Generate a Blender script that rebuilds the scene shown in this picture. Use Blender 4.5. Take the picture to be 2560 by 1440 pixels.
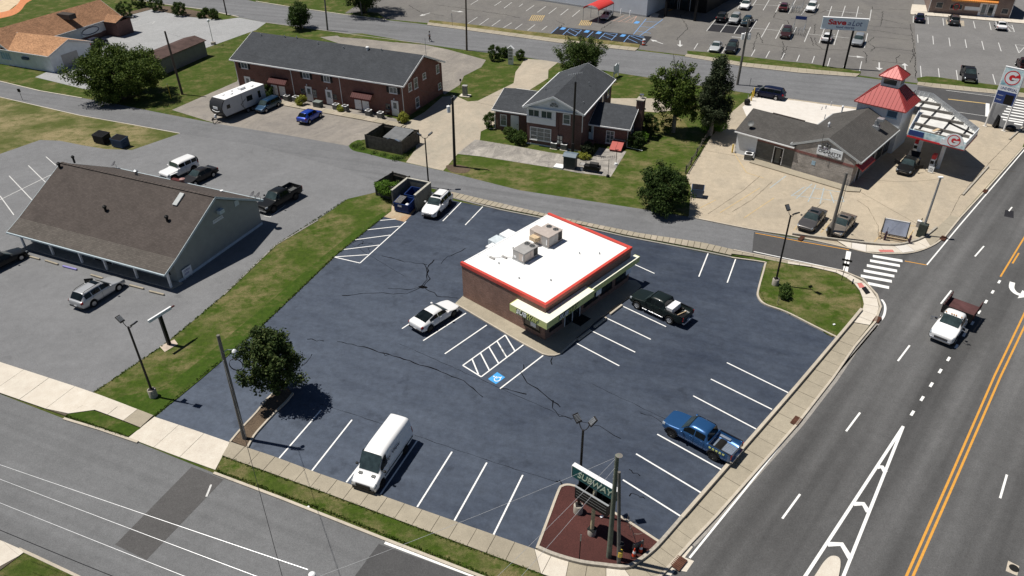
import bpy, bmesh, math, random
import numpy as np
from mathutils import Vector, Matrix
random.seed(7); RNG = np.random.default_rng(11)
sc = bpy.context.scene
for o in list(bpy.data.objects): bpy.data.objects.remove(o)
COL = sc.collection
R = math.radians
# ---------------------------------------------------------------- camera
CAM_H, PITCH, ROLL, FPX = 40.4, R(34.25), R(-0.6), 1880.0
_c, _s = math.cos(ROLL), math.sin(ROLL)
_up0 = Vector((0, math.sin(PITCH), math.cos(PITCH))); FWD = Vector((0, math.cos(PITCH), -math.sin(PITCH)))
_X = Vector((1, 0, 0)); RIGHT = _X * _c + _up0 * _s; UP = _up0 * _c - _X * _s
cam = bpy.data.cameras.new('camera'); camo = bpy.data.objects.new('camera', cam); COL.objects.link(camo)
camo.matrix_world = Matrix(((RIGHT.x, UP.x, -FWD.x, 0), (RIGHT.y, UP.y, -FWD.y, 0), (RIGHT.z, UP.z, -FWD.z, CAM_H), (0, 0, 0, 1)))
cam.sensor_width = 36; cam.sensor_fit = 'HORIZONTAL'; cam.lens = FPX / 2560 * 36
cam.clip_start = .5; cam.clip_end = 3000
sc.camera = camo
# ---------------------------------------------------------------- sky and sun
SUN_EL, SHADOW_AZ = R(66), R(-15.5)          # direction in which shadows fall, from +x
world = bpy.data.worlds.new('World'); sc.world = world; world.use_nodes = True
nt = world.node_tree; nt.nodes.clear()
wo = nt.nodes.new('ShaderNodeOutputWorld'); bg = nt.nodes.new('ShaderNodeBackground'); sky = nt.nodes.new('ShaderNodeTexSky')
sky.sky_type = 'NISHITA'; sky.sun_disc = False; sky.sun_elevation = SUN_EL; sky.sun_rotation = math.pi / 2 - (SHADOW_AZ + math.pi)
sky.air_density = .65; sky.dust_density = .15; sky.ozone_density = 1.2
nt.links.new(sky.outputs[0], bg.inputs[0]); bg.inputs[1].default_value = 0.05
nt.links.new(bg.outputs[0], wo.inputs[0])
sd = bpy.data.lights.new('sun', 'SUN'); sd.energy = 5.0; sd.angle = R(.5); sd.color = (1, .95, .87)
so = bpy.data.objects.new('sun', sd); COL.objects.link(so); so.location = (-20, 40, 90)
ld = Vector((math.cos(SUN_EL) * math.cos(SHADOW_AZ), math.cos(SUN_EL) * math.sin(SHADOW_AZ), -math.sin(SUN_EL)))
so.rotation_euler = ld.to_track_quat('-Z', 'Y').to_euler()
vs = sc.view_settings; vs.view_transform = 'Standard'; vs.look = 'None'; vs.exposure = 0.06; vs.gamma = 1.0; vs.use_curve_mapping = False

# ---------------------------------------------------------------- survey: where a point of the photo stands in the place
def ray(px, py):
    return RIGHT * ((px - 1280) / FPX) + UP * (-(py - 720) / FPX) + FWD
def P(px, py, z=0.0):
    d = ray(px, py); t = (z - CAM_H) / d.z
    return Vector((d.x * t, d.y * t, z))
def hgt(base, top):
    g = P(*base); d = ray(*top); k = (d.x * g.x + d.y * g.y) / (d.x * d.x + d.y * d.y)
    return CAM_H + d.z * k
class Frame:
    """x along a front wall, y towards its back, origin at a ground corner"""
    def __init__(s, o, d):
        s.o = Vector((o.x, o.y, 0)); s.a = math.atan2(d.y, d.x); c, n = math.cos(s.a), math.sin(s.a)
        s.x = Vector((c, n, 0)); s.y = Vector((-n, c, 0))
    def w(s, u, v, z=0): return s.o + s.x * u + s.y * v + Vector((0, 0, z))
    def l(s, p): q = p - s.o; return (q.dot(s.x), q.dot(s.y))
    def z(s, px, py, z=0): return s.l(P(px, py, z))
    def v(s, px, py, v=0):
        d = ray(px, py); c = Vector((0, 0, CAM_H)); t = (v - (c - s.o).dot(s.y)) / d.dot(s.y); p = c + d * t
        return ((p - s.o).dot(s.x), p.z)
    def u(s, px, py, u=0):
        d = ray(px, py); c = Vector((0, 0, CAM_H)); t = (u - (c - s.o).dot(s.x)) / d.dot(s.x); p = c + d * t
        return ((p - s.o).dot(s.y), p.z)
    def rv(s, x0, y0, x1, y1, v=0):
        a, b = s.v(x0, y0, v), s.v(x1, y1, v); return (a[0], b[0], b[1], a[1])
    def ru(s, x0, y0, x1, y1, u=0):
        a, b = s.u(x0, y0, u), s.u(x1, y1, u); return (a[0], b[0], b[1], a[1])

# ---------------------------------------------------------------- materials
MATS = {}
def newmat(name):
    m = bpy.data.materials.new(name); m.use_nodes = True; t = m.node_tree; t.nodes.clear()
    o = t.nodes.new('ShaderNodeOutputMaterial'); b = t.nodes.new('ShaderNodeBsdfPrincipled'); t.links.new(b.outputs[0], o.inputs[0])
    return m, t, b
def N(t, typ, **k):
    n = t.nodes.new(typ)
    for a, v in k.items():
        if a.startswith('i_'): n.inputs[a[2:].replace('_', ' ')].default_value = v
        else: setattr(n, a, v)
    return n
def noise(t, vec, scale, detail=4, rough=.6, dist=0):
    n = N(t, 'ShaderNodeTexNoise'); n.inputs['Scale'].default_value = scale; n.inputs['Detail'].default_value = detail
    n.inputs['Roughness'].default_value = rough; n.inputs['Distortion'].default_value = dist
    t.links.new(vec, n.inputs['Vector']); return n.outputs['Fac']
def ramp(t, fac, stops):
    r = N(t, 'ShaderNodeValToRGB'); e = r.color_ramp.elements
    e[0].position, e[0].color = stops[0][0], (*stops[0][1], 1) if len(stops[0][1]) == 3 else stops[0][1]
    e[1].position, e[1].color = stops[-1][0], (*stops[-1][1], 1)
    for p, c in stops[1:-1]:
        q = e.new(p); q.color = (*c, 1)
    t.links.new(fac, r.inputs[0]); return r.outputs[0]
def mix(t, fac, a, b, mode='MIX'):
    m = N(t, 'ShaderNodeMix', data_type='RGBA', blend_type=mode)
    for sock, v in ((m.inputs[0], fac), (m.inputs[6], a), (m.inputs[7], b)):
        if isinstance(v, (int, float)): sock.default_value = v
        elif isinstance(v, tuple): sock.default_value = (*v, 1)
        else: t.links.new(v, sock)
    return m.outputs[2]
def coords(t, kind='Object', scale=None, rot=None):
    """rot turns the axes first, then each axis is multiplied by scale"""
    c = N(t, 'ShaderNodeTexCoord').outputs[kind]
    if scale or rot:
        m = N(t, 'ShaderNodeMapping', vector_type='TEXTURE'); t.links.new(c, m.inputs[0]); scale = tuple(1 / x for x in scale) if scale else None
        if scale: m.inputs['Scale'].default_value = scale
        if rot: m.inputs['Rotation'].default_value = rot
        c = m.outputs[0]
    return c
def bump(t, b, fac, strength=.3, dist=.02):
    n = N(t, 'ShaderNodeBump'); n.inputs['Strength'].default_value = strength; n.inputs['Distance'].default_value = dist
    t.links.new(fac, n.inputs['Height']); t.links.new(n.outputs[0], b.inputs['Normal'])
def g3(v): return (v, v, v)
def mat(name, c, rough=.6, metal=0, var=.12, scale=3, fine=40, bmp=0, spec=.5, coat=0, c2=None):
    """a plain painted / moulded surface with grain and slight wear"""
    if name in MATS: return MATS[name]
    m, t, b = newmat(name); v = coords(t)
    n = noise(t, v, scale, 5); f = noise(t, v, fine, 3)
    lo = tuple(x * (1 - var) for x in c); hi = tuple(min(1, x * (1 + var)) for x in (c2 or c))
    col = ramp(t, n, [(.3, lo), (.7, hi)])
    col = mix(t, var * .8, col, ramp(t, f, [(.35, g3(.35)), (.65, g3(.65))]), 'OVERLAY')
    t.links.new(col, b.inputs['Base Color']); b.inputs['Roughness'].default_value = rough; b.inputs['Metallic'].default_value = metal
    b.inputs['Specular IOR Level'].default_value = min(spec, .2) if max(c) < .13 and not metal else spec
    if coat: b.inputs['Coat Weight'].default_value = coat; b.inputs['Coat Roughness'].default_value = .06
    if bmp: bump(t, b, f, bmp, .01)
    MATS[name] = m; return m
def asphalt(name, c, blot=.22, streak=None, speck=.16, c2=None, bl_scale=.18, patchc=None, pscale=.5, stain=.35):
    m, t, b = newmat(name); v = coords(t)
    big = noise(t, v, bl_scale, 6, .62, .4); med = noise(t, v, 1.3, 6, .7); fine = noise(t, v, 26, 2); vf = noise(t, v, 9, 3, .7)
    col = ramp(t, big, [(.3, tuple(x * (1 - blot) for x in c)), (.5, c), (.72, c2 or tuple(x * (1 + blot) for x in c))])
    if patchc:
        pn = noise(t, coords(t, scale=(1, .55, 1), rot=(0, 0, R(-22))), pscale, 7, .74, 1.2)
        col = mix(t, ramp(t, pn, [(.38, g3(0)), (.66, g3(1))]), col, patchc)
    col = mix(t, .35, col, ramp(t, med, [(.3, g3(.36)), (.7, g3(.64))]), 'OVERLAY')
    col = mix(t, .55, col, ramp(t, vf, [(.3, g3(.5 - speck * .6)), (.7, g3(.5 + speck * .6))]), 'OVERLAY')
    col = mix(t, .8, col, ramp(t, fine, [(.3, g3(.5 - speck)), (.7, g3(.5 + speck))]), 'OVERLAY')
    if streak:
        sv = coords(t, rot=(0, 0, R(streak[0])), scale=(.02, streak[1], 1)); sn = noise(t, sv, 1, 3, .5)
        col = mix(t, streak[2], col, ramp(t, sn, [(.3, g3(.22)), (.7, g3(.78))]), 'OVERLAY')
    sp = noise(t, v, .9, 2, .4)
    col = mix(t, ramp(t, sp, [(.66, g3(0)), (.8, g3(stain))]), col, tuple(x * .55 for x in c))
    t.links.new(col, b.inputs['Base Color']); b.inputs['Roughness'].default_value = .88; b.inputs['Specular IOR Level'].default_value = .3
    bump(t, b, fine, .35, .01); MATS[name] = m; return m
def grass_mat(name, dark=(.032, .056, .008), lite=(.068, .103, .014), dry=(.185, .150, .070), dryness=.5, scale=.35):
    m, t, b = newmat(name); v = coords(t)
    a = noise(t, v, scale, 6, .65, .1); c = noise(t, v, 2.2, 6, .75); f = noise(t, v, 22, 3, .7); e = noise(t, coords(t, scale=(1, 1.4, 1)), .40, 9, .80, .1)
    col = ramp(t, c, [(.28, dark), (.52, tuple((x + y) / 2 for x, y in zip(dark, lite))), (.75, lite)])
    d1 = ramp(t, e, [(.55 - .16 * dryness, g3(0)), (.72 - .16 * dryness, g3(1))])
    d2 = ramp(t, a, [(.40, g3(.12)), (.56, g3(1))])
    d3 = ramp(t, f, [(.35, g3(.5)), (.6, g3(1))])
    k = mix(t, 1.0, mix(t, 1.0, d1, d2, 'MULTIPLY'), d3, 'MULTIPLY')
    col = mix(t, k, col, dry)
    col = mix(t, .7, col, ramp(t, f, [(.3, g3(.3)), (.7, g3(.7))]), 'OVERLAY')
    t.links.new(col, b.inputs['Base Color']); b.inputs['Roughness'].default_value = .95; b.inputs['Specular IOR Level'].default_value = .15
    bump(t, b, f, .9, .06); MATS[name] = m; return m
def brick_mat(name, c1, c2, mortar, w=.21, h=.072, ms=.012, bias=0, off=.5, bmp=.5):
    m, t, b = newmat(name); co = N(t, 'ShaderNodeTexCoord'); sp = N(t, 'ShaderNodeSeparateXYZ'); t.links.new(co.outputs['Object'], sp.inputs[0])
    ad = N(t, 'ShaderNodeMath', operation='ADD'); t.links.new(sp.outputs[0], ad.inputs[0]); t.links.new(sp.outputs[1], ad.inputs[1])
    cb = N(t, 'ShaderNodeCombineXYZ'); t.links.new(ad.outputs[0], cb.inputs[0]); t.links.new(sp.outputs[2], cb.inputs[1])
    k = N(t, 'ShaderNodeTexBrick'); k.offset = off; t.links.new(cb.outputs[0], k.inputs['Vector'])
    k.inputs['Color1'].default_value = (*c1, 1); k.inputs['Color2'].default_value = (*c2, 1); k.inputs['Mortar'].default_value = (*mortar, 1)
    k.inputs['Scale'].default_value = 1; k.inputs['Mortar Size'].default_value = ms; k.inputs['Brick Width'].default_value = w; k.inputs['Row Height'].default_value = h; k.inputs['Bias'].default_value = bias
    n = noise(t, co.outputs['Object'], .8, 5); f = noise(t, co.outputs['Object'], 14, 3)
    col = mix(t, .5, k.outputs['Color'], ramp(t, n, [(.3, g3(.33)), (.7, g3(.67))]), 'OVERLAY')
    col = mix(t, .5, col, ramp(t, f, [(.3, g3(.3)), (.7, g3(.7))]), 'OVERLAY')
    t.links.new(col, b.inputs['Base Color']); b.inputs['Roughness'].default_value = .85; b.inputs['Specular IOR Level'].default_value = .25
    inv = N(t, 'ShaderNodeMath', operation='SUBTRACT'); inv.inputs[0].default_value = 1; t.links.new(k.outputs['Fac'], inv.inputs[1])
    bump(t, b, inv.outputs[0], bmp, .012); MATS[name] = m; return m
def shingle_mat(name, c, var=.25):
    """asphalt shingle: fine granules, tab rows and weathering"""
    m, t, b = newmat(name); co = N(t, 'ShaderNodeTexCoord'); sp = N(t, 'ShaderNodeSeparateXYZ'); t.links.new(co.outputs['Object'], sp.inputs[0])
    ad = N(t, 'ShaderNodeMath', operation='ADD'); t.links.new(sp.outputs[0], ad.inputs[0]); t.links.new(sp.outputs[1], ad.inputs[1])
    cb = N(t, 'ShaderNodeCombineXYZ'); t.links.new(ad.outputs[0], cb.inputs[0]); t.links.new(sp.outputs[2], cb.inputs[1])
    k = N(t, 'ShaderNodeTexBrick'); t.links.new(cb.outputs[0], k.inputs['Vector'])
    k.inputs['Color1'].default_value = (*[x * (1 - var) for x in c], 1); k.inputs['Color2'].default_value = (*[x * (1 + var) for x in c], 1)
    k.inputs['Mortar'].default_value = (*[x * .75 for x in c], 1); k.inputs['Mortar Size'].default_value = .008; k.inputs['Brick Width'].default_value = .33; k.inputs['Row Height'].default_value = .075; k.inputs['Scale'].default_value = 1
    v = co.outputs['Object']; n = noise(t, v, .35, 6, .65); f = noise(t, v, 20, 3, .8); st = noise(t, coords(t, scale=(.8, .8, .15)), .9, 4)
    col = mix(t, .4, k.outputs['Color'], ramp(t, n, [(.3, g3(.38)), (.7, g3(.62))]), 'OVERLAY')
    col = mix(t, .35, col, ramp(t, st, [(.3, g3(.36)), (.7, g3(.62))]), 'OVERLAY')
    col = mix(t, .8, col, ramp(t, f, [(.3, g3(.3)), (.7, g3(.7))]), 'OVERLAY')
    t.links.new(col, b.inputs['Base Color']); b.inputs['Roughness'].default_value = .95; b.inputs['Specular IOR Level'].default_value = .2
    bump(t, b, f, .5, .02); MATS[name] = m; return m
def siding_mat(name, c, pitch=.15):
    m, t, b = newmat(name); v = coords(t); w = N(t, 'ShaderNodeTexWave', wave_type='BANDS', bands_direction='Z', wave_profile='SAW'); t.links.new(v, w.inputs[0]); w.inputs['Scale'].default_value = 1 / pitch / 6.2832 * 2 * math.pi / 2
    n = noise(t, v, 1.2, 5); col = ramp(t, n, [(.3, tuple(x * .9 for x in c)), (.7, tuple(x * 1.06 for x in c))])
    t.links.new(col, b.inputs['Base Color']); b.inputs['Roughness'].default_value = .6; bump(t, b, w.outputs['Fac'], .4, .02); MATS[name] = m; return m
def leaf_mat(name, c, c2, tip=None):
    m, t, b = newmat(name); g = N(t, 'ShaderNodeNewGeometry'); v = coords(t)
    n = noise(t, v, .55, 3); col = ramp(t, g.outputs['Random Per Island'], [(0, c), (.7, c2), (1, tip or c2)])
    col = mix(t, .5, col, ramp(t, n, [(.3, g3(.34)), (.7, g3(.66))]), 'OVERLAY')
    t.links.new(col, b.inputs['Base Color']); b.inputs['Roughness'].default_value = .7; b.inputs['Specular IOR Level'].default_value = .2
    tr = N(t, 'ShaderNodeBsdfTranslucent'); t.links.new(col, tr.inputs[0]); ms = N(t, 'ShaderNodeMixShader'); ms.inputs[0].default_value = .2
    t.links.new(b.outputs[0], ms.inputs[1]); t.links.new(tr.outputs[0], ms.inputs[2])
    o = [x for x in t.nodes if x.type == 'OUTPUT_MATERIAL'][0]; t.links.new(ms.outputs[0], o.inputs[0]); MATS[name] = m; return m
def paint(name, c, metal=0.0, rough=.32):
    key = 'car_paint_' + name
    if key in MATS: return MATS[key]
    m, t, b = newmat(key); v = coords(t); n = noise(t, v, 60, 2)
    d = noise(t, v, 2.5, 5); col = mix(t, .15, tuple(c), ramp(t, d, [(.3, g3(.4)), (.7, g3(.6))]), 'OVERLAY')
    t.links.new(col, b.inputs['Base Color']); b.inputs['Metallic'].default_value = metal; b.inputs['Roughness'].default_value = rough
    dk = max(c) < .05; b.inputs['Coat Weight'].default_value = .12 if dk else .7; b.inputs['Specular IOR Level'].default_value = .18 if dk else .5; b.inputs['Coat Roughness'].default_value = .05; MATS[key] = m; return m
def glass_mat(name, c, rough=.06):
    m, t, b = newmat(name); v = coords(t); n = noise(t, v, 1.7, 3); t.links.new(ramp(t, n, [(.3, tuple(x * .6 for x in c)), (.7, tuple(x * 1.5 for x in c))]), b.inputs['Base Color'])
    b.inputs['Roughness'].default_value = rough; b.inputs['Specular IOR Level'].default_value = .7 if name != 'car_glass' else .28; MATS[name] = m; return m
def sealcoat(name, c, lite, pale_at):
    """blue black sealer: squeegee streaks, fine mottling, paler grey towards one point"""
    m, t, b = newmat(name); v = coords(t); sv = coords(t, scale=(.35, 1.3, 1), rot=(0, 0, R(160)))
    a = noise(t, v, .10, 8, .62, .15); s2 = noise(t, sv, .55, 8, .7, .1); md = noise(t, v, 1.6, 8, .75); f = noise(t, v, 26, 2)
    k = ramp(t, a, [(.36, g3(0)), (.66, g3(1))]); k2 = ramp(t, s2, [(.36, g3(0)), (.68, g3(.8))])
    w = N(t, 'ShaderNodeVectorMath', operation='DISTANCE'); t.links.new(v, w.inputs[0]); w.inputs[1].default_value = pale_at
    wr = N(t, 'ShaderNodeMapRange'); t.links.new(w.outputs['Value'], wr.inputs[0]); wr.inputs[1].default_value = 4; wr.inputs[2].default_value = 38; wr.inputs[3].default_value = .9; wr.inputs[4].default_value = 0  # colour grows paler with nearness to the given point
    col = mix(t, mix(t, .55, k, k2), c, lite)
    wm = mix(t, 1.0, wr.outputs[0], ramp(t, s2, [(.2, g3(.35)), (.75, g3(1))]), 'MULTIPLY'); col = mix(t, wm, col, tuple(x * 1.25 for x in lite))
    col = mix(t, .55, col, ramp(t, md, [(.3, g3(.28)), (.7, g3(.72))]), 'OVERLAY'); col = mix(t, .7, col, ramp(t, f, [(.3, g3(.40)), (.7, g3(.60))]), 'OVERLAY')
    sp = noise(t, v, .42, 5, .6); col = mix(t, ramp(t, sp, [(.60, g3(0)), (.72, g3(.55))]), col, tuple(x * .6 for x in c))
    t.links.new(col, b.inputs['Base Color']); b.inputs['Roughness'].default_value = .8; b.inputs['Specular IOR Level'].default_value = .35; bump(t, b, f, .3, .01); MATS[name] = m; return m
M = {}
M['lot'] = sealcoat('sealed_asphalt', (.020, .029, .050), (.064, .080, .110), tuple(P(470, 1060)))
M['street'] = asphalt('worn_asphalt', (.138, .141, .146), .10, streak=(157, 1.0, .22))
M['street2'] = asphalt('side_street_asphalt', (.150, .153, .160), .09, streak=(161, .9, .22))
M['hwy'] = asphalt('highway_asphalt', (.092, .092, .093), .09, streak=(49.5, .42, .8), stain=.12)
M['fresh'] = asphalt('fresh_asphalt', (.070, .070, .072), .10, stain=.15)
M['black'] = asphalt('black_sealer', (.018, .018, .022), .2)
M['patch'] = asphalt('patch_asphalt', (.082, .080, .080), .10)
M['greylot'] = asphalt('grey_lot_asphalt', (.168, .171, .178), .10, stain=.4)
M['palelot'] = asphalt('pale_lot_asphalt', (.30, .305, .31), .08, stain=.3)
M['marketlot'] = asphalt('market_lot_asphalt', (.135, .129, .124), .14, patchc=(.17, .162, .15), pscale=.12)
M['marketlot2'] = asphalt('smooth_lot_asphalt', (.168, .165, .163), .10)
M['gravel'] = asphalt('gravelly_asphalt', (.27, .245, .215), .16, patchc=(.19, .175, .16), pscale=.2)
M['drive'] = asphalt('concrete_drive', (.40, .345, .272), .12, patchc=(.32, .29, .235), pscale=.2, speck=.1)
M['weather'] = asphalt('weathered_concrete', (.36, .335, .30), .2, patchc=(.17, .16, .15), pscale=.55)
M['tanlot'] = asphalt('tan_concrete', (.43, .365, .275), .12, patchc=(.34, .295, .23), pscale=.16, speck=.1)
M['whitecon'] = asphalt('new_concrete', (.62, .585, .54), .06, speck=.06, stain=.15)
M['walk'] = asphalt('walk_concrete', (.325, .288, .222), .12, speck=.1, stain=.15)
M['walk2'] = asphalt('pale_walk_concrete', (.58, .53, .455), .08, speck=.08, stain=.2)
M['kerb'] = asphalt('kerb_concrete', (.46, .41, .335), .12, speck=.1)
M['kerbdark'] = asphalt('gutter_concrete', (.27, .255, .235), .14)
M['joint'] = mat('joint_dirt', (.10, .085, .065), .95)
M['rust'] = asphalt('rust_stained_concrete', (.42, .345, .24), .12, patchc=(.35, .19, .095), pscale=.30)
M['mulch'] = asphalt('red_mulch', (.062, .021, .018), .25, speck=.3)
M['mulchbrown'] = asphalt('brown_mulch', (.10, .072, .048), .3, speck=.35)
M['grass'] = grass_mat('grass', dryness=.6)
M['lush'] = grass_mat('lush_grass', (.028, .056, .006), (.062, .108, .012), dryness=.25)
M['strip'] = grass_mat('patchy_grass', (.030, .056, .006), (.068, .110, .012), (.21, .17, .085), dryness=.8, scale=.22)
M['drygrass'] = grass_mat('dry_grass', (.06, .07, .015), (.12, .125, .03), (.26, .205, .105), dryness=1.1, scale=.2)
M['white'] = mat('road_paint_white', (.80, .80, .78), .6, var=.07, scale=6)
M['oldwhite'] = mat('worn_paint_white', (.55, .55, .54), .7, var=.2, scale=5)
M['yellow'] = mat('road_paint_yellow', (.62, .30, .045), .6, var=.12, scale=5)
M['oldyellow'] = mat('worn_paint_yellow', (.52, .37, .15), .7, var=.2, scale=5)
M['blue'] = mat('handicap_blue', (.05, .33, .72), .6, var=.08)
M['fadeyellow'] = mat('faded_paint_yellow', (.50, .37, .19), .8, var=.15)
M['fadeblue'] = mat('faded_paint_blue', (.35, .40, .42), .8, var=.2)
M['leftlawn'] = grass_mat('bleached_grass', (.045, .066, .012), (.095, .115, .025), (.30, .24, .135), dryness=1.15, scale=.10)
M['oldblue'] = mat('worn_paint_blue', (.30, .44, .55), .7, var=.2)
M['pinkmark'] = mat('tactile_red', (.52, .17, .15), .7, var=.15)
M['crack'] = mat('crack_sealer', (.003, .003, .004), .9, var=.2, spec=.1)
def smear_mat(name, c, thr, amt):
    """thin uneven film of spilt paint or oil: the street shows through it"""
    m, t, b = newmat(name); v = coords(t, scale=(1, .5, 1), rot=(0, 0, R(50))); n = noise(t, v, .9, 8, .7); f = noise(t, coords(t), 14, 3); b.inputs['Base Color'].default_value = (*c, 1); b.inputs['Roughness'].default_value = .8
    k = mix(t, 1.0, ramp(t, n, [(thr, g3(0)), (thr + .25, g3(amt))]), ramp(t, f, [(.3, g3(.5)), (.6, g3(1))]), 'MULTIPLY'); gd = N(t, 'ShaderNodeVectorMath', operation='DISTANCE'); t.links.new(N(t, 'ShaderNodeTexCoord').outputs['Generated'], gd.inputs[0]); gd.inputs[1].default_value = (.5, .5, 0); k = mix(t, 1.0, k, ramp(t, gd.outputs['Value'], [(.12, g3(1)), (.46, g3(0))]), 'MULTIPLY'); tr = N(t, 'ShaderNodeBsdfTransparent'); ms = N(t, 'ShaderNodeMixShader'); t.links.new(k, ms.inputs[0]); t.links.new(tr.outputs[0], ms.inputs[1]); t.links.new(b.outputs[0], ms.inputs[2])
    o = [x for x in t.nodes if x.type == 'OUTPUT_MATERIAL'][0]; t.links.new(ms.outputs[0], o.inputs[0]); MATS[name] = m; return m
M['smear'] = smear_mat('spilt_paint', (.50, .52, .55), .38, .6); M['darksmear'] = smear_mat('oil_stain', (.05, .045, .045), .40, .28); M['drip'] = smear_mat('engine_drip', (.010, .010, .012), .34, .85)
M['wt'] = mat('white_trim', (.78, .79, .80), .5, var=.05)
M['wall_w'] = mat('pale_stucco', (.62, .65, .68), .8, var=.08, bmp=.2)
M['glass'] = glass_mat('dark_glass', (.018, .028, .034))
M['screen'] = glass_mat('windscreen_glass', (.030, .045, .046), .04)
M['carglass'] = glass_mat('car_glass', (.006, .009, .010), .03)
M['glassgrey'] = glass_mat('grey_glass', (.11, .13, .14), .15)
M['rubber'] = mat('tyre_rubber', (.014, .014, .014), .85, var=.2)
M['rim'] = mat('wheel_alloy', (.42, .43, .45), .35, .8, var=.1)
M['rimdark'] = mat('black_wheel', (.02, .02, .022), .4, .3, var=.2)
M['plast'] = mat('black_plastic', (.016, .016, .018), .5, var=.2)
M['chrome'] = mat('chrome', (.62, .63, .65), .18, .9, var=.05)
M['lens'] = mat('headlamp_lens', (.30, .33, .36), .12, var=.08)
M['red_lens'] = mat('tail_lamp_lens', (.32, .012, .012), .15, var=.1)
M['pole'] = mat('dark_bronze_metal', (.022, .020, .020), .45, .4, var=.2)
M['galv'] = mat('galvanised_steel', (.38, .40, .42), .45, .6, var=.12)
M['wood'] = mat('pole_timber', (.105, .085, .070), .9, var=.3, scale=2, bmp=.4)
M['woodgrey'] = mat('grey_timber', (.155, .145, .132), .9, var=.25, scale=2, bmp=.4)
M['woodgreen'] = mat('greenish_timber', (.135, .150, .115), .9, var=.25, scale=2, bmp=.4)
M['fence'] = mat('weathered_boards', (.085, .078, .068), .9, var=.35, scale=2, bmp=.4)
M['redmetal'] = mat('red_roof_metal', (.33, .047, .044), .45, .1, var=.08)
M['redcap'] = mat('red_roof_edge', (.58, .065, .045), .45, var=.06)
M['membrane'] = mat('white_roof_membrane', (.80, .80, .79), .6, var=.02, scale=1)
M['limefascia'] = mat('lime_fascia', (.60, .645, .25), .5, var=.04)
M['cream'] = mat('cream_panel', (.80, .80, .66), .55, var=.04)
M['hvac'] = mat('beige_cabinet', (.46, .40, .36), .5, .1, var=.1)
M['hvac2'] = mat('grey_cabinet', (.36, .35, .34), .5, .1, var=.1)
M['acgrey'] = mat('condenser_grey', (.13, .135, .135), .6, .3, var=.15)
M['dumpblue'] = mat('dumpster_blue', (.008, .028, .125), .5, var=.3)
M['blackp'] = mat('black_paint', (.012, .012, .013), .5, var=.2)
M['tin'] = mat('dark_bin', (.010, .011, .014), .55, var=.25)
M['bluebin'] = mat('steel_blue_bin', (.045, .085, .16), .5, .1, var=.2)
M['conc'] = mat('cast_concrete', (.36, .33, .28), .9, var=.2, scale=5, bmp=.3)
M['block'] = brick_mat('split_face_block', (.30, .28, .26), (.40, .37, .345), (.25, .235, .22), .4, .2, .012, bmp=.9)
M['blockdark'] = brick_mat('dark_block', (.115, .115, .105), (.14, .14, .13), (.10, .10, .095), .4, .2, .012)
M['brickband'] = brick_mat('maroon_brick', (.17, .055, .050), (.24, .085, .075), (.20, .15, .14), .21, .075)
M['brick'] = brick_mat('red_brick', (.150, .048, .036), (.225, .080, .060), (.175, .135, .115))
M['bricksub'] = brick_mat('brown_brick', (.17, .082, .062), (.28, .150, .115), (.24, .19, .16))
M['brickhouse'] = brick_mat('dark_red_brick', (.115, .048, .042), (.17, .078, .066), (.15, .12, .11))
M['bricktan'] = brick_mat('taupe_brick', (.20, .135, .110), (.27, .19, .16), (.24, .20, .18))
M['shg'] = shingle_mat('charcoal_shingle', (.056, .061, .069), .12)
M['shb'] = shingle_mat('brown_shingle', (.083, .070, .064), .12)
M['shb2'] = shingle_mat('light_brown_shingle', (.108, .096, .086), .14)
M['sht'] = shingle_mat('tan_shingle', (.30, .165, .095))
M['sht2'] = shingle_mat('bright_tan_shingle', (.39, .215, .118))
M['shd'] = shingle_mat('grey_shingle', (.082, .078, .074), .12)
M['shm'] = shingle_mat('maroon_shingle', (.16, .055, .075))
M['sidegrey'] = siding_mat('grey_green_siding', (.27, .295, .29))
M['sidewhite'] = siding_mat('white_siding', (.72, .75, .78))
M['teal'] = mat('sign_teal', (.012, .085, .090), .5, var=.1)
M['navy'] = mat('sign_navy', (.018, .045, .19), .5, var=.1)
M['signwhite'] = mat('sign_white', (.72, .76, .80), .4, var=.03)
M['signred'] = mat('sign_red', (.55, .02, .03), .45, var=.05)
M['signyellow'] = mat('sign_lime', (.62, .66, .22), .45, var=.05)
M['letterwhite'] = mat('letter_white', (.80, .82, .80), .45, var=.03)
M['skyblue'] = mat('sign_sky', (.22, .52, .68), .45, var=.35, scale=1.2, c2=(.62, .74, .80))
M['orange'] = mat('orange_awning', (.70, .22, .03), .6, var=.08)
M['orangelite'] = mat('cone_orange', (.62, .06, .02), .5, var=.06)
M['maroon'] = mat('maroon_awning', (.075, .017, .016), .6, var=.15)
M['bulkhead'] = mat('red_cellar_door', (.40, .07, .055), .6, var=.1)
M['red'] = mat('red_fabric', (.55, .035, .03), .6, var=.08)
M['lumber'] = mat('pale_lumber', (.55, .42, .27), .8, var=.15)
M['ystake'] = mat('yellow_pole_paint', (.62, .43, .05), .5, var=.1)
M['bark'] = mat('bark', (.075, .058, .045), .95, var=.35, scale=4, bmp=.6)
M['barkgrey'] = mat('grey_bark', (.20, .18, .16), .95, var=.3, scale=4, bmp=.6)
M['leaf_oak'] = leaf_mat('oak_leaf', (.030, .058, .009), (.080, .122, .018), (.145, .18, .04))
M['leaf_dark'] = leaf_mat('dark_leaf', (.016, .034, .008), (.042, .075, .014), (.08, .115, .03))
M['leaf_mag'] = leaf_mat('magnolia_leaf', (.018, .036, .009), (.055, .085, .020), (.12, .14, .05))
M['leaf_shrub'] = leaf_mat('shrub_leaf', (.020, .046, .009), (.055, .095, .017), (.09, .13, .03))
M['leaf_yew'] = leaf_mat('evergreen_needle', (.018, .030, .014), (.044, .062, .026), (.085, .095, .05))
M['leaf_light'] = leaf_mat('light_leaf', (.055, .12, .012), (.13, .24, .03))
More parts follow.
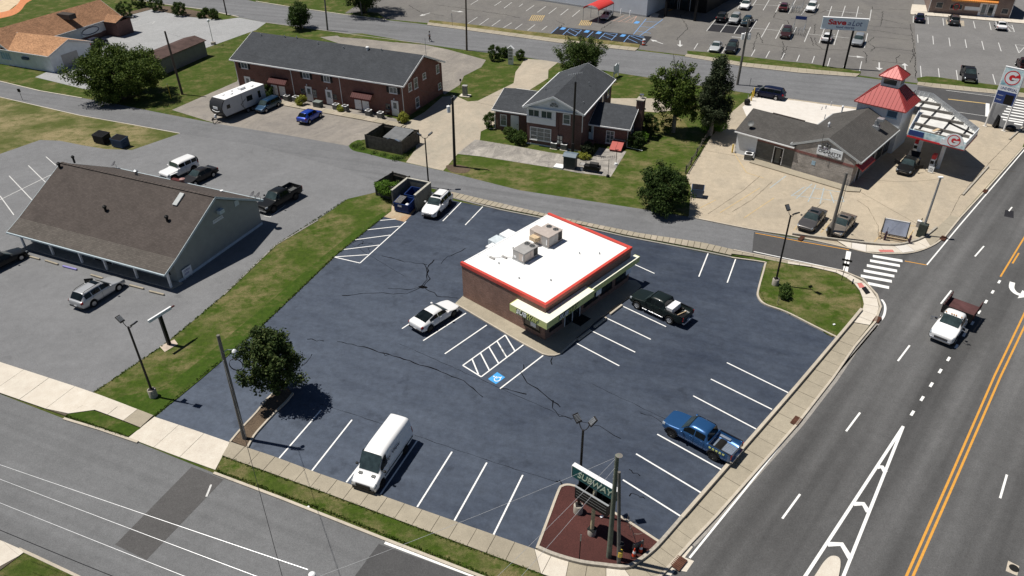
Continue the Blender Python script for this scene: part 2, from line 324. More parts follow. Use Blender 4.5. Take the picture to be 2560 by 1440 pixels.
M['leaf_lime'] = leaf_mat('lime_leaf', (.16, .19, .02), (.33, .34, .06))
M['leaf_pine'] = leaf_mat('pine_needle', (.030, .058, .012), (.075, .12, .025), (.12, .14, .05))

# ---------------------------------------------------------------- mesh helpers
class MB:
    def __init__(s): s.v = []; s.f = []; s.mi = []; s.m = 0
    def add(s, vs, fs):
        k = len(s.v); s.v += [tuple(x) for x in vs]; s.f += [tuple(i + k for i in f) for f in fs]; s.mi += [s.m] * len(fs); return s
    def box(s, x0, x1, y0, y1, z0, z1):
        return s.add([(x0, y0, z0), (x1, y0, z0), (x1, y1, z0), (x0, y1, z0), (x0, y0, z1), (x1, y0, z1), (x1, y1, z1), (x0, y1, z1)],
                     [(3, 2, 1, 0), (4, 5, 6, 7), (0, 1, 5, 4), (1, 2, 6, 5), (2, 3, 7, 6), (3, 0, 4, 7)])
    def cbox(s, c, sz, rot=None):
        x, y, z = (q / 2 for q in sz); c = Vector(c)
        vs = [Vector(p) for p in ((-x, -y, -z), (x, -y, -z), (x, y, -z), (-x, y, -z), (-x, -y, z), (x, -y, z), (x, y, z), (-x, y, z))]
        if rot is not None: vs = [rot @ p for p in vs]
        return s.add([p + c for p in vs], [(3, 2, 1, 0), (4, 5, 6, 7), (0, 1, 5, 4), (1, 2, 6, 5), (2, 3, 7, 6), (3, 0, 4, 7)])
    def bar(s, a, b, w, h=None):
        a, b = Vector(a), Vector(b); d = b - a; q = d.to_track_quat('X', 'Z').to_matrix()
        return s.cbox((a + b) / 2, (d.length, w, h or w), q)
    def prism(s, pts, z0, z1):
        n = len(pts)
        ar = sum(pts[i][0] * pts[(i + 1) % n][1] - pts[(i + 1) % n][0] * pts[i][1] for i in range(n))
        if ar < 0: pts = pts[::-1]
        return s.add([(p[0], p[1], z0) for p in pts] + [(p[0], p[1], z1) for p in pts],
                     [tuple(range(n))[::-1], tuple(range(n, 2 * n))] + [(i, (i + 1) % n, n + (i + 1) % n, n + i) for i in range(n)])
    def extr(s, prof, axis, a0, a1):
        """prof: polygon in (other horizontal axis, z), drawn out along axis"""
        n = len(prof)
        vs = [((a, p, z) if axis == 'x' else (p, a, z)) for a in (a0, a1) for p, z in prof]
        fs = [tuple(range(n)), tuple(range(n, 2 * n))[::-1]] + [(i + n, (i + 1) % n + n, (i + 1) % n, i) for i in range(n)]
        ar = sum(prof[i][0] * prof[(i + 1) % n][1] - prof[(i + 1) % n][0] * prof[i][1] for i in range(n))
        if (ar > 0) == (axis == 'x'): fs = [f[::-1] for f in fs]
        return s.add(vs, fs)
    def tube(s, pts, r, n=8, cap=True):
        pts = [Vector(p) for p in pts]; rs = r if isinstance(r, (list, tuple)) else [r] * len(pts); vs = []; fs = []
        for i, p in enumerate(pts):
            d = (pts[min(i + 1, len(pts) - 1)] - pts[max(i - 1, 0)]).normalized()
            a = d.cross(Vector((0, 0, 1))) if abs(d.z) < .95 else d.cross(Vector((1, 0, 0)))
            a.normalize(); b = d.cross(a)
            for k in range(n):
                t = 2 * math.pi * k / n; vs.append(p + (a * math.cos(t) + b * math.sin(t)) * rs[i])
        for i in range(len(pts) - 1):
            for k in range(n):
                k2 = (k + 1) % n; fs.append((i * n + k, i * n + k2, (i + 1) * n + k2, (i + 1) * n + k))
        if cap: fs += [tuple(range(n))[::-1], tuple(range(len(vs) - n, len(vs)))]
        return s.add(vs, fs)
    def lathe(s, prof, c=(0, 0, 0), n=16, axis='z'):
        vs = []; fs = []
        for r, z in prof:
            for k in range(n):
                t = 2 * math.pi * k / n; x, y = r * math.cos(t), r * math.sin(t)
                vs.append((c[0] + x, c[1] + y, c[2] + z) if axis == 'z' else (c[0] + x, c[1] + z, c[2] + y))
        for i in range(len(prof) - 1):
            for k in range(n):
                k2 = (k + 1) % n; q = (i * n + k, i * n + k2, (i + 1) * n + k2, (i + 1) * n + k)
                fs.append(q if axis == 'z' else q[::-1])
        fs.append(tuple(range(n))[::-1] if axis == 'z' else tuple(range(n))); e = tuple(range(len(vs) - n, len(vs))); fs.append(e if axis == 'z' else e[::-1])
        return s.add(vs, fs)
    def quad(s, a, b, c, d): return s.add([a, b, c, d], [(0, 1, 2, 3)])
    def build(s, name, m, parent=None, smooth=None, bevel=0):
        me = bpy.data.meshes.new(name); me.from_pydata(s.v, [], s.f); me.update()
        for x in (m if isinstance(m, (list, tuple)) else [m]): me.materials.append(x)
        if any(s.mi): me.polygons.foreach_set('material_index', s.mi)
        if smooth is not None:
            me.polygons.foreach_set('use_smooth', [True] * len(me.polygons)); me.set_sharp_from_angle(angle=R(smooth))
        o = bpy.data.objects.new(name, me); COL.objects.link(o)
        if parent: o.parent = parent
        if bevel:
            b = o.modifiers.new('bevel', 'BEVEL'); b.width = bevel; b.segments = 2; b.limit_method = 'ANGLE'
        return o
def share(o, name, parent, loc=(0, 0, 0), rz=0):
    c = bpy.data.objects.new(name, o.data); COL.objects.link(c); c.parent = parent; c.location = loc; c.rotation_euler = (0, 0, rz); return c
def tag(o, label=None, cat=None, group=None, kind=None):
    for k, v in (('label', label), ('category', cat), ('group', group), ('kind', kind)):
        if v: o[k] = v
    return o
def thing(name, label, cat, loc=(0, 0, 0), rz=0, group=None):
    o = bpy.data.objects.new(name, None); COL.objects.link(o); o.location = loc; o.rotation_euler = (0, 0, rz); o.empty_display_size = .3
    return tag(o, label, cat, group)
def fthing(name, label, cat, fr, group=None): return thing(name, label, cat, fr.o, fr.a, group)
def struct(o): o['kind'] = 'structure'; return o
def copy_tree(o, parent=None):
    c = o.copy(); COL.objects.link(c)
    if parent: c.parent = parent
    for ch in list(o.children): copy_tree(ch, c)
    return c
def smooth_px(pts, n=6, closed=False):
    out = []; k = len(pts)
    for i in range(k if closed else k - 1):
        p0, p1, p2, p3 = (pts[(i - 1) % k] if closed or i > 0 else pts[0]), pts[i], pts[(i + 1) % k], (pts[(i + 2) % k] if closed or i + 2 < k else pts[-1])
        for j in range(n):
            t = j / n
            out.append(tuple(.5 * (2 * b + (c - a) * t + (2 * a - 5 * b + 4 * c - d) * t * t + (3 * b - a - 3 * c + d) * t ** 3) for a, b, c, d in zip(p0, p1, p2, p3)))
    if not closed: out.append(pts[-1])
    return out
def W2(pts): return [(P(*p).x, P(*p).y) for p in pts]
def sheet(name, pts, z, m, parent=None):
    mb = MB(); w = W2(pts); n = len(w)
    ar = sum(w[i][0] * w[(i + 1) % n][1] - w[(i + 1) % n][0] * w[i][1] for i in range(n))
    if ar < 0: w = w[::-1]
    mb.add([(x, y, z) for x, y in w], [tuple(range(n))])
    o = mb.build(name, m, parent)
    return o if parent else struct(o)
def slabp(name, pts, z0, z1, m, parent=None):
    o = MB().prism(W2(pts), z0, z1).build(name, m, parent); return o if parent else struct(o)
def ribbon(mb, w, width, z, h=0):
    """flat (or h thick) strip along world points w"""
    n = len(w); L = []
    for i in range(n):
        a, b = w[max(i - 1, 0)], w[min(i + 1, n - 1)]; dx, dy = b[0] - a[0], b[1] - a[1]; l = math.hypot(dx, dy) or 1
        k = width / 2 if not isinstance(width, list) else width[i] / 2
        L.append(((w[i][0] - dy / l * k, w[i][1] + dx / l * k), (w[i][0] + dy / l * k, w[i][1] - dx / l * k)))
    vs = []; fs = []
    for a, b in L: vs += [(a[0], a[1], z), (b[0], b[1], z)]
    if h:
        for a, b in L: vs += [(a[0], a[1], z + h), (b[0], b[1], z + h)]
        k = 2 * n
        for i in range(n - 1):
            a, b, c, d = 2 * i, 2 * i + 1, 2 * i + 3, 2 * i + 2
            fs += [(a + k, b + k, c + k, d + k), (d, c, b, a), (b, c, c + k, b + k), (d, a, a + k, d + k)]
        fs += [(0, 1, 1 + k, k), (2 * n - 1, 2 * n - 2, 2 * n - 2 + k, 2 * n - 1 + k)]
    else:
        for i in range(n - 1): fs.append((2 * i, 2 * i + 1, 2 * i + 3, 2 * i + 2))
    mb.add(vs, fs)
_lk = [0]
def line(parent, a, b, w, z, m, name='painted_line'):
    _lk[0] += 1; mb = MB(); ribbon(mb, W2([a, b]), w, z + .0004 * (_lk[0] % 9)); return mb.build(name, m, parent)
def lines(parent, segs, w, z, m, name='painted_line'):
    return [line(parent, (s[0], s[1]), (s[2], s[3]), w, z, m, name) for s in segs]
def kerb(name, pts, width=.16, h=.14, m=None, z=0, parent=None):
    mb = MB(); ribbon(mb, W2(pts), width, z, h); o = mb.build(name, m or M['kerb'], parent); return o if parent else struct(o)
def near(L, p):
    best = None
    for (x0, y0), (x1, y1) in zip(L, L[1:]):
        dx, dy = x1 - x0, y1 - y0; k = max(0, min(1, ((p[0] - x0) * dx + (p[1] - y0) * dy) / (dx * dx + dy * dy or 1))); q = (x0 + dx * k, y0 + dy * k); d = (q[0] - p[0]) ** 2 + (q[1] - p[1]) ** 2
        if best is None or d < best[0]: best = (d, q)
    return best[1]
def slabs(parent, A, B, n, z0, z1, m, name='slab', gap=.018):
    """paving slabs between two world polylines A and B, n of them"""
    def samp(L):
        d = [0]
        for i in range(1, len(L)): d.append(d[-1] + math.hypot(L[i][0] - L[i - 1][0], L[i][1] - L[i - 1][1]))
        def f(t):
            s = t * d[-1]
            for i in range(1, len(L)):
                if s <= d[i] + 1e-9:
                    k = (s - d[i - 1]) / (d[i] - d[i - 1] or 1); return (L[i - 1][0] + (L[i][0] - L[i - 1][0]) * k, L[i - 1][1] + (L[i][1] - L[i - 1][1]) * k)
            return L[-1]
        return f, d[-1]
    fa, la = samp(A); fb, lb = samp(B); e = gap / max(la, lb); ms = m if isinstance(m, list) else [m]
    for i in range(n):
        t0, t1 = i / n + e, (i + 1) / n - e; dz = random.uniform(-.004, .006)
        b0 = fb(t0) if i == 0 else near(B, fa(t0)); b1 = fb(t1) if i == n - 1 else near(B, fa(t1)); MB().prism([fa(t0), fa(t1), b1, b0], z0, z1 + dz).build(name, random.choice(ms), parent)
def text(parent, s, o, dv, uv, height, m, width=None, shear=0, offset=0, ext=.012, name='lettering', space=1.0):
    c = bpy.data.curves.new('t', 'FONT'); c.body = s; c.size = 1; c.shear = shear; c.offset = offset; c.extrude = 0; c.space_character = space; c.resolution_u = 3
    ob = bpy.data.objects.new('t', c); COL.objects.link(ob); dg = bpy.context.evaluated_depsgraph_get()
    me = bpy.data.meshes.new_from_object(ob.evaluated_get(dg)); bpy.data.objects.remove(ob)
    vs = [v.co.copy() for v in me.vertices]; fs = [tuple(p.vertices) for p in me.polygons]; bpy.data.meshes.remove(me)
    x0, x1 = min(v.x for v in vs), max(v.x for v in vs); y0, y1 = min(v.y for v in vs), max(v.y for v in vs)
    ky = height / (y1 - y0); kx = (width / (x1 - x0)) if width else ky
    o, dv, uv = Vector(o), Vector(dv).normalized(), Vector(uv).normalized(); nn = dv.cross(uv)
    mb = MB(); mb.add([o + dv * ((v.x - x0) * kx) + uv * ((v.y - y0) * ky) + nn * ext for v in vs], fs)
    # short sides so that the letters stand off the panel
    cnt = {}
    for f in fs:
        for i in range(len(f)):
            e = (f[i], f[(i + 1) % len(f)]); cnt[e] = cnt.get(e, 0) + 1
    ed = [e for e in cnt if (e[1], e[0]) not in cnt]; k = len(mb.v)
    mb.v += [tuple(Vector(q) - nn * ext * .9) for q in mb.v[:k]]
    for a, b in ed: mb.f.append((b, a, a + k, b + k)); mb.mi.append(0)
    return mb.build(name, m, parent)
# ================================================================ GROUND, ROADS, LOTS
def big_ground():
    mb = MB(); S = 900; mb.add([(-S, -60, 0), (S, -60, 0), (S, 1500, 0), (-S, 1500, 0)], [(0, 1, 2, 3)])
    struct(mb.build('ground', M['grass']))
big_ground()
Z1, Z2, Z3, ZM, ZN = .010, .014, .018, .023, .028
# streets
front = sheet('street', [(-300, 870), (0, 985), (160, 1047), (345, 1106), (535, 1183), (960, 1348), (1200, 1441), (1330, 1490), (1560, 1520), (1300, 1900), (-200, 1750), (-200, 1500), (190, 1442), (48, 1372), (0, 1350), (-300, 1250)], Z1, M['street'])
side = sheet('side_street', [(-60, 192), (0, 203), (100, 227), (205, 245), (300, 262), (430, 288), (540, 309), (700, 335), (870, 365), (905, 381), (1010, 406), (1110, 428), (1300, 476), (1600, 522), (1725, 543), (1885, 577), (2112, 618), (2240, 650), (2140, 695), (2107, 679), (1968, 654), (1833, 628), (1600, 590), (1400, 548), (1240, 512), (1125, 482), (1075, 470), (940, 455), (870, 425), (640, 362), (450, 334), (200, 289), (0, 243), (-60, 230)], Z2, M['street2'])
hwy = sheet('highway', [(1440, 1700), (1560, 1500), (1650, 1440), (1725, 1358), (1993, 1060), (2135, 868), (2187, 806), (2201, 768), (2191, 738), (2156, 700), (2112, 678), (2114, 620), (2180, 635), (2250, 636), (2292, 631), (2335, 615), (2362, 595), (2400, 545), (2460, 480), (2560, 368), (2570, 330), (2500, 318), (2480, 290), (2500, 235), (2560, 240), (2600, 120), (2700, 0), (3200, 0), (4200, 700), (4000, 1400), (3000, 2000), (1500, 2000)], Z3 - .002, M['hwy'])
back = sheet('back_street', [(150, -40), (250, -16), (358, 3), (514, 25), (597, 43), (665, 57), (820, 78), (1060, 110), (1185, 128), (1300, 141), (1550, 183), (1640, 197), (1890, 236), (2000, 250), (2150, 270), (2300, 288), (2440, 300), (2500, 318), (2490, 290), (2500, 234), (2400, 224), (2294, 212), (2145, 192), (1880, 168), (1715, 141), (1590, 126), (1400, 106), (1160, 74), (1070, 62), (965, 50), (860, 37), (720, 17), (640, 5), (560, -14), (400, -40)], Z1, M['street2'])
# lots
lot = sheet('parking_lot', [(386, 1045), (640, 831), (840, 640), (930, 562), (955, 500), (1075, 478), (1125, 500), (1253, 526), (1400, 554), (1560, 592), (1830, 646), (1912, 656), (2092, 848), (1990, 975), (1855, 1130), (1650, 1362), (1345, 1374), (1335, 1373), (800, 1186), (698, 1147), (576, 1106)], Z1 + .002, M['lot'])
glot = sheet('grey_parking_lot', [(-220, 540), (-60, 420), (0, 385), (100, 350), (150, 352), (205, 363), (265, 373), (330, 375), (450, 334), (640, 362), (870, 425), (945, 455), (952, 478), (870, 497), (800, 545), (690, 612), (560, 737), (440, 838), (395, 872), (232, 982), (0, 908), (-220, 840)], Z1 - .002, M['greylot'])
plot = sheet('pale_parking_lot', [(300, 40), (378, 22), (470, 42), (555, 50), (597, 44), (665, 57), (640, 75), (515, 120), (420, 152), (330, 190), (245, 218), (216, 224), (88, 193), (150, 165), (230, 120), (240, 90), (295, 60)], Z1 + .004, M['palelot'])
tlot = sheet('gravel_lot', [(602, 182), (592, 204), (430, 275), (540, 309), (700, 335), (870, 365), (905, 350), (990, 335), (1003, 316), (1000, 300), (640, 200)], Z1 + .006, M['gravel'])
blot = sheet('rear_gravel_lot', [(800, 93), (880, 86), (1000, 107), (1060, 112), (1120, 124), (1215, 150), (1203, 168), (1160, 190), (1150, 212), (1112, 236), (1000, 160)], Z1 + .004, M['gravel'])
drv = sheet('driveway', [(1000, 316), (1062, 280), (1106, 242), (1140, 240), (1170, 254), (1195, 252), (1235, 232), (1284, 208), (1289, 180), (1313, 147), (1355, 150), (1395, 156), (1371, 175), (1370, 196), (1340, 215), (1300, 240), (1260, 300), (1225, 318), (1202, 329), (1200, 350), (1145, 384), (1108, 427), (1015, 406), (1040, 372), (1040, 345), (985, 335)], Z1 + .008, M['drive'])
pat = sheet('patio', [(1188, 349), (1286, 365), (1372, 381), (1437, 391), (1480, 396), (1498, 369), (1566, 379), (1527, 442), (1443, 432), (1394, 422), (1200, 391), (1143, 385)], Z1 + .012, M['weather'])
sheet('rear_drive', [(1490, 236), (1521, 246), (1660, 246), (1720, 270), (1643, 281), (1600, 278), (1510, 272)], Z1 + .004, M['drive'])
gas = sheet('forecourt', [(1882, 236), (1960, 245), (2150, 270), (2300, 289), (2440, 301), (2500, 318), (2570, 332), (2556, 368), (2500, 430), (2450, 485), (2400, 540), (2362, 586), (2340, 574), (2310, 594), (2275, 607), (2235, 614), (2180, 630), (2112, 618), (1985, 592), (1885, 574), (1722, 541), (1728, 470), (1715, 440), (1776, 345), (1832, 278)], Z1 + .006, M['tanlot'])
sheet('concrete_apron', [(1884, 240), (2000, 253), (2150, 275), (2160, 340), (1990, 330), (1870, 300), (1856, 268), (1878, 250)], Z1 + .011, M['whitecon'])
mlot = sheet('market_lot', [(862, 33), (940, -20), (1050, -60), (2295, -60), (2285, 40), (2290, 120), (2293, 208), (2145, 188), (1880, 162), (1715, 138), (1600, 124), (1400, 100), (1074, 58), (965, 48)], Z1 - .003, M['marketlot'])
mlot2 = sheet('store_lot', [(2293, 208), (2290, 120), (2285, 40), (2283, -60), (2900, -60), (2800, 100), (2600, 240), (2500, 233), (2400, 220)], Z1 - .001, M['marketlot2'])
# patches in the paving
sheet('asphalt_patch', [(479, 1167), (559, 1199), (366, 1400), (288, 1362)], Z3, M['patch'], front)
sheet('asphalt_patch', [(947, 1360), (1200, 1450), (1330, 1500), (1500, 1600), (1200, 1600), (880, 1450)], Z3 - .003, M['fresh'], front)
sheet('asphalt_patch', [(1885, 580), (2112, 621), (2190, 640), (2140, 692), (2107, 677), (1968, 652), (1880, 634)], Z3 - .001, M['fresh'], side)
sheet('asphalt_patch', [(2295, 216), (2500, 240), (2490, 290), (2500, 316), (2400, 296), (2290, 282), (2288, 240)], Z3 - .004, M['fresh'], back)
sheet('asphalt_patch', [(1767.5, 77), (1790, 47), (1896, 48.5), (1871, 88)], Z2, M['black'], mlot)
sheet('asphalt_patch', [(1377, 84), (1396, 66.5), (1630, 92), (1612, 114), (1576, 110)], Z2, M['black'], mlot)
sheet('asphalt_patch', [(2513, 525), (2534, 528), (2534, 546), (2510, 541)], Z3 + .002, M['black'], hwy)
sheet('concrete_pad', [(955, 541), (982, 512), (1045, 520), (1012, 555)], Z1 + .008, M['rust'], lot)
sheet('concrete_pad', [(2366, 61), (2364, 49), (2410, 52), (2411, 66)], Z2, M['drive'], mlot2)
for p in ([(2520, 1402), (2548, 1416), (2543, 1440), (2514, 1428)],): sheet('manhole_pad', p, ZM - .002, M['kerb'], hwy)
MB().lathe([(.28, 0), (.28, .004)], (*P(2535, 1421)[:2], ZM), 20).build('manhole_cover', M['rubber'], hwy)
if True:
    sheet('drain_pad', [(1660, 1440), (1726, 1362), (1732, 1368), (1712, 1394), (1735, 1403), (1716, 1430), (1690, 1425), (1672, 1445)], ZM, M['walk2'], hwy)
for c, w in (((1696, 1410), .9), ((1990, 1055), .75), ((2192, 801), .7), ((2357, 598), .7), ((2462, 480), .6), ((2003, 598), .6)):
    g = P(*c); d = P(2088, 940) - P(1724, 1395); a = math.atan2(d.y, d.x); rt = Matrix.Rotation(a, 3, 'Z'); mb = MB()
    for k in range(7): mb.cbox(Vector((g.x, g.y, .16)) + rt @ Vector(((k - 3) * .13, 0, 0)), (.06, w * .7, .03), rt)
    mb.cbox(Vector((g.x, g.y, .14)), (1.0, w * .75, .01), rt)
    tag(mb.build('storm_drain', mat('rusty_grate', (.10, .045, .03), .8, var=.3)), 'rusty storm drain grate set in the kerb beside ' + {1696: 'the red mulch corner', 1990: 'the blue pickup', 2192: 'the grass corner island', 2357: 'the forecourt corner', 2462: 'the forecourt entrance', 2003: 'the red banner posts'}[c[0]], 'storm drain', 'storm drains along the kerbs')
# ---------------------------------------------------------------- painted lines of the main lot
Lw = .115
lines(lot, [(698, 1146, 803, 1025), (780, 1177, 880, 1050), (866, 1206, 966, 1076), (951, 1237, 1043, 1102), (1043, 1268, 1130, 1130), (1136, 1302, 1217, 1157), (1234, 1337, 1307, 1188),
            (1703, 1292, 1557, 1200), (1752, 1232, 1590, 1135), (1804, 1175, 1643, 1086), (1847, 1122, 1690, 1040), (1890, 1073, 1733, 990), (1930, 1024, 1777, 948), (1970, 982, 1817, 907),
            (1548, 915, 1440, 858), (1588, 881, 1478, 827), (1627, 849, 1517, 796), (1665, 817, 1557, 766),
            (1005, 822, 1046, 795), (1058, 852, 1165, 783), (1112, 885, 1217, 813), (1107, 553, 1153, 506), (1163, 563, 1207, 517),
            (1583, 660, 1636, 684), (1747, 692, 1770, 634), (1818, 707, 1839, 648), (1358, 889, 1250, 972),
            (1157, 914, 1263, 838), (1309, 862, 1203, 942.5), (1157, 914, 1203, 942.5), (1263, 838, 1287, 877.5), (1242.5, 853, 1266, 892.5), (1222.5, 868, 1246, 908), (1201, 882.5, 1223, 925.6), (1180.6, 899, 1196, 936),
            (834.7, 642.8, 900, 658), (900, 658, 1015, 554), (939, 552.5, 989, 548), (912.5, 575.5, 998.6, 566), (886.7, 600, 975.5, 588), (854.7, 624.7, 948.6, 613), (834.7, 642.8, 920.8, 637)], Lw, ZM, M['white'])
def wheelchair(parent, quad, z, m_bg, m_fg):
    sheet('blue_square', quad, z, m_bg, parent)
    a, b, c, d = [P(*q) for q in quad]                                   # top corner, right, bottom, left
    def pt(u, v): q = d + (c - d) * u + (a - d) * v; return (q.x, q.y)
    mb = MB(); s = (b - a).length
    ribbon(mb, [pt(.50, .74), pt(.50, .48), pt(.66, .48), pt(.78, .24), pt(.88, .28)], .07 * s, z + .004)
    ribbon(mb, [pt(.46 + .25 * math.cos(R(t)), .36 + .25 * math.sin(R(t))) for t in range(105, 375, 15)], .065 * s, z + .006)
    ribbon(mb, [pt(.50, .62), pt(.66, .62)], .06 * s, z + .005)
    hx, hy = pt(.50, .84); mb.add([(hx, hy, z + .007)] + [(hx + .065 * s * math.cos(t * .5236), hy + .065 * s * math.sin(t * .5236), z + .007) for t in range(12)], [(0, k + 1, (k + 1) % 12 + 1) for k in range(12)])
    mb.build('wheelchair_symbol', m_fg, parent)
wheelchair(lot, [(1220, 948), (1243, 930.6), (1263, 943.7), (1240, 960.6)], ZM, M['blue'], M['white'])
def crack(parent, pts, w, z, jit=.12, m='crack'):
    W = W2(pts); out = []
    for i in range(len(W) - 1):
        (x0, y0), (x1, y1) = W[i], W[i + 1]; n = max(2, int(math.hypot(x1 - x0, y1 - y0) / .5))
        for k in range(n): t = k / n; out.append((x0 + (x1 - x0) * t + random.uniform(-jit, jit), y0 + (y1 - y0) * t + random.uniform(-jit, jit)))
    out.append(W[-1]); mb = MB(); ribbon(mb, out, [w * random.uniform(.35, 1.35) for _ in out], z); mb.build('crack', M[m], parent)
def z2(pts): return [(x / 3.6 + 800, y / 3.6 + 340) for x, y in pts]
for p, w in ((z2([(560, 1075), (770, 1130), (960, 1160)]), .07), (z2([(1035, 1115), (980, 1160), (970, 1240), (985, 1290), (930, 1360)]), .10), (z2([(940, 1150), (960, 1230), (955, 1300), (920, 1350)]), .08), (z2([(1320, 1010), (1230, 1060), (1150, 1090), (1090, 1150)]), .06), (z2([(900, 1370), (780, 1420), (500, 1415), (200, 1436)]), .09), (z2([(620, 1370), (780, 1385), (900, 1360)]), .07), (z2([(930, 1360), (990, 1395), (1050, 1440), (1240, 1460)]), .06), (z2([(905, 1345), (935, 1365), (965, 1362)]), .35),
             (z2([(300, 960), (350, 940), (385, 945), (380, 975)]), .06), (z2([(330, 985), (420, 960), (475, 965)]), .06), (z2([(445, 1040), (440, 1015), (455, 1010)]), .05),
             ([(845, 853), (960, 882), (1090, 925), (1158, 954), (1207, 993)], .085), ([(958, 880), (963, 888), (972, 887)], .09), ([(770, 847), (790, 852), (810, 853)], .08), ([(781, 884), (757, 914)], .05),
             ([(1310, 912), (1304, 930), (1320, 955), (1368, 990), (1398, 1012), (1400, 1018)], .08), ([(1381, 1002), (1384, 1018), (1400, 1040), (1425, 1045)], .08), ([(1425, 1045), (1450, 1053), (1500, 1065), (1552, 1097)], .06), ([(1250, 973), (1280, 976), (1316, 986)], .08),
             ([(1600, 1034), (1625, 1038), (1655, 1060), (1676, 1067)], .055), ([(1572, 1175), (1582, 1180), (1600, 1190)], .07), ([(1575, 1238), (1583, 1235), (1600, 1243), (1612, 1247)], .08), ([(1380, 892), (1380, 912)], .08), ([(1392, 1204), (1402, 1203), (1408, 1216)], .07)):
    crack(lot, p, w, ZM + .003)
for p in ([(800, 1010), (945, 1056), (1045, 1091), (1200, 1145), (1395, 1206)], [(860, 600), (1010, 690)], [(1000, 860), (1430, 1050)], [(1480, 960), (1720, 1075)]): crack(lot, p, .03, Z3, .04)
rs = random.Random(4)
def drips(parent, spots, z, r0=.5, r1=1.1):
    for x, y in spots:
        c = P(x, y); r = rs.uniform(r0, r1); n = 14; pts = [r * rs.uniform(.65, 1.15) for _ in range(n)]; mb = MB(); mb.add([(c.x + pts[k] * math.cos(k * 6.2832 / n), c.y + pts[k] * math.sin(k * 6.2832 / n), z) for k in range(n)], [tuple(range(n))]); mb.build('oil_stain', M['drip'], parent)
drips(lot, [(1100, 800), (1150, 830), (1185, 845), (1250, 880), (1290, 905), (1330, 905), (1455, 885), (1500, 850), (1480, 900), (1545, 830), (1520, 870), (1900, 965), (1870, 1000), (1840, 1060), (1740, 1150), (1690, 1200), (1640, 1240), (1560, 1250), (750, 1110), (830, 1150), (1010, 1200), (1090, 1240), (1180, 1270), (1290, 1290), (1140, 530), (1185, 545), (1600, 800), (1210, 870)], ZM + .002)
drips(glot, [(70, 655), (115, 672), (270, 735), (335, 740), (330, 735), (375, 750), (150, 690), (560, 440), (600, 470)], Z3); drips(tlot, [(835, 305), (860, 300), (840, 315), (720, 290), (900, 320)], Z3 + .004); drips(gas, [(1990, 540), (2075, 570), (2150, 585), (2000, 575), (2245, 445), (1930, 560), (1800, 500)], ZM + .004)
drips(mlot, [(1900, 60), (1940, 55), (1915, 22), (1895, 15), (1860, 10), (1840, 20), (1925, 65), (2000, 100), (1895, 130), (1940, 135), (2030, 145)], Z2 + .003); drips(mlot2, [(2365, 130), (2385, 140), (2330, 60), (2440, 70)], Z2)
# ---------------------------------------------------------------- islands, verges, kerbs
def lawn(name, pts, m='grass', h=.07): return slabp(name, pts, -.05, h, M[m])
lawn('lawn_strip', [(958, 476), (948, 481), (868, 499), (800, 547), (690, 614), (560, 739), (440, 840), (395, 874), (233, 984), (386, 1041), (640, 829), (840, 638), (955, 546), (978, 528), (980, 500)], 'strip', .06)
sheet('green_edge', smooth_px([(386, 1040), (640, 829), (840, 638), (953, 548), (945, 540), (820, 632), (610, 810), (430, 955), (340, 985), (290, 1000), (330, 1018)], 4, True), .064, M['lush'])
kerb('kerb', [(795, 552), (690, 614), (560, 739)], .14, .10, M['kerbdark'])
lawn('lawn_verge', [(556, 1142), (800, 1230), (1100, 1343), (1352, 1437), (1390, 1470), (1240, 1448), (1000, 1353), (800, 1272), (541, 1177)], 'strip')
lawn('lawn_verge', [(165, 1042), (200, 1015), (352, 1072), (318, 1094)], 'lush')
lawn('lawn_verge', [(62, 1384), (190, 1442), (150, 1560), (-120, 1540), (0, 1430)], 'grass')
kerb('kerb', [(535, 1184), (700, 1246), (960, 1349), (1200, 1442), (1330, 1490)], .2, .12)
kerb('kerb', [(160, 1048), (250, 1075), (345, 1107)], .2, .12)
kerb('kerb', [(48, 1374), (100, 1398), (195, 1443), (300, 1500)], .18, .12)
kerb('kerb', [(-20, 201), (0, 204), (100, 228), (205, 246)], .16, .10, M['walk2'])
kerb('kerb', [(-30, 237), (0, 243), (200, 289), (330, 312), (450, 334)], .12, .05, M['walk2'])
isl = [(1913, 658), (1968, 663), (2027, 672), (2090, 686), (2127, 706), (2145, 734), (2152, 760), (2146, 782), (2093, 843), (2038, 818), (1965, 781), (1913, 762), (1895, 744), (1896, 723)]
lawn('grass_island', smooth_px(isl, 4, True), 'strip', .12)
lawn('grass_verge', [(1826, 639), (1880, 645), (1975, 660), (1968, 668), (1915, 660), (1905, 656)], 'lush', .11)
kerb('kerb', smooth_px([(1828, 646), (1907, 657), (1912, 664), (1896, 723), (1895, 744), (1913, 763), (1965, 782), (2038, 819), (2095, 847)], 4), .17, .15)
ip = smooth_px([(1345, 1372), (1370, 1300), (1398, 1228), (1406, 1219), (1418, 1216), (1432, 1218), (1446, 1225), (1515, 1273), (1569, 1307), (1646, 1358)], 4) + smooth_px([(1646, 1358), (1622, 1384), (1592, 1406), (1562, 1419), (1447, 1406), (1375, 1384), (1345, 1372)], 4)[1:]
lawn('mulch_bed', ip, 'mulch', .12)
kerb('kerb', smooth_px([(1342, 1374), (1370, 1300), (1397, 1228), (1406, 1218), (1418, 1215), (1432, 1217), (1446, 1224), (1515, 1272), (1569, 1306), (1648, 1358)], 4), .17, .16)
kerb('low_wall', smooth_px([(1345, 1375), (1385, 1392), (1447, 1410), (1505, 1418), (1562, 1423), (1592, 1410), (1622, 1388), (1650, 1361), (1703, 1300)], 4), .22, .34, M['conc'])
kerb('kerb', [(1703, 1300), (1855, 1126), (1990, 971), (2093, 849), (2130, 805), (2152, 778)], .24, .34)
pl = [(577, 1104), (608, 1068), (642, 1032), (668, 1000), (700, 975), (722, 972), (730, 985), (716, 1005), (690, 1030), (660, 1062), (636, 1090), (618, 1120)]
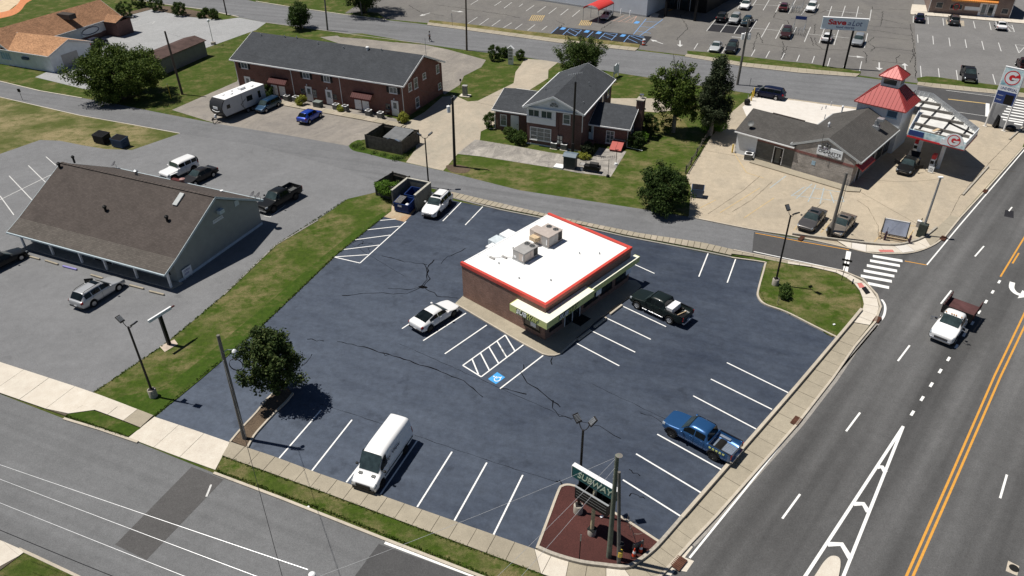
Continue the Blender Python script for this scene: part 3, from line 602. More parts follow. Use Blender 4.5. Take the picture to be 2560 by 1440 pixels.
lawn('planting_bed', pl, 'mulchbrown', .10)
kerb('kerb', smooth_px([(576, 1107), (608, 1069), (642, 1033), (668, 1000), (702, 972)], 3), .15, .15); kerb('kerb', smooth_px([(733, 985), (716, 1006), (690, 1031), (660, 1063), (636, 1091), (619, 1121)], 3), .15, .15)
# ---------------------------------------------------------------- pavements with their slabs
def pavement(name, A, B, n, mats, base='joint', z1=.12, gap=.018):
    a, b = W2(A), W2(B); o = MB().prism(a + b[::-1], -.03, z1 - .03).build(name, M[base]); struct(o)
    slabs(o, a, b, n, z1 - .028, z1, [M[x] for x in mats], gap=gap); return o
pavement('sidewalk', [(576, 1107), (698, 1148), (800, 1187), (1336, 1375)], [(556, 1141), (800, 1229), (1352, 1436)], 18, ['walk', 'walk'])
pavement('sidewalk', [(1336, 1375), (1385, 1394), (1447, 1413), (1562, 1427)], [(1352, 1436), (1390, 1452), (1480, 1470), (1600, 1480)], 5, ['walk2', 'walk', 'walk2'])
pavement('sidewalk', [(1562, 1427), (1594, 1413), (1625, 1389), (1655, 1361), (1708, 1300)], [(1600, 1480), (1650, 1440), (1684, 1400), (1724, 1358), (1790, 1290)], 6, ['walk', 'walk'])
pavement('sidewalk', [(1708, 1300), (1860, 1126), (1994, 972), (2096, 851), (2133, 808)], [(1786, 1292), (1989, 1060), (2076, 948), (2131, 868), (2173, 815)], 17, ['walk', 'walk'], z1=.07)
pavement('sidewalk', [(2133, 808), (2155, 780), (2160, 758), (2150, 730), (2130, 704), (2092, 684), (2027, 669), (1968, 661)], [(2173, 815), (2195, 785), (2197, 762), (2187, 738), (2154, 703), (2106, 681), (2040, 667), (1968, 653)], 12, ['walk2', 'walk2'])
pavement('sidewalk', [(1968, 661), (1880, 643), (1826, 636)], [(1968, 653), (1880, 638), (1830, 628)], 5, ['walk'])
pavement('paved_strip', [(1125, 494), (1253, 522), (1400, 551), (1560, 588), (1760, 625), (1828, 640)], [(1128, 481), (1222, 503), (1400, 545), (1600, 585), (1760, 609), (1833, 626)], 50, ['walk', 'walk', 'drive'], gap=.03)
kerb('kerb', [(1118, 492), (1253, 526), (1400, 555), (1560, 592), (1760, 630), (1828, 644)], .2, .10, M['kerbdark'])
pavement('sidewalk', [(-60, 887), (0, 907), (228, 981), (320, 1016)], [(-60, 963), (0, 984), (165, 1041), (172, 1036)], 6, ['walk2'])
pavement('sidewalk', [(228, 982), (320, 1016), (385, 1041)], [(200, 1013), (300, 1050), (352, 1071)], 4, ['walk2', 'walk'])
pavement('entrance_apron', [(386, 1043), (480, 1074), (575, 1107)], [(321, 1095), (430, 1137), (539, 1176)], 3, ['walk2'], z1=.06)
pavement('sidewalk', [(-80, 1325), (0, 1352), (48, 1373)], [(-120, 1470), (0, 1428), (62, 1383)], 3, ['walk2'])
kerb('kerb', [(1640, 1452), (1655, 1438), (1726, 1359), (1790, 1292), (1993, 1061), (2080, 949), (2135, 869), (2187, 807), (2201, 769), (2191, 739), (2157, 701), (2107, 680), (2040, 667), (1968, 654), (1880, 637), (1833, 627)], .18, .16)
mb = MB(); ribbon(mb, W2([(1730, 1362), (1796, 1292), (2000, 1062), (2087, 950), (2141, 870), (2193, 808)]), .42, ZM); mb.build('gutter', M['kerbdark'], hwy)
# forecourt corner
pavement('sidewalk', [(2093, 604), (2180, 616), (2235, 618), (2275, 611), (2312, 597)], [(2124, 624), (2180, 634), (2250, 635), (2294, 629), (2326, 618)], 7, ['whitecon', 'walk2'])
pavement('sidewalk', [(2312, 597), (2340, 573), (2375, 540)], [(2326, 618), (2358, 594), (2398, 546)], 3, ['walk'])
kerb('low_wall', smooth_px([(1980, 588), (2093, 603), (2180, 613), (2235, 616), (2275, 609), (2310, 595), (2340, 572)], 4), .2, .3, M['conc'])
kerb('kerb', smooth_px([(1720, 543), (1885, 576), (1985, 592), (2112, 620), (2180, 635), (2250, 636), (2294, 630), (2335, 613), (2362, 592)], 4), .16, .13)
kerb('kerb', [(2362, 592), (2400, 545), (2460, 480), (2558, 370)], .16, .12)
kerb('low_kerb', [(2406, 489), (2470, 418)], .2, .2, M['conc']); kerb('low_kerb', [(2523, 350), (2556, 320)], .2, .2, M['conc'])
sheet('tactile_pad', [(2195, 627), (2231, 627), (2235, 633), (2200, 633)], .135, M['pinkmark'], side); sheet('tactile_pad', [(2142, 711), (2153, 710), (2161, 720), (2148, 723)], .135, M['pinkmark'], side)
tag(slabp('plate', [(2153, 723), (2163, 719), (2175, 735), (2164, 739)], .125, .15, M['blackp']), 'black square metal plate lying on the kerb ramp by the crosswalk', 'plate').pop('kind', None)
# back street verges
def verge(gr, wa_in, wa_out, n, m='grass'):
    lawn('grass_verge', gr, m, .10); pavement('sidewalk', wa_in, wa_out, n, ['walk'], z1=.12); kerb('kerb', wa_out, .16, .13)
verge([(1074, 51), (1160, 60), (1300, 77), (1400, 88), (1600, 112), (1597, 121), (1400, 99), (1160, 68), (1072, 57)], [(1070, 57), (1160, 68), (1400, 99), (1597, 121)], [(1068, 63), (1160, 75), (1400, 108), (1588, 128)], 26, 'drygrass')
verge([(1718, 128), (1760, 131), (1850, 141), (1960, 154), (2030, 161), (2152, 180), (2150, 186), (2000, 172), (1860, 158), (1760, 142), (1718, 136)], [(1716, 136), (1760, 142), (1860, 158), (2000, 172), (2150, 186)], [(1711, 142), (1760, 150), (1860, 167), (2000, 183), (2140, 193)], 24)
verge([(2292, 196), (2316, 192), (2344, 194), (2403, 203), (2490, 214), (2600, 226), (2600, 238), (2500, 227), (2403, 217), (2344, 211), (2295, 206)], [(2295, 206), (2344, 211), (2403, 217), (2500, 227), (2600, 239)], [(2292, 213), (2334, 220), (2400, 227), (2495, 236), (2600, 250)], 16)
kerb('kerb', [(640, 4), (720, 17), (860, 37), (965, 50)], .2, .12, M['walk2'])
kerb('kerb', [(358, 3), (430, 14), (514, 25), (597, 43)], .2, .12, M['walk2'])
kerb('kerb', [(665, 57), (820, 78), (920, 92), (1060, 110)], .16, .08, M['conc'])
lawn('grass_verge', [(862, 36), (905, 30), (945, 33), (962, 47), (930, 46)], 'grass', .09)
lawn('grass_verge', [(836, 85), (905, 84), (980, 97), (1018, 105), (985, 106), (905, 97), (850, 93)], 'strip', .05)
slabp('mulch_bed', [(300, 36), (390, 14), (440, 18), (545, 38), (540, 46), (470, 42), (378, 24), (310, 42)], -.02, .06, M['mulchbrown'])
# worn and dry ground
sheet('lawn', [(-90, 226), (0, 243), (200, 289), (450, 334), (330, 376), (265, 374), (205, 364), (150, 353), (100, 351), (0, 386), (-90, 430)], .006, M['leftlawn'])
sheet('lawn', [(1000, 404), (1145, 384), (1394, 421), (1527, 441), (1566, 379), (1640, 330), (1776, 345), (1715, 440), (1728, 470), (1722, 542), (1600, 523), (1300, 477), (1110, 429)], .005, M['strip'])
sheet('bare_sand', [(-40, -20), (58, -20), (62, 4), (40, 12), (20, 28), (-40, 40)], .006, mat('sand', (.55, .44, .30), .95, var=.15, scale=1))
sheet('orange_clay', smooth_px([(62, -14), (90, -8), (66, 8), (50, 28), (26, 40), (-20, 48), (-20, 36), (22, 26), (44, 10)], 4, True), .009, mat('clay', (.52, .20, .085), .95, var=.2, scale=2))
sheet('dirt_patch', smooth_px([(1115, 415), (1140, 412), (1175, 420), (1165, 432), (1130, 430)], 4, True), .02, M['mulchbrown'])
sheet('dirt_patch', smooth_px([(1640, 285), (1690, 290), (1720, 320), (1700, 345), (1650, 350), (1620, 320)], 4, True), .004, M['drygrass'])
# ---------------------------------------------------------------- markings on the streets
lines(side, [(2182, 640.5, 2256, 653), (2175, 652, 2249.6, 665), (2167, 664, 2242.6, 678), (2159, 677, 2235.7, 691), (2152, 690, 2229.4, 704), (2169, 708.6, 2222.5, 719.7)], .5, ZM + .003, M['white'], 'crosswalk_bar')
line(side, (2122, 629), (2113, 679), .45, ZM, M['white'], 'stop_bar')
lines(side, [(1884, 629, 1968, 647), (1968, 647, 2035, 661), (2035, 661, 2105, 676)], .12, ZM, M['white']); lines(side, [(1888, 583, 1990, 602), (1990, 602, 2122, 625)], .12, ZM, M['yellow']); line(side, (2262, 653), (2316, 663), .12, ZM + .003, M['yellow'])
for k, (x, y) in enumerate([(2539, 249.6), (2537, 255.5), (2535, 261.5), (2519, 266), (2515, 272), (2510, 278), (2506, 284.6), (2502, 292), (2507, 299), (2535, 309)]):
    e = {8: (2558, 307), 9: (2556, 313)}.get(k, (2600, y + (2600 - x) * .17)); line(hwy, (x, y), e, .5, ZM + .003, M['white'], 'crosswalk_bar')
line(hwy, (2469, 259), (2468, 292), .5, ZM + .003, M['white'], 'stop_bar'); lines(back, [(2365, 226, 2490, 242)], .14, ZM, M['oldwhite']); lines(back, [(2370, 248, 2464, 259)], .3, ZM, M['oldyellow']); lines(back, [(2392, 280, 2466, 291)], .12, ZM, M['oldwhite'])
lines(hwy, [(1723.6, 1395.5, 1856, 1232), (1856, 1232, 2088, 940), (2088, 940, 2194, 813.5), (2317, 662.4, 2402, 560), (2402, 560, 2475, 475), (2475, 475, 2570, 364)], .13, ZM, M['white'], 'edge_line')
mb = MB(); ribbon(mb, W2(smooth_px([(2204, 749), (2211, 760), (2213, 772), (2210, 788), (2203, 800)], 4)), .2, ZM); mb.build('edge_line', M['white'], hwy)
lines(hwy, [(2459.7, 615.6, 2437, 641.6), (2378, 726.7, 2352, 759.7), (2274, 863.8, 2244.4, 903), (2150, 1032, 2115, 1078.7), (2000, 1236, 1955.5, 1297), (2517, 1187, 2500, 1246), (2530, 518, 2522, 528), (2600, 1000, 2585, 1040)], .14, ZM, M['white'], 'lane_dash')
dv = P(2088, 940) - P(1856, 1232); dv.normalize()
for x, y in ((2125, 417), (2078, 490), (2030, 560), (1980, 635), (1932, 715), (1873, 798), (1818, 882), (1760, 973), (1700, 1060), (1636, 1158), (1570, 1258), (1500, 1363)):
    g = P(x / 2.88 + 1760, y / 2.88 + 560); mb = MB(); ribbon(mb, [tuple((g - dv * .33)[:2]), tuple((g + dv * .33)[:2])], .2, ZM); mb.build('lane_dash', M['white'], hwy)
lines(hwy, [(2266, 1440, 2376, 1192), (2376, 1192, 2486, 940), (2486, 940, 2565, 775), (2565, 775, 2640, 620), (2282.6, 1440, 2392, 1192), (2392, 1192, 2502, 940), (2502, 940, 2600, 735), (2501, 692, 2560, 595), (2560, 595, 2640, 460), (2531, 659, 2547, 633), (2230, 1520, 2266, 1440), (2247, 1520, 2282.6, 1440)], .15, ZM, M['yellow'], 'centre_line')
lines(hwy, [(2258, 1066, 2013.5, 1440), (2258, 1066, 2108.7, 1440), (2013.5, 1440, 1940, 1550), (2108.7, 1440, 2065, 1550)], .2, ZM, M['white'], 'gore_line')
for q in ([(2192, 1168), (2205, 1168), (2213, 1180)], [(2133, 1260), (2158, 1260), (2171, 1281)], [(2068, 1361), (2104, 1361), (2126, 1397)]): mb = MB(); ribbon(mb, W2(q), .36, ZM + .003); mb.build('chevron', M['white'], hwy)
slabp('traffic_island', smooth_px([(2030, 1460), (2047, 1425), (2062, 1404), (2078, 1393), (2096, 1397), (2100, 1415), (2094, 1450), (2080, 1500), (2050, 1500)], 4, True), 0, .14, M['walk2'])
mb = MB(); ribbon(mb, W2(smooth_px([(2531, 706), (2529, 720), (2538, 732), (2552, 738)], 4)), .45, ZM); a, b, c = [P(*q) for q in ((2544, 746), (2556, 726), (2578, 741))]; mb.add([(p.x, p.y, ZM + .002) for p in (a, b, c)], [(0, 2, 1)]); mb.build('turn_arrow', M['white'], hwy)
line(front, (962, 1357), (1185, 1441), .2, ZM, M['white']); line(front, (528, 1212), (516, 1242), .14, ZM, M['oldwhite'])
for pts, o_ in (([(352, 1234), (380, 1222), (384, 1240), (362, 1275), (325, 1330), (296, 1352), (290, 1340), (318, 1285)], M['smear']), ([(196, 1356), (240, 1345), (275, 1375), (250, 1410), (215, 1415), (180, 1390)], M['darksmear']), ([(595, 1228), (640, 1240), (655, 1256), (620, 1252)], M['darksmear']), ([(1255, 700), (1000, 0), (1010, 0)], None)):
    if o_: sheet('surface_stain', smooth_px(pts, 4, True), ZM + .004, o_, front)
# grey lot bays
lines(glot, [(115, 392, 140, 414), (71, 414, 118, 460), (23, 440, 80, 500), (0, 500, 118, 442), (118, 442, 150, 428), (0, 490, 35, 538), (675, 543, 714, 513), (660, 540, 676, 543)], .11, ZM, M['oldwhite'])
lines(plot, [(318, 62, 352, 49), (325, 71, 388, 54), (388, 54, 380, 60), (310, 85, 360, 82)], .1, ZM, M['oldwhite'])
# market lot bays
def z3(L): return [(a / 3.6 + 1160, b / 3.6, c / 3.6 + 1160, d / 3.6) for a, b, c, d in L]
def z4(L, ox=1760): return [(a / 5.76 + ox, b / 5.76, c / 5.76 + ox, d / 5.76) for a, b, c, d in L]
lines(mlot, z3([(60, 42, 130, 0), (275, 52, 335, 12), (360, 75, 430, 22), (495, 60, 530, 35), (558, 100, 632, 47), (660, 112, 735, 58), (762, 125, 833, 70), (868, 137, 940, 80), (975, 150, 1043, 92), (35, 212, 120, 155), (140, 225, 222, 167), (250, 235, 327, 180), (355, 250, 430, 205), (460, 262, 525, 215), (572, 275, 640, 222), (700, 272, 748, 235), (2070, 445, 2105, 390)]), .13, Z2 + .004, M['oldwhite'])
lines(mlot, z3([(785, 300, 850, 243), (890, 312, 950, 258), (1000, 325, 1058, 270), (950, 258, 1058, 270), (1105, 338, 1163, 285), (1215, 350, 1270, 297), (1325, 362, 1380, 305), (1270, 297, 1380, 305), (1437, 380, 1490, 318), (1490, 318, 1620, 330), (930, 285, 1000, 322), (960, 265, 1040, 300), (1245, 322, 1330, 355), (1275, 302, 1370, 330), (1470, 345, 1560, 385), (1500, 325, 1610, 370), (1540, 322, 1625, 345),
                (1525, 310, 1640, 170), (1580, 325, 1790, 175), (1560, 280, 1680, 300), (1590, 240, 1720, 250), (1625, 195, 1760, 200)]), .14, Z2 + .004, mat('bay_blue', (.16, .30, .55), .7, var=.2))
for x, y in ((890, 257), (1105, 283), (1212, 295), (1430, 320), (1555, 202)): sheet('blue_square', [(a / 3.6 + 1160, b / 3.6) for a, b in ((x - 30, y + 8), (x - 5, y - 12), (x + 32, y - 6), (x + 8, y + 12))], Z2 + .006, mat('square_blue', (.10, .30, .62), .7, var=.35, scale=8), mlot)
lines(mlot, z3([(1340, 190, 1440, 140), (1390, 198, 1500, 145), (1450, 200, 1550, 148), (1310, 185, 1515, 205), (1515, 205, 1555, 145)]), .12, Z2 + .004, mat('faded_red_paint', (.42, .27, .22), .8, var=.25))
for cx, cy, s in ((650, 160, 1), (1090, 205, .9)):
    for k in range(7): x = cx - 60 * s + k * 18 * s; lines(mlot, z3([(x, cy + 25 * s, x + 26 * s, cy - 22 * s)]), .16, Z2 + .004, M['oldyellow'], 'painted_word')
    lines(mlot, z3([(cx - 78 * s, cy + 22 * s, cx + 50 * s, cy + 32 * s), (cx - 40 * s, cy - 25 * s, cx + 80 * s, cy - 12 * s)]), .12, Z2 + .004, M['oldyellow'], 'painted_word')
lines(mlot, z4([(480, 125, 560, 20), (665, 135, 755, 0), (850, 150, 940, 0), (1030, 180, 1100, 30), (1215, 195, 1320, 0), (1400, 215, 1480, 100), (1590, 195, 1660, 60), (1790, 235, 1840, 90), (1985, 240, 2035, 85), (2190, 250, 2225, 95), (1760, 150, 2280, 195), (640, 60, 1100, 85),
                (35, 450, 165, 285), (235, 465, 355, 300), (430, 490, 515, 360), (640, 490, 760, 300), (130, 345, 560, 390), (825, 540, 945, 325), (1030, 560, 1140, 350), (1240, 585, 1330, 390), (1445, 605, 1535, 390), (1655, 625, 1735, 410), (1870, 650, 1940, 425), (2090, 665, 2145, 450), (640, 400, 1130, 445), (1500, 490, 2090, 550),
                (50, 740, 90, 690), (260, 765, 320, 670), (470, 785, 520, 700), (680, 810, 735, 715), (890, 835, 945, 735), (1110, 860, 1160, 765), (1335, 885, 1375, 790), (1555, 910, 1590, 810), (1780, 955, 1815, 835), (2010, 970, 2045, 870), (2240, 1020, 2270, 885)]), .13, ZM, M['oldwhite'])
lines(mlot, z4([(105, 140, 80, 300), (50, 480, 5, 690)], 2160), .13, ZM, M['oldwhite'])
lines(mlot2, z4([(710, 230, 708, 330), (920, 250, 925, 350), (1135, 265, 1148, 370), (1370, 380, 1372, 395), (1575, 305, 1600, 410), (1805, 325, 1830, 432), (770, 500, 777, 618), (990, 520, 1000, 640), (1222, 545, 1240, 668), (1455, 570, 1477, 690), (1695, 592, 1727, 718), (1935, 615, 1975, 740), (812, 950, 825, 1115), (1070, 985, 1085, 1118), (1328, 1012, 1350, 1155), (1852, 1070, 1893, 1215), (2060, 360, 2130, 365), (2130, 360, 2165, 460), (2065, 450, 2165, 460), (2060, 390, 2110, 455), (2070, 365, 2160, 430), (2180, 645, 2310, 655), (2180, 645, 2230, 765), (2230, 765, 2330, 660), (2200, 690, 2280, 700), (2215, 725, 2255, 730)], 2160), .13, ZM, M['oldwhite'])
for a, b in (((2198, 159), (2198, 170)), ((2263, 172), (2262, 164)), ((1838, 93), (1852, 94)), ((2130, 141), (2142, 142)), ((1652, 108), (1638, 103)), ((1700, 104), (1700, 112)), ((1070, 34), (1060, 37)), ((1136, 28), (1146, 29))):
    A, B = P(*a), P(*b); d = (B - A); d.z = 0; d = d.normalized(); n = Vector((-d.y, d.x, 0)); mb = MB(); ribbon(mb, [tuple((A - d * .6)[:2]), tuple(B[:2])], .22, ZM); mb.add([tuple(p[:2]) + (ZM,) for p in (B + n * .55, B + d * 1.3, B - n * .55)], [(0, 2, 1)]); mb.build('lane_arrow', M['oldwhite'], mlot)
def z5(L): return [(a / 5.76 + 2160, b / 5.76) for a, b in L]
def z4p(L): return [(a / 5.76 + 1760, b / 5.76) for a, b in L]
for p in (z5([(110, 95), (120, 140), (350, 130), (640, 140)]), z5([(270, 160), (262, 260), (235, 375)]), z5([(60, 268), (300, 290), (560, 345)]), z5([(60, 370), (400, 400), (680, 410)]), z5([(60, 430), (250, 450), (480, 490), (690, 515)]), z5([(60, 610), (150, 530), (330, 545), (680, 580)]), z5([(60, 615), (150, 680), (95, 740)]), z5([(150, 680), (400, 700), (720, 740)]), z5([(0, 735), (40, 800), (45, 850), (20, 910)]), z5([(110, 870), (300, 890), (560, 920)]), z5([(470, 910), (465, 830), (520, 795)]), z5([(670, 350), (700, 560), (735, 800), (745, 1130)]), z5([(690, 700), (715, 800), (660, 900)]),
          z4p([(700, 720), (780, 470), (850, 620)]), z4p([(1030, 180), (1010, 260), (1200, 300), (1230, 350)]), z4p([(640, 620), (850, 640), (1100, 670), (1350, 690), (1720, 715), (2100, 720)]), z4p([(1130, 590), (1150, 690), (1105, 860)]), z4p([(1200, 670), (1170, 740), (1150, 840)]), z4p([(1530, 530), (1580, 660)]), z4p([(1590, 540), (1620, 650), (1720, 715)]), z4p([(1250, 270), (1500, 240), (1800, 140), (2200, 230)]), z4p([(1600, 350), (1590, 500)]),
          [(1690, 100), (1720, 70), (1700, 40), (1745, 10)], [(1090, 12), (1150, 20), (1270, 38), (1300, 45)], [(1020, 12), (1050, 30), (1110, 40)], [(1390, 52), (1410, 60), (1400, 68)], [(1500, 75), (1530, 55)]):
    crack(mlot, p, .10, Z2 + .002, .14)
# forecourt faded bays
lines(gas, [(1836, 384, 1866, 432), (1866, 432, 1910, 446), (1750, 520, 1790, 500), (1800, 532, 1900, 470), (1860, 545, 1935, 495), (1985, 575, 2000, 555), (2052, 582, 2072, 560), (2110, 595, 2130, 575), (2185, 605, 2200, 590), (2265, 602, 2285, 575), (2240, 562, 2325, 568)], .10, ZM, M['fadeyellow'])
lines(gas, [(1925, 470, 1965, 440), (1978, 490, 2010, 468), (1990, 497, 2030, 460), (2020, 505, 2040, 462), (2050, 510, 2060, 470), (2085, 508, 2075, 480), (2110, 505, 2100, 480), (1978, 488, 2110, 505), (2012, 468, 2100, 480)], .12, ZM, M['fadeblue'])
for a in ([(1900, 440), (1860, 475), (1770, 535)], [(2142, 500), (2170, 520), (2195, 565), (2196, 600)], [(2150, 480), (2300, 565), (2330, 575)], [(1930, 455), (1880, 500), (1830, 530)], [(2060, 505), (2010, 545), (1990, 575)], [(2400, 415), (2540, 430)], [(2350, 590), (2400, 490), (2480, 400), (2530, 350)]): crack(gas, a, .045, ZM + .006, .03, 'joint')
# storefront kerb of the forecourt building, bollard lines and wheel tracks
for p in ([(1780, 250), (1900, 260)],): pass
# ================================================================ BUILDINGS
def fbox(mb, face, at, a0, a1, z0, z1, d0, d1):
    """box on a wall: face 'v' looks to -y at y=at, 'u' looks to +x at x=at, 'b' looks to -x; d0..d1 how far it stands off"""
    if face == 'v': mb.box(a0, a1, at - d1, at - d0, z0, z1)
    elif face == 'u': mb.box(at + d0, at + d1, a0, a1, z0, z1)
    else: mb.box(at - d1, at - d0, a0, a1, z0, z1)
def window(parent, face, at, r, fm=None, gm=None, nx=1, nz=2, fw=.07, name='window', sill=True):
    a0, a1 = sorted((r[0], r[1])); z0, z1 = sorted((r[2], r[3])); mb = MB()
    for x in (a0, a1 - fw): fbox(mb, face, at, x, x + fw, z0, z1, -.02, .05)
    for z in (z0, z1 - fw): fbox(mb, face, at, a0 + fw, a1 - fw, z, z + fw, -.02, .048)
    for i in range(1, nx): x = a0 + (a1 - a0) * i / nx; fbox(mb, face, at, x - .025, x + .025, z0 + fw, z1 - fw, -.02, .042)
    for i in range(1, nz): z = z0 + (z1 - z0) * i / nz; fbox(mb, face, at, a0 + fw, a1 - fw, z - .02, z + .02, -.02, .038)
    o = mb.build(name, fm or M['wt'], parent)
    g = MB(); fbox(g, face, at, a0 + fw, a1 - fw, z0 + fw, z1 - fw, -.02, .018); g.build('pane', gm or M['glass'], o)
    if sill: s = MB(); fbox(s, face, at, a0 - .06, a1 + .06, z0 - .07, z0 - .004, -.02, .09); s.build('sill', fm or M['wt'], o)
    return o
def door(parent, face, at, r, m=None, glass=(.35, .88), gm=None, frame=True):
    a0, a1 = sorted((r[0], r[1])); z0, z1 = sorted((r[2], r[3])); mb = MB(); fbox(mb, face, at, a0, a1, z0, z1, -.02, .04)
    o = mb.build('door', m or M['wt'], parent); w = a1 - a0; h = z1 - z0
    if glass: g = MB(); fbox(g, face, at, a0 + w * .22, a1 - w * .22, z0 + h * glass[0], z0 + h * glass[1], .03, .052); g.build('pane', gm or M['glassgrey'], o)
    if frame:
        f = MB()
        for x in (a0 - .09, a1 + .01): fbox(f, face, at, x, x + .08, z0, z1 + .09, -.02, .06)
        fbox(f, face, at, a0, a1, z1 + .005, z1 + .09, -.02, .055); f.build('door_frame', M['wt'], o)
    k = MB(); fbox(k, face, at, a1 - .16, a1 - .08, z0 + h * .45, z0 + h * .5, .03, .10); k.build('handle', M['chrome'], o)
    return o
def shutters(parent, face, at, r, m, w=.42):
    for a in (min(r[0], r[1]) - w - .03, max(r[0], r[1]) + .03):
        mb = MB(); fbox(mb, face, at, a, a + w, min(r[2], r[3]), max(r[2], r[3]), -.01, .035)
        for k in range(5): z = min(r[2], r[3]) + (abs(r[3] - r[2])) * (k + .5) / 5; fbox(mb, face, at, a + .05, a + w - .05, z - .05, z + .05, .03, .05)
        mb.build('shutter', m, parent)
def gable(parent, axis, a0, a1, b0, b1, ze, br, zr, m, th=.16, trim=None, name='roof', ze2=None, brk=None):
    """two-slope roof along axis from a0 to a1; eaves at b0, b1, ridge at br"""
    ze2 = ze if ze2 is None else ze2
    top = [(b0, ze)] + ([brk] if brk else []) + [(br, zr), (b1, ze2)]
    prof = top + [(b, z - th) for b, z in top[::-1]]
    mb = MB(); mb.extr(prof, axis, a0, a1); o = mb.build(name, m, parent)
    if trim:
        t = MB(); e = .03
        for a in (a0 - e, a1 - .012):
            pr = [(b, z + .012) for b, z in top] + [(b, z - th - .10) for b, z in top[::-1]]; t.extr(pr, axis, a, a + e + .012)
        for b, z, sg in ((b0, ze, -1), (b1, ze2, 1)):
            lo, hi = sorted((b + sg * .003, b + sg * .13))
            if axis == 'x': t.box(a0 - .02, a1 + .02, lo, hi, z - th - .03, z - .02)
            else: t.box(lo, hi, a0 - .02, a1 + .02, z - th - .03, z - .02)
        t.build('gutter', trim, o)
    return o
def vent(parent, x, y, z, r=.09, h=.4, m=None, cap=True, name='roof_vent'):
    mb = MB(); mb.lathe([(r, -.25), (r, h)], (x, y, z), 10)
    if cap: mb.lathe([(r * 1.6, h * .75), (r * 1.6, h), (r * .3, h * 1.25)], (x, y, z), 10)
    return mb.build(name, m or M['galv'], parent, 40)
def downspout(parent, pts, m=None):
    mb = MB(); mb.tube(pts, .05, 6); return mb.build('downspout', m or M['wt'], parent)

# ---------------------------------------------------------------- corner restaurant
A, B = P(1159, 744), P(1362, 854); fr = Frame(B, B - A); RF = fr
rt = fthing('restaurant', 'brown brick sandwich restaurant with a flat white roof edged in red', 'building', fr)
mb = MB(); mb.box(-10, 0, 0, 12.4, -.05, 3.72); mb.build('wall', M['bricksub'], rt)
rf = MB().box(-9.98, -.22, .22, 12.18, 3.70, 3.79).build('roof', M['membrane'], rt)
for nm, b in (('roof_edge', (-10.08, .08, -.08, .20, 3.60, 3.93)), ('roof_edge', (-.20, .083, .20, 12.48, 3.602, 3.928)), ('roof_edge', (-10.08, -.20, 12.20, 12.48, 3.602, 3.926))): MB().box(*b).build(nm, M['redcap'], rf)
MB().box(-10.06, -9.9, .24, 12.16, 3.5, 3.82).build('roof_edge', M['wt'], rf)
seam = MB()
for k in range(1, 6): seam.box(-9.85, -.26, k * 2 + .2, k * 2 + .24, 3.788, 3.795)
seam.build('membrane_seam', mat('seam_white', (.70, .70, .69), .6), rf)
for x, y in ((-2.1, 3.2), (-3.0, 8.4), (-7.4, 2.2), (-4.4, 1.6), (-1.6, 9.6), (-8.2, 5.0)): MB().lathe([(.07, 0), (.07, .16), (.04, .2)], (x, y, 3.78), 8).build('pitch_pocket', M['galv'], rf)
# canopy round the corner
cz0, cz1, d = 2.40, 3.10, 1.05
can = MB().prism([(-3.05, -d), (d, -d), (d, 5.35), (.06, 5.35), (.06, -.06), (-3.05, -.06)], cz1 - .05, cz1).build('canopy', M['cream'], rt)
MB().prism([(-3.05, -d), (d, -d), (d, 5.35), (d - .07, 5.35), (d - .07, -d + .07), (-3.05, -d + .07)], cz0, cz1 - .052).build('fascia', M['limefascia'], can)
MB().box(-3.12, -3.052, -d, -.06, cz0, cz1).build('fascia', M['limefascia'], can); MB().box(.06, d, 5.352, 5.42, cz0, cz1).build('fascia', M['limefascia'], can)
MB().prism([(-3.05, -d + .08), (d - .08, -d + .08), (d - .08, 5.34), (.06, 5.34), (.06, -.06), (-3.05, -.06)], cz0 + .12, cz0 + .17).build('soffit', mat('soffit', (.30, .30, .26), .8), can)
nc = MB().box(.06, .62, 5.43, 13.0, 2.78, 2.83).build('canopy', M['cream'], rt)
MB().box(.55, .623, 5.43, 13.0, 2.25, 2.778).build('fascia', M['limefascia'], nc); MB().box(.06, .623, 13.003, 13.07, 2.25, 2.83).build('fascia', M['limefascia'], nc)
sg = fr.rv(1292, 774, 1345, 807, -d - .02)
for nm, y0, dx, nx_, org, wd in (('f', None, (1, 0, 0), None, (-2.35, -d, cz0 + .13), 2.5), ('s', None, (0, 1, 0), None, (d, .55, cz0 + .13), 2.6)):
    text(can, 'SUBWAY', Vector(org) + Vector(dx) * -.06 + Vector((0, 0, -.06)), dx, (0, 0, 1), .55, M['blackp'], wd + .12, shear=.25, offset=.06, ext=.02)
    text(can, 'SUB', org, dx, (0, 0, 1), .44, M['letterwhite'], wd * .47, shear=.25, offset=.022, ext=.05)
    text(can, 'WAY', Vector(org) + Vector(dx) * wd * .485, dx, (0, 0, 1), .44, M['signyellow'], wd * .51, shear=.25, offset=.022, ext=.05)
window(rt, 'v', 0, (-2.35, -.55, .75, 2.1), M['pole'], M['glass'], 1, 1); pp = MB(); pp.box(-1.6, -1.0, -.055, -.03, 1.0, 1.5); pp.build('poster', M['signwhite'], rt)
for y0, y1 in ((.6, 2.2), (5.4, 7.4), (7.9, 9.6), (10.2, 12.0)): window(rt, 'u', 0, (y0, y1, .8, 2.2), M['pole'], M['glass'], 2, 1)
for y0 in (2.7, 3.75): door(rt, 'u', 0, (y0, y0 + .98, .13, 2.2), M['pole'], (.08, .94), M['glass'])
for y0 in (6.3, 10.9): MB().box(.62, .66, y0, y0 + .75, 1.75, 2.3).build('poster', M['signwhite'], rt)
walkp = [(1139, 760), (1159, 741), (1362, 850), (1573, 702), (1590, 704), (1603, 716), (1583, 738), (1500, 797), (1440, 848), (1404, 880), (1396, 886), (1385, 889), (1370, 889), (1357, 886), (1303, 857)]
slabp('walkway', walkp, -.03, .13, M['walk'])
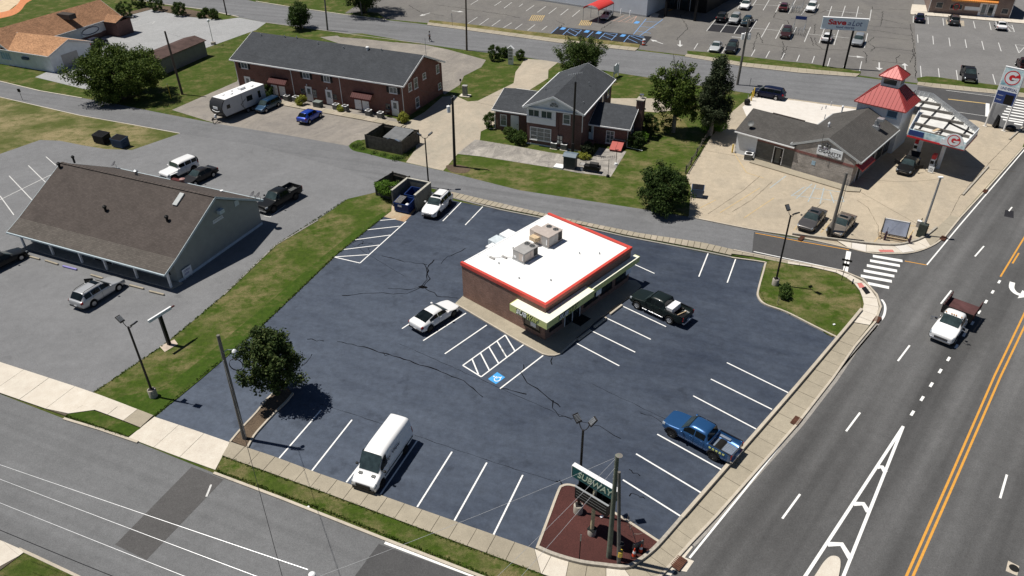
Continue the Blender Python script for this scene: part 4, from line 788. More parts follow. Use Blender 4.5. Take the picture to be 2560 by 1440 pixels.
kerb('kerb', [(1139, 761), (1303, 858), (1357, 887), (1371, 890.5), (1386, 890.5), (1397, 887.5), (1405, 881.5), (1442, 849)], .12, .138, M['kerb'])
for i, (a, b) in enumerate((((1445, 851.5), (1476, 828)), ((1485, 820), (1516, 796.5)), ((1525, 788), (1555, 765)))):
    ps, qs = P(*a), P(*b); mb = MB(); mb.bar((ps.x, ps.y, .1), (qs.x, qs.y, .1), .2, .2); tag(mb.build('wheel_stop', M['kerb'], bevel=.03), 'concrete wheel stop along the restaurant walkway, ' + ('nearest the ramp corner', 'middle one of the three', 'beside the black pickup')[i], 'wheel stop', 'wheel stops at the restaurant')
g = P(1452, 803); q = MB().box(-.55, .55, -.75, .75, 0, .02).build('doormat', M['rubber']); q.location = (g.x, g.y, .132); q.rotation_euler.z = fr.a; tag(q, 'black doormat on the shaded walkway outside the restaurant entrance', 'doormat')
def rooftop_unit(label, x0, x1, y0, y1, h, m, extra):
    t = fthing('rooftop_unit', label, 'air conditioner', fr, 'rooftop air conditioners'); t.location = fr.w(x0, y0, 3.795); w, l = x1 - x0, y1 - y0
    MB().box(-.06, w + .06, -.06, l + .06, 0, .10).build('curb', M['galv'], t)
    MB().box(0, w, 0, l, .10, h).build('cabinet', m, t, bevel=.015)
    MB().box(-.03, w + .03, -.03, l + .03, h + .001, h + .03).build('lid', m, t)
    for k in (.27, .73):
        c = (w * k, l * .80, h + .03); f = MB(); f.lathe([(.30, 0), (.30, .035), (.27, .035), (.27, .006)], c, 20); o = f.build('fan_grille', M['hvac2'], t, 30)
        b = MB(); b.lathe([(.265, .007), (.265, .009)], c, 20)
        b.build('fan_well', M['blackp'], o); bl = MB()
        for j in range(5): a = j * 1.2566 + k; bl.bar((c[0] + .06 * math.cos(a), c[1] + .06 * math.sin(a), c[2] + .02), (c[0] + .24 * math.cos(a), c[1] + .24 * math.sin(a), c[2] + .02), .09, .008)
        bl.build('fan_blade', M['acgrey'], o)
    pn = MB(); pn.box(w + .001, w + .02, l * .06, l * .42, .2, h - .12); pn.box(w + .001, w + .02, l * .45, l * .66, .2, h - .12); pn.box(w * .55, w * .93, -.02, -.001, .2, h - .12); pn.build('access_panel', M['hvac'] if m == M['hvac2'] else M['hvac2'], t)
    cg = MB(); cg.box(w + .001, w + .012, l * .70, l * .96, .22, h - .1); cg.build('coil', M['blackp'], t)
    MB().box(w * .08, w * .3, -.015, -.001, .25, .5).build('label_plate', M['wt'], t); MB().box(w * .86, w * .92, -.03, -.021, .3, h - .3).build('label_plate', M['wt'], t)
    if extra: MB().box(-.75, -.003, l * .12, l * .62, .3, h - .08).build('economiser', m, t, bevel=.02); MB().prism([(-.1, -.55), (.6, -.55), (.75, -.35), (.75, -.003), (-.1, -.003)], .45, .85).build('duct_hood', M['lumber'], t)
    return t
rooftop_unit('grey rooftop air conditioner standing nearer the front corner of the white roof', -7.0, -5.65, 3.65, 5.6, 1.05, M['hvac2'], False)
rooftop_unit('beige rooftop air conditioner with side hood standing nearer the back of the white roof', -7.55, -5.75, 7.2, 9.25, 1.15, M['hvac'], True)
mb = MB(); mb.tube([fr.w(-7.2, 3.9, 3.86), fr.w(-8.6, 2.4, 3.86), fr.w(-9.4, 2.6, 3.86)], .03, 6); gp = mb.build('gas_pipe', M['wt'], rf); gp.matrix_parent_inverse = Matrix.Identity(4)
gp.data.transform(Matrix.Rotation(-fr.a, 4, 'Z') @ Matrix.Translation(-fr.o))
for x, y in ((-8.5, 2.45), (-7.75, 3.3)): MB().box(x - .28, x + .28, y - .1, y + .1, 3.79, 3.92).build('pipe_block', M['hvac2'], rf)
for i, (p0, p1, z, m) in enumerate((((1262, 577), (1290, 592), 3.0, 'wt'), ((1232, 592), (1268, 610), 2.75, 'hvac2'), ((1224, 610), (1247, 622), 2.6, 'wt'))):
    a, b = fr.z(*p0, z), fr.z(*p1, z); y = (a[1] + b[1]) / 2
    x0 = min(a[0], b[0]); MB().box(x0, -10.003, y - .75 + .1 * i, y + .6, .0 if i == 1 else 1.2, z).build('rear_lean_to', M[('wt', 'bluebin', 'wt')[i]] if i != 1 else mat('pale_blue_sheet', (.52, .58, .62), .5), rt)

# ---------------------------------------------------------------- grey gabled office on the left
fr = Frame(P(428, 722), P(428, 722) - P(61, 619.5)); L = 20.0
gh = fthing('grey_office', 'low office with brown shingle roof, grey sided gable and front porch', 'building', fr)
MB().extr([(1.05, 0), (13.55, 0), (13.55, 2.8), (7.8, 5.85), (1.05, 2.45)], 'x', -L - .2, 0).build('wall', M['sidegrey'], gh)
MB().box(.001, .05, 1.05, 13.6, 0, .28).build('base_board', mat('pale_blue_trim', (.50, .58, .64), .6), gh)
gr = gable(gh, 'x', -L - .9, .32, -.45, 14.05, 1.98, 7.8, 6.2, M['shb'], .14, mat('blue_grey_trim', (.44, .52, .56), .5), ze2=2.86, brk=(1.25, 2.74))
pr = MB(); s = (2.74 - 1.98) / 1.7; pr.extr([(-.44, 1.989), (1.25, 2.752), (1.25, 2.744), (-.44, 1.981)], 'x', -L - .88, .30); pr.build('porch_roof', M['shb2'], gr)
rc = MB(); rc.bar((-L - .85, 7.8, 6.22), (.3, 7.8, 6.22), .3, .05)
for k in range(42): rc.cbox((-L - .6 + k * .5, 7.8, 6.25), (.05, .32, .03))
rc.build('ridge_cap', M['shb'], gr)
slabp('porch_floor', [(60, 621), (430, 724), (458, 709), (90, 606)], -.02, .12, M['conc'])
for px, py in ((61, 620), (131, 641), (204, 661), (266, 678), (342, 699), (427, 722)):
    u = fr.l(P(px, py))[0]; MB().box(u - .09, u + .09, 0, .18, .1, 2.05).build('porch_post', M['wt'], gh)
for x0, x1 in ((-17.6, -15.6), (-14.0, -12.2), (-5.0, -3.2), (-2.4, -.8)): window(gh, 'v', 1.05, (x0, x1, .9, 2.0), M['pole'], M['glass'], 2, 1)
for x0 in (-9.6, -11.0): door(gh, 'v', 1.05, (x0, x0 + .95, .12, 2.05), M['pole'], (.1, .9), M['glass'])
window(gh, 'u', 0, fr.ru(533, 558, 555, 537, 0), M['wt'], M['glassgrey'], 2, 2); v0, z0 = fr.u(545, 525, 0); MB().box(.06, .5, v0 - .3, v0 + .35, z0 - .3, z0 + .1).build('window_air_conditioner', mat('ac_blue_white', (.5, .58, .62), .5), gh)
v0, z0 = fr.u(591, 507, 0); MB().box(.001, .05, v0 - .3, v0 + .3, z0 - .3, z0 + .3).build('louvre', mat('ac_blue_white', (.5, .58, .62), .5), gh)
def rz(v): return 2.74 + (v - 1.25) * .528 if v < 7.8 else 6.2 - (v - 7.8) * .534
def on_roof(px, py, side):
    best = None
    for k in range(400):
        v = -.4 + k * .036; u, z = fr.v(px, py, v); e = abs(z - (rz(v) if v > 1.25 else 1.98 + (v + .45) * .447))
        if (v < 7.8) == (side == 'f') and (best is None or e < best[0]): best = (e, u, v)
    return best[1], best[2], rz(best[2])
for px, py, sd, r in ((265, 528, 'f', .13), (419, 553, 'f', .13), (150, 420, 'f', .13), (185, 402, 'b', .12), (342, 438, 'b', .17)):
    x, y, z = on_roof(px, py, sd); vent(gr, x, y, z, r, .55, M['blackp'] if r < .16 else M['galv'], True)
x, y, z = on_roof(447, 500, 'f'); k = MB(); k.cbox((0, 0, .1), (.55, 1.5, .14), Matrix.Rotation(math.atan(.528), 3, 'X')); o = k.build('skylight', mat('skylight_dome', (.42, .44, .44), .25), gr); o.location = (x, y, z)
x, y, z = on_roof(457, 455, 'b'); vent(gr, x, y, z, .2, .45, mat('pink_hood', (.30, .16, .15), .6)); k = MB().cbox((x - 1, y + .1, z + .12), (1.3, .5, .06)).build('roof_hatch', M['maroon'], gr)
x, y, z = on_roof(555, 480, 'b'); vent(gr, x, y, z, .12, .2, M['wt'])
def dish(label, px, py, sd):
    x, y, z = on_roof(px, py, sd); t = thing('satellite_dish', label, 'satellite dish', fr.w(x, y, z), R(200), 'satellite dishes on the grey office'); MB().tube([(0, 0, -.1), (0, 0, .4), (.12, 0, .5)], .025, 6).build('mast', M['galv'], t)
    m = MB(); m.lathe([(.02, 0), (.2, .03), (.36, .10), (.38, .11), (.36, .095), (.2, .02), (.02, -.012)], (0, 0, 0), 18); o = m.build('reflector', mat('dish_grey', (.10, .10, .11), .5), t, 60); o.location = (.15, 0, .55); o.rotation_euler = (0, R(40), 0)
    MB().tube([(.2, 0, .4), (.6, 0, .5)], .015, 5).build('feed_arm', M['galv'], t)
dish('dark satellite dish on the far slope near the ridge of the brown roof', 292, 420, 'b')
dish('dark satellite dish at the far eave corner beside the black pickup', 638, 497, 'b'); dish('dark satellite dish just right of another at the far eave by the black pickup', 652, 500, 'b')
yp = [fr.u(467, 688, .12), fr.u(487, 678, .12)]; t = fthing('yard_sign', 'white printed sign board leaning on the foot of the grey gable wall', 'sign', fr)
v0, z0 = fr.u(463, 700, .15); k = MB(); k.box(.14, .18, v0 - .1, v0 + 1.1, .25, 1.15); k.build('panel', M['signwhite'], t)
for i, s in enumerate(('OPEN', 'NOW')): text(t, s, (.182, v0 + .1, .80 - .32 * i), (0, 1, 0), (0, 0, 1), .2, mat('sign_violet', (.12, .10, .35), .5), .75 if i == 0 else .6)
MB().box(.15, .17, v0 + .05, v0 + .1, .0, .25).build('leg', M['wt'], t); MB().box(.15, .17, v0 + .9, v0 + .95, .0, .25).build('leg', M['wt'], t)
for i, (a, b, m, s) in enumerate((((36, 630), (56, 637), 'walk', 'beside the black car'), ((67, 641), (100, 650), 'walk', 'second from the black car'), ((114, 653), (146, 663), 'walk', 'next to the violet one'), ((158, 667), (193, 676), 'v', ''), ((228, 689), (258, 698), 'walk', 'behind the silver wagon'), ((325, 715), (360, 724), 'walk', 'first past the silver wagon'), ((374, 730), (411, 739), 'walk', 'last, below the corner post'))):
    p, q = P(*a), P(*b); mb = MB(); mb.bar((p.x, p.y, .1), (q.x, q.y, .1), .18, .16)
    tag(mb.build('wheel_stop', M[m] if m != 'v' else mat('violet_paint', (.22, .20, .48), .6), bevel=.03), 'violet painted wheel stop in front of the grey office porch' if m == 'v' else 'tan concrete wheel stop in front of the grey office porch, ' + s, 'wheel stop', None if m == 'v' else 'wheel stops at the grey office')

# ---------------------------------------------------------------- brick townhouses
fr = Frame(P(1014, 295), P(1010, 216, 5.4) - P(573, 148, 5.4)); TF = fr; u0 = fr.z(573, 148, 4.85)[0] + .45; D = fr.l(P(1108, 232))[1] - .1
th = fthing('townhouse_row', 'long two storey red brick townhouse row with a charcoal roof', 'building', fr)
MB().extr([(0, -.05), (D, -.05), (D, 4.68), (D / 2, 7.22), (0, 4.68)], 'x', u0, 0).build('wall', M['brick'], th)
ZR = lambda v: 4.85 + (v + .42) * 2.65 / (D / 2 + .42)
tr = gable(th, 'x', u0 - .45, .4, -.42, D + .42, 4.85, D / 2, 7.5, M['shg'], .16, M['wt'])
for px, py, b in ((653, 90, 0), (712, 94, 0), (742, 96, 0), (795, 111, 0), (859, 121, 0), (919, 124, 1), (954, 127, 0)):
    best = min(((abs(fr.v(px, py, v)[1] - ZR(v)), v) for v in np.linspace(0, D / 2 - .1, 80))); v = best[1]; u, z = fr.v(px, py, v)
    vent(tr, u, v, ZR(v), .16 if b else .08, .4 if b else .34, M['wt'] if b else M['galv'], bool(b))
def t2(x0, y0, x1, y1): return (x0 / 3.6 + 560, y0 / 3.6, x1 / 3.6 + 560, y1 / 3.6)
for q in ((148, 562, 215, 606), (705, 655, 772, 696), (893, 682, 955, 728), (1485, 785, 1560, 830)):
    r = fr.rv(*t2(*q)); r = (r[0], r[1], r[2] - .25, min(r[3] + .1, 4.5)); window(th, 'v', 0, r, M['wt'], M['glassgrey'], 2, 1); shutters(th, 'v', 0, r, M['plast'])
for q in ((690, 795, 732, 840), (982, 848, 1018, 893), (1455, 930, 1498, 980), (236, 712, 280, 750)): window(th, 'v', 0, fr.rv(*t2(*q)), M['acgrey'], M['glass'], 2, 1)
for q in ((188, 705, 228, 790), (738, 800, 795, 905), (918, 828, 970, 935), (1512, 935, 1565, 1045)): r = fr.rv(*t2(*q)); door(th, 'v', 0, (r[0], r[0] + 1.0, .12, 2.25), M['wt'], (.5, .9))
for q in ((432, 785, 488, 850), (500, 790, 545, 862), (1182, 915, 1237, 985), (1250, 925, 1300, 995)): r = fr.rv(*t2(*q)); door(th, 'v', 0, (r[0], r[0] + .95, .12, 2.2), M['wt'], None)
for x0, x1, y in ((375, 535, 760), (1120, 1300, 890)):
    a = fr.v(x0 / 3.6 + 560, y / 3.6, -1.2); b = fr.v(x1 / 3.6 + 560, (y + 28) / 3.6, -1.2); q = fr.v((x0 + x1) / 7.2 + 560, (y - 68) / 3.6, 0)[1] - 3.35; aw = MB(); aw.extr([(0, 3.35 + q), (-.45, 3.25 + q), (-1.05, 2.75 + q), (-1.05, 2.5 + q), (-1.02, 2.5 + q), (-1.02, 2.72 + q), (-.43, 3.2 + q), (0, 3.3 + q)], 'x', a[0] + .2, b[0] + .2)
    o = aw.build('awning', M['maroon'], th)
    for u in (a[0] + .25, b[0] + .15): MB().bar((u, -1.0, 2.5 + q), (u, -.02, 2.5 + q), .03).build('bracket', M['plast'], o)
    rb = MB(); n = 9
    for k in range(n): u = a[0] + .2 + (b[0] - a[0]) * (k + .5) / n; rb.extr([(-.46, 3.275 + q), (-1.06, 2.775 + q), (-1.06, 2.745 + q), (-.46, 3.245 + q)], 'x', u - .02, u + .02)
    rb.build('seam', M['maroon'], o)
for px, b in ((573.5, (597, 210)), (726, None), (847, None), (1003.5, None)):
    u = {573.5: u0 + .1, 726: fr.v(727, 178, 0)[0], 847: fr.v(848.5, 197, 0)[0], 1003.5: -.12}[px]; downspout(th, [(u, -.38, 4.68), (u, -.07, 4.35), (u, -.07, .15)])
for q in ((1655, 755, 1675, 820), (1705, 710, 1745, 785), (1720, 885, 1760, 955), (1785, 665, 1812, 705), (1905, 590, 1935, 650), (1925, 755, 1945, 800)):
    r = fr.ru(*t2(*q)); window(th, 'u', 0, (r[0], max(r[1], r[0] + .9), r[2], r[3]), M['wt'], M['glassgrey'], 1, 2)
k = MB().tube([(-.6, 7.9, 4.9), (-.6, 7.9, 9.2)], .03, 6).build('antenna_mast', M['galv'], th)
lm = MB()
for q in ((740, 775), (922, 805), (1525, 912)): u, z = fr.v(q[0] / 3.6 + 560, q[1] / 3.6, 0); lm.lathe([(.05, 0), (.1, .08), (.06, .22)], (u + .2, -.12, 2.5), 8)
lm.build('porch_lamp', M['wt'], th)
mt = MB()
for i in range(3):
    for j in range(2): mt.box(-18.45 + j * .32, -18.2 + j * .32, -.16, 0, .8 + i * .42, 1.15 + i * .42)
ub = fr.v(786, 232, 0)[0]; mt.v = [(x + 18.3 + ub, y, z) for x, y, z in mt.v]; mt.build('electric_meter', M['galv'], th)
pav = pavement('sidewalk', [(640, 244), (696, 262.5), (800, 282), (900, 300), (988, 317)], [(648, 236), (704, 253), (806, 271), (905, 290), (998, 308)], 14, ['walk', 'drive'])
def condenser(label, px, py, s=.8, group=None, z=0, m=None):
    g = P(px, py, z); t = thing('condenser_unit', label, 'condenser', g, TF.a, group); MB().box(-s * .62, s * .62, -s * .62, s * .62, 0, .06).build('pad', M['walk2'], t)
    MB().box(-s / 2, s / 2, -s / 2, s / 2, .06, .8).build('body', m or M['acgrey'], t); lv = MB()
    for k in range(6): lv.box(-s / 2 - .012, s / 2 + .012, -s / 2 - .012, s / 2 + .012, .14 + k * .1, .17 + k * .1)
    lv.build('louvre', M['acgrey'], t); c = MB(); c.box(-s / 2 - .02, s / 2 + .02, -s / 2 - .02, s / 2 + .02, .801, .84); c.build('top_cover', M['wt'], t); f = MB(); f.lathe([(s * .44, .841), (s * .44, .85), (s * .38, .85), (s * .38, .844), (.02, .844)], (0, 0, 0), 16); f.build('fan_grille', M['blackp'], t)
for q, s in (((352, 862), 'beside the white trailer'), ((573, 905), 'second from the white trailer'), ((652, 915), 'by the yellow-green shrub'), ((1012, 985), 'beside the white door and downspout'), ((1095, 998), 'just right of the second downspout'), ((1305, 1040), 'below the right-hand awning doors'), ((1412, 1060), 'nearest the corner door')):
    condenser('grey condenser with white top along the townhouse front, ' + s, q[0] / 3.6 + 560, q[1] / 3.6, .76, 'condensers along the townhouse front', .1)
g = P(796, 268); t = thing('transformer_box', 'squat grey-green utility box on the walk before the townhouses', 'utility box', g, TF.a); MB().box(-.6, .6, -.45, .45, 0, .85).build('cabinet', mat('utility_green', (.085, .10, .095), .6), t, bevel=.03); MB().box(-.63, .63, -.48, .48, .85, .92).build('lid', mat('utility_lid', (.17, .20, .185), .6), t)
st = thing('corner_steps', 'two concrete steps at the end of the townhouse walk', 'steps', P(992, 316), TF.a); MB().box(-.2, 1.2, -1.0, .6, 0, .1).build('step', M['walk'], st); MB().box(-.2, .8, -.8, .6, .101, .2).build('step', M['walk'], st)
g = P(970, 292); t = thing('cart', 'dark folding cart left near the townhouse corner door', 'cart', (g.x, g.y, .1), TF.a); k = MB()
for z in (.35, .75): k.box(-.35, .35, -.25, .25, z, z + .03)
k.build('tray', M['plast'], t)
for sx in (-1, 1):
    for sy in (-1, 1): MB().tube([(sx * .33, sy * .23, .05), (sx * .33, sy * .23, 1.05)], .02, 6).build('leg', M['plast'], t)

# ---------------------------------------------------------------- brick house with two wings
S = lambda x, y: (1200 + x / 4.645, 140 + y / 4.645)
a, b = P(*S(545, 1015)), P(*S(1060, 1100)); dd = b - a; fr = Frame(a, Matrix.Rotation(R(1.0), 3, 'Z') @ dd); HF = fr
hs = fthing('brick_house', 'dark brick house with white pediment gable and two lower wings', 'building', fr)
MB().extr([(0, -.05), (7.5, -.05), (7.5, 5.1), (3.75, 6.75), (0, 5.1)], 'y', 0, 13.4).build('wall', M['brickhouse'], hs)
hr = gable(hs, 'y', -.55, 13.8, -.35, 7.85, 5.3, 3.75, 7.1, M['shg'], .16, M['wt'])
MB().extr([(-.1, 5.12), (7.6, 5.12), (3.75, 6.88)], 'y', -.14, -.004).build('pediment', M['sidewhite'], hs)
MB().box(-.2, 7.7, -.32, -.145, 5.02, 5.2).build('cornice', M['wt'], hs)
fl = MB(); fl.add([(3.75, -.17, 5.6)] + [(3.75 + .6 * math.cos(R(k * 18)), -.17, 5.6 + .6 * math.sin(R(k * 18))) for k in range(11)], [(0, k + 2, k + 1) for k in range(10)]); fo = fl.build('fanlight', M['glassgrey'], hs)
fb = MB(); fb.tube([(3.75 + .62 * math.cos(R(k * 18)), -.18, 5.6 + .62 * math.sin(R(k * 18))) for k in range(11)] + [(3.13, -.18, 5.6)], .04, 5)
for k in (45, 90, 135): fb.bar((3.75, -.18, 5.6), (3.75 + .6 * math.cos(R(k)), -.18, 5.6 + .6 * math.sin(R(k))), .03)
fb.build('frame', M['wt'], fo)
bay = MB().box(0.0, 4.0, -.12, -.003, 3.0, 5.1).build('bay_panel', M['sidewhite'], hs)
for q in ((562, 610, 690, 712), (710, 630, 838, 735)): window(hs, 'v', -.12, fr.rv(*S(q[0], q[1]), *S(q[2], q[3]), -.12), M['wt'], mat('green_glass', (.055, .080, .075), .12), 2, 1)
r = fr.rv(*S(582, 815), *S(825, 1000)); window(hs, 'v', 0, (r[0], r[1], max(r[2], .45), r[3]), M['wt'], M['glassgrey'], 3, 3, .09)
window(hs, 'v', 0, fr.rv(*S(965, 668), *S(1048, 800)), M['wt'], M['glassgrey'], 1, 2, .09)
MB().box(-.05, 7.55, -.03, -.001, 0, .18).build('base_course', M['wall_w'], hs)
MB().extr([(3.0, -.05), (11, -.05), (11, 2.85), (7, 4.2), (3.0, 2.85)], 'x', -5.8, -.004).build('wing_wall', M['brickhouse'], hs); lw = gable(hs, 'x', -6.15, -.01, 2.6, 11.4, 2.98, 7, 4.5, M['shg'], .14, M['wt'], 'wing_roof')
MB().extr([(3.3, -.05), (10.6, -.05), (10.6, 2.65), (7, 4.0), (3.3, 2.65)], 'x', 7.504, 12.7).build('wing_wall', M['brickhouse'], hs); rw = gable(hs, 'x', 7.51, 13.1, 2.9, 11.0, 2.75, 7, 4.35, M['shg'], .14, M['wt'], 'wing_roof')
window(hs, 'v', 3.0, fr.rv(*S(235, 672), *S(312, 815), 3.0), M['wt'], M['glassgrey'], 1, 2, .09); r = fr.rv(*S(365, 690), *S(440, 850), 3.0); door(hs, 'v', 3.0, (r[0], r[0] + 1.0, .15, 2.3), M['wt'], None)
r = fr.rv(*S(1230, 830), *S(1305, 975), 3.3); door(hs, 'v', 3.3, (r[0], r[0] + 1.0, .5, 2.5), mat('pale_blue_door', (.46, .58, .66), .5), (.5, .92), M['glass']); MB().box(r[0] - .3, r[0] + 1.3, 2.2, 3.29, 0, .48).build('stoop', M['brickhouse'], hs)
window(hs, 'v', 3.3, fr.rv(*S(1468, 862), *S(1555, 1020), 3.3), M['wt'], M['glassgrey'], 2, 3, .09)
window(hs, 'u', 12.7, (5.2, 6.1, .9, 2.2), M['wt'], M['glass'], 1, 2); window(hs, 'u', 12.7, (8.6, 9.5, .9, 2.2), M['wt'], M['glass'], 1, 2)
for y0 in (8.6, 11.2): window(hs, 'u', 7.5, (y0, y0 + 1.0, 3.4, 4.8), M['wt'], M['glass'], 1, 2)
ch = MB().box(12.75, 13.65, 6.6, 7.9, 0, 5.3).build('chimney', M['brickhouse'], hs); MB().box(12.68, 13.72, 6.53, 7.97, 5.3, 5.42).build('cap', M['conc'], ch); c = MB(); c.lathe([(.18, 0), (.18, .35), (.3, .4), (.3, .5), (.05, .58)], (13.2, 7.4, 5.42), 12); c.build('flue', M['chrome'], ch, 40)
downspout(hs, [(-5.85, 2.7, 2.85), (-5.85, 2.9, 2.6), (-5.85, 2.9, .15), (-6.6, 2.6, .12)]); downspout(hs, [(12.75, 3.0, 2.6), (12.75, 3.2, 2.4), (12.75, 3.2, .2), (14.9, 3.0, .12)]); downspout(hs, [(7.56, -.06, 5.0), (7.56, -.06, 2.7)]); downspout(hs, [(4.3, -.08, 5.0), (4.3, -.08, .2)], M['brickhouse'])
for x, y, zz in ((.9, 4.5, .5), (5.9, 7.6, .45), (6.9, 2.2, .2)): vent(hr, x, y, 5.3 + min(x + .35, 7.85 - x) * .439, .07, zz, M['galv'], False)
bk = fthing('cellar_hatch', 'sloping red cellar hatch against the right wing of the brick house', 'hatch', fr); q = fr.l(P(*S(1585, 1090))); v1 = 3.25; MB().extr([(v1, 0), (v1, .95), (v1 - .25, .9), (v1 - 1.7, .28), (v1 - 1.7, 0)], 'x', q[0] - .72, q[0] + .72).build('frame', mat('hatch_side', (.14, .035, .03), .7), bk)
for sx in (-1, 1): k = MB(); x0, x1 = sorted((q[0] + sx * .02, q[0] + sx * .78)); k.extr([(v1 - .2, .96), (v1 - 1.76, .30), (v1 - 1.76, .25), (v1 - .2, .91)], 'x', x0, x1); k.build('door', M['bulkhead'], bk)
MB().box(q[0] - .9, q[0] + .9, v1 - .1, v1 + .03, .97, 1.04).build('header', M['hvac2'], bk)
for (x, y), s in (((865, 1070), 'left one beside the meter panel'), ((982, 1085), 'right one near the pole')): condenser('white topped condenser behind the brick house, ' + s, *S(x, y), .8, 'condensers behind the brick house')
k = fr.v(*S(930, 1010), 0); mp = MB()
for i in range(2):
    for j in range(2): mp.box(k[0] - .35 + i * .38, k[0] - .05 + i * .38, -.2, -.004, .7 + j * .62, 1.2 + j * .62)
mp.build('electric_meter', M['galv'], hs)
sd = fthing('storage_shed', 'small grey plastic shed with pitched lid beside the patio', 'shed', fr); q = fr.l(P(*S(1035, 1320))); x, y = q
MB().box(x - .8, x + .7, y, y + 1.0, .0, 1.75).build('body', mat('shed_grey', (.065, .07, .078), .6), sd, bevel=.03); MB().extr([(y - .1, 1.72), (y + .45, 1.98), (y + 1.1, 1.9), (y + 1.1, 1.8), (y - .1, 1.64)], 'x', x - .9, x + .8).build('roof', mat('shed_lid', (.12, .16, .20), .6), sd)
for k in range(5): MB().box(x - .78 + k * .3, x - .75 + k * .3, y - .02, y - .001, .1, 1.6).build('rib', mat('shed_grey', (.065, .07, .078), .6), sd)
q = fr.l(P(*S(925, 1300))); k = MB().box(q[0] - .7, q[0] + .5, q[1] - .4, q[1] + .7, .0, .22).build('plastic_board', M['wt']); k.location = fr.o; k.rotation_euler.z = fr.a; tag(k, 'low white plastic board lying beside the grey plastic shed', 'board')
gs = fthing('gas_grill', 'black covered grill trolley at the edge of the patio', 'grill', fr); x, y = fr.l(P(*S(1300, 1360)))
MB().box(x - 1.1, x + .9, y, y + .8, .35, .85).build('cabinet', M['blackp'], gs, bevel=.05); k = MB(); k.extr([(y, .86), (y + .1, 1.2), (y + .4, 1.35), (y + .7, 1.2), (y + .8, .86)], 'x', x - .4, x + .6); k.build('hood', M['blackp'], gs); MB().box(x - 1.7, x - 1.1, y + .05, y + .75, .8, .86).build('side_shelf', M['hvac2'], gs)
for dx in (-.9, .7):
    for dy in (.1, .7): MB().lathe([(.05, 0), (.05, .35)], (x + dx, y + dy, 0), 8).build('leg', M['blackp'], gs)
k = MB(); k.lathe([(.15, .02), (.17, .2), (.12, .4), (.05, .45)], (x - 1.4, y + .3, 0), 10); k.build('gas_bottle', M['wt'], gs, 40)
for (px, py), hh, s in ((S(1485, 1405), 2.3, 'with a clothes line, at the lower patio corner'), (S(1578, 1265), 2.0, 'in a white tub, by the red cellar hatch'), (S(1228, 1290), 1.4, 'by the grill')):
    t = thing('patio_post', 'thin dark post on the patio, ' + s, 'post', P(px, py)); MB().lathe([(.22, 0), (.2, .25), (.05, .27)], (0, 0, 0), 12).build('base', M['wt'] if hh == 2.0 else M['plast'], t, 40); MB().lathe([(.035, .2), (.03, hh)], (0, 0, 0), 8).build('pole', M['pole'], t)
    if hh == 2.0: MB().box(-.2, .2, -.04, .04, hh, hh + .06).build('crossbar', M['pole'], t)
a, b = P(*S(1228, 1290)), P(*S(1485, 1405)); k = MB(); k.tube([(a.x, a.y, 1.4), ((a.x + b.x) / 2, (a.y + b.y) / 2, 1.5), (b.x, b.y, 2.2)], .012, 5); tag(k.build('clothes_line', M['plast']), 'thin dark line strung between two patio posts', 'line')

# ---------------------------------------------------------------- fuel station shop with red roofed tower
T = lambda x, y: (1800 + x / 6, 240 + y / 6)
a, b = P(*T(1065, 1105)), P(*T(1930, 1360)); fr = Frame(b, b - a); GF = fr
gb = fthing('fuel_shop', 'split faced block shop with grey roofs and a red roofed lookout tower', 'building', fr)
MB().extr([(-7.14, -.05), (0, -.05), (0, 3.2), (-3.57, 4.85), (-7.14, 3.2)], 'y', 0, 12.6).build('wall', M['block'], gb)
MB().box(-7.15, .03, -.03, -.001, 2.42, 2.72).build('brick_band', M['brickband'], gb)
mr = gable(gb, 'y', -.10, 12.7, -7.75, .65, 3.32, -3.57, 5.15, M['shd'], .16, mat('soffit_grey', (.38, .40, .41), .6))
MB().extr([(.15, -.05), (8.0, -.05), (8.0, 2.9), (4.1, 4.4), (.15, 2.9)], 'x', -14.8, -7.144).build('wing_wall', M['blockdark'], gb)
MB().box(-12.1, -7.16, .12, .149, 2.42, 2.72).build('brick_band', M['brickband'], gb)
MB().box(-14.83, -12.1, .10, .148, 0, 2.86).build('wall_panel', M['wall_w'], gb); MB().box(-14.86, -14.80, .10, 8.0, 0, 2.86).build('wall_panel', M['wall_w'], gb)
wr = gable(gb, 'x', -15.1, -7.16, -.25, 8.4, 3.02, 4.1, 4.75, M['shd'], .14, None, 'wing_roof'); MB().box(-15.1, -7.2, -.36, -.255, 2.86, 3.0).build('gutter', M['wt'], wr)
k = MB(); k.add([(-7.16, 1.12, 3.575), (-7.16, 4.1, 4.76), (-7.16, 7.1, 3.575), (-4.42, 4.1, 4.76), (-7.16, 4.1, 3.2)], [(0, 3, 1), (1, 3, 2), (0, 4, 3), (4, 2, 3), (0, 1, 2, 4)]); k.build('valley', M['shd'], wr)
MB().box(-12.4, -8.2, 4.0, 4.25, 4.75, 4.80).build('ridge_vent', M['shb'], wr)
r = fr.rv(*T(805, 815), *T(950, 1040), .15); door(gb, 'v', .15, (r[0] + .1, r[0] + 1.2, .15, 2.25), M['blackp'], (.06, .95), M['glass'])
sg = fthing('shop_sign', 'white wall sign reading CIGARETTE OUTLET on the block gable', 'sign', fr)
MB().box(-4.55, -1.55, -.14, -.01, 2.95, 4.0).build('panel', M['signwhite'], sg); text(sg, 'CIGARETTE', (-4.4, -.14, 3.28), (1, 0, 0), (0, 0, 1), .34, M['blackp'], 2.7, offset=.012); text(sg, 'OUTLET', (-3.1, -.14, 3.0), (1, 0, 0), (0, 0, 1), .2, M['blackp'], 1.2, offset=.01); MB().box(-4.35, -3.3, -.155, -.142, 3.72, 3.92).build('lettering', mat('deep_purple', (.06, .03, .08), .5), sg); text(sg, 'TOBACCO', (-4.25, -.155, 3.77), (1, 0, 0), (0, 0, 1), .1, M['signwhite'], .85)
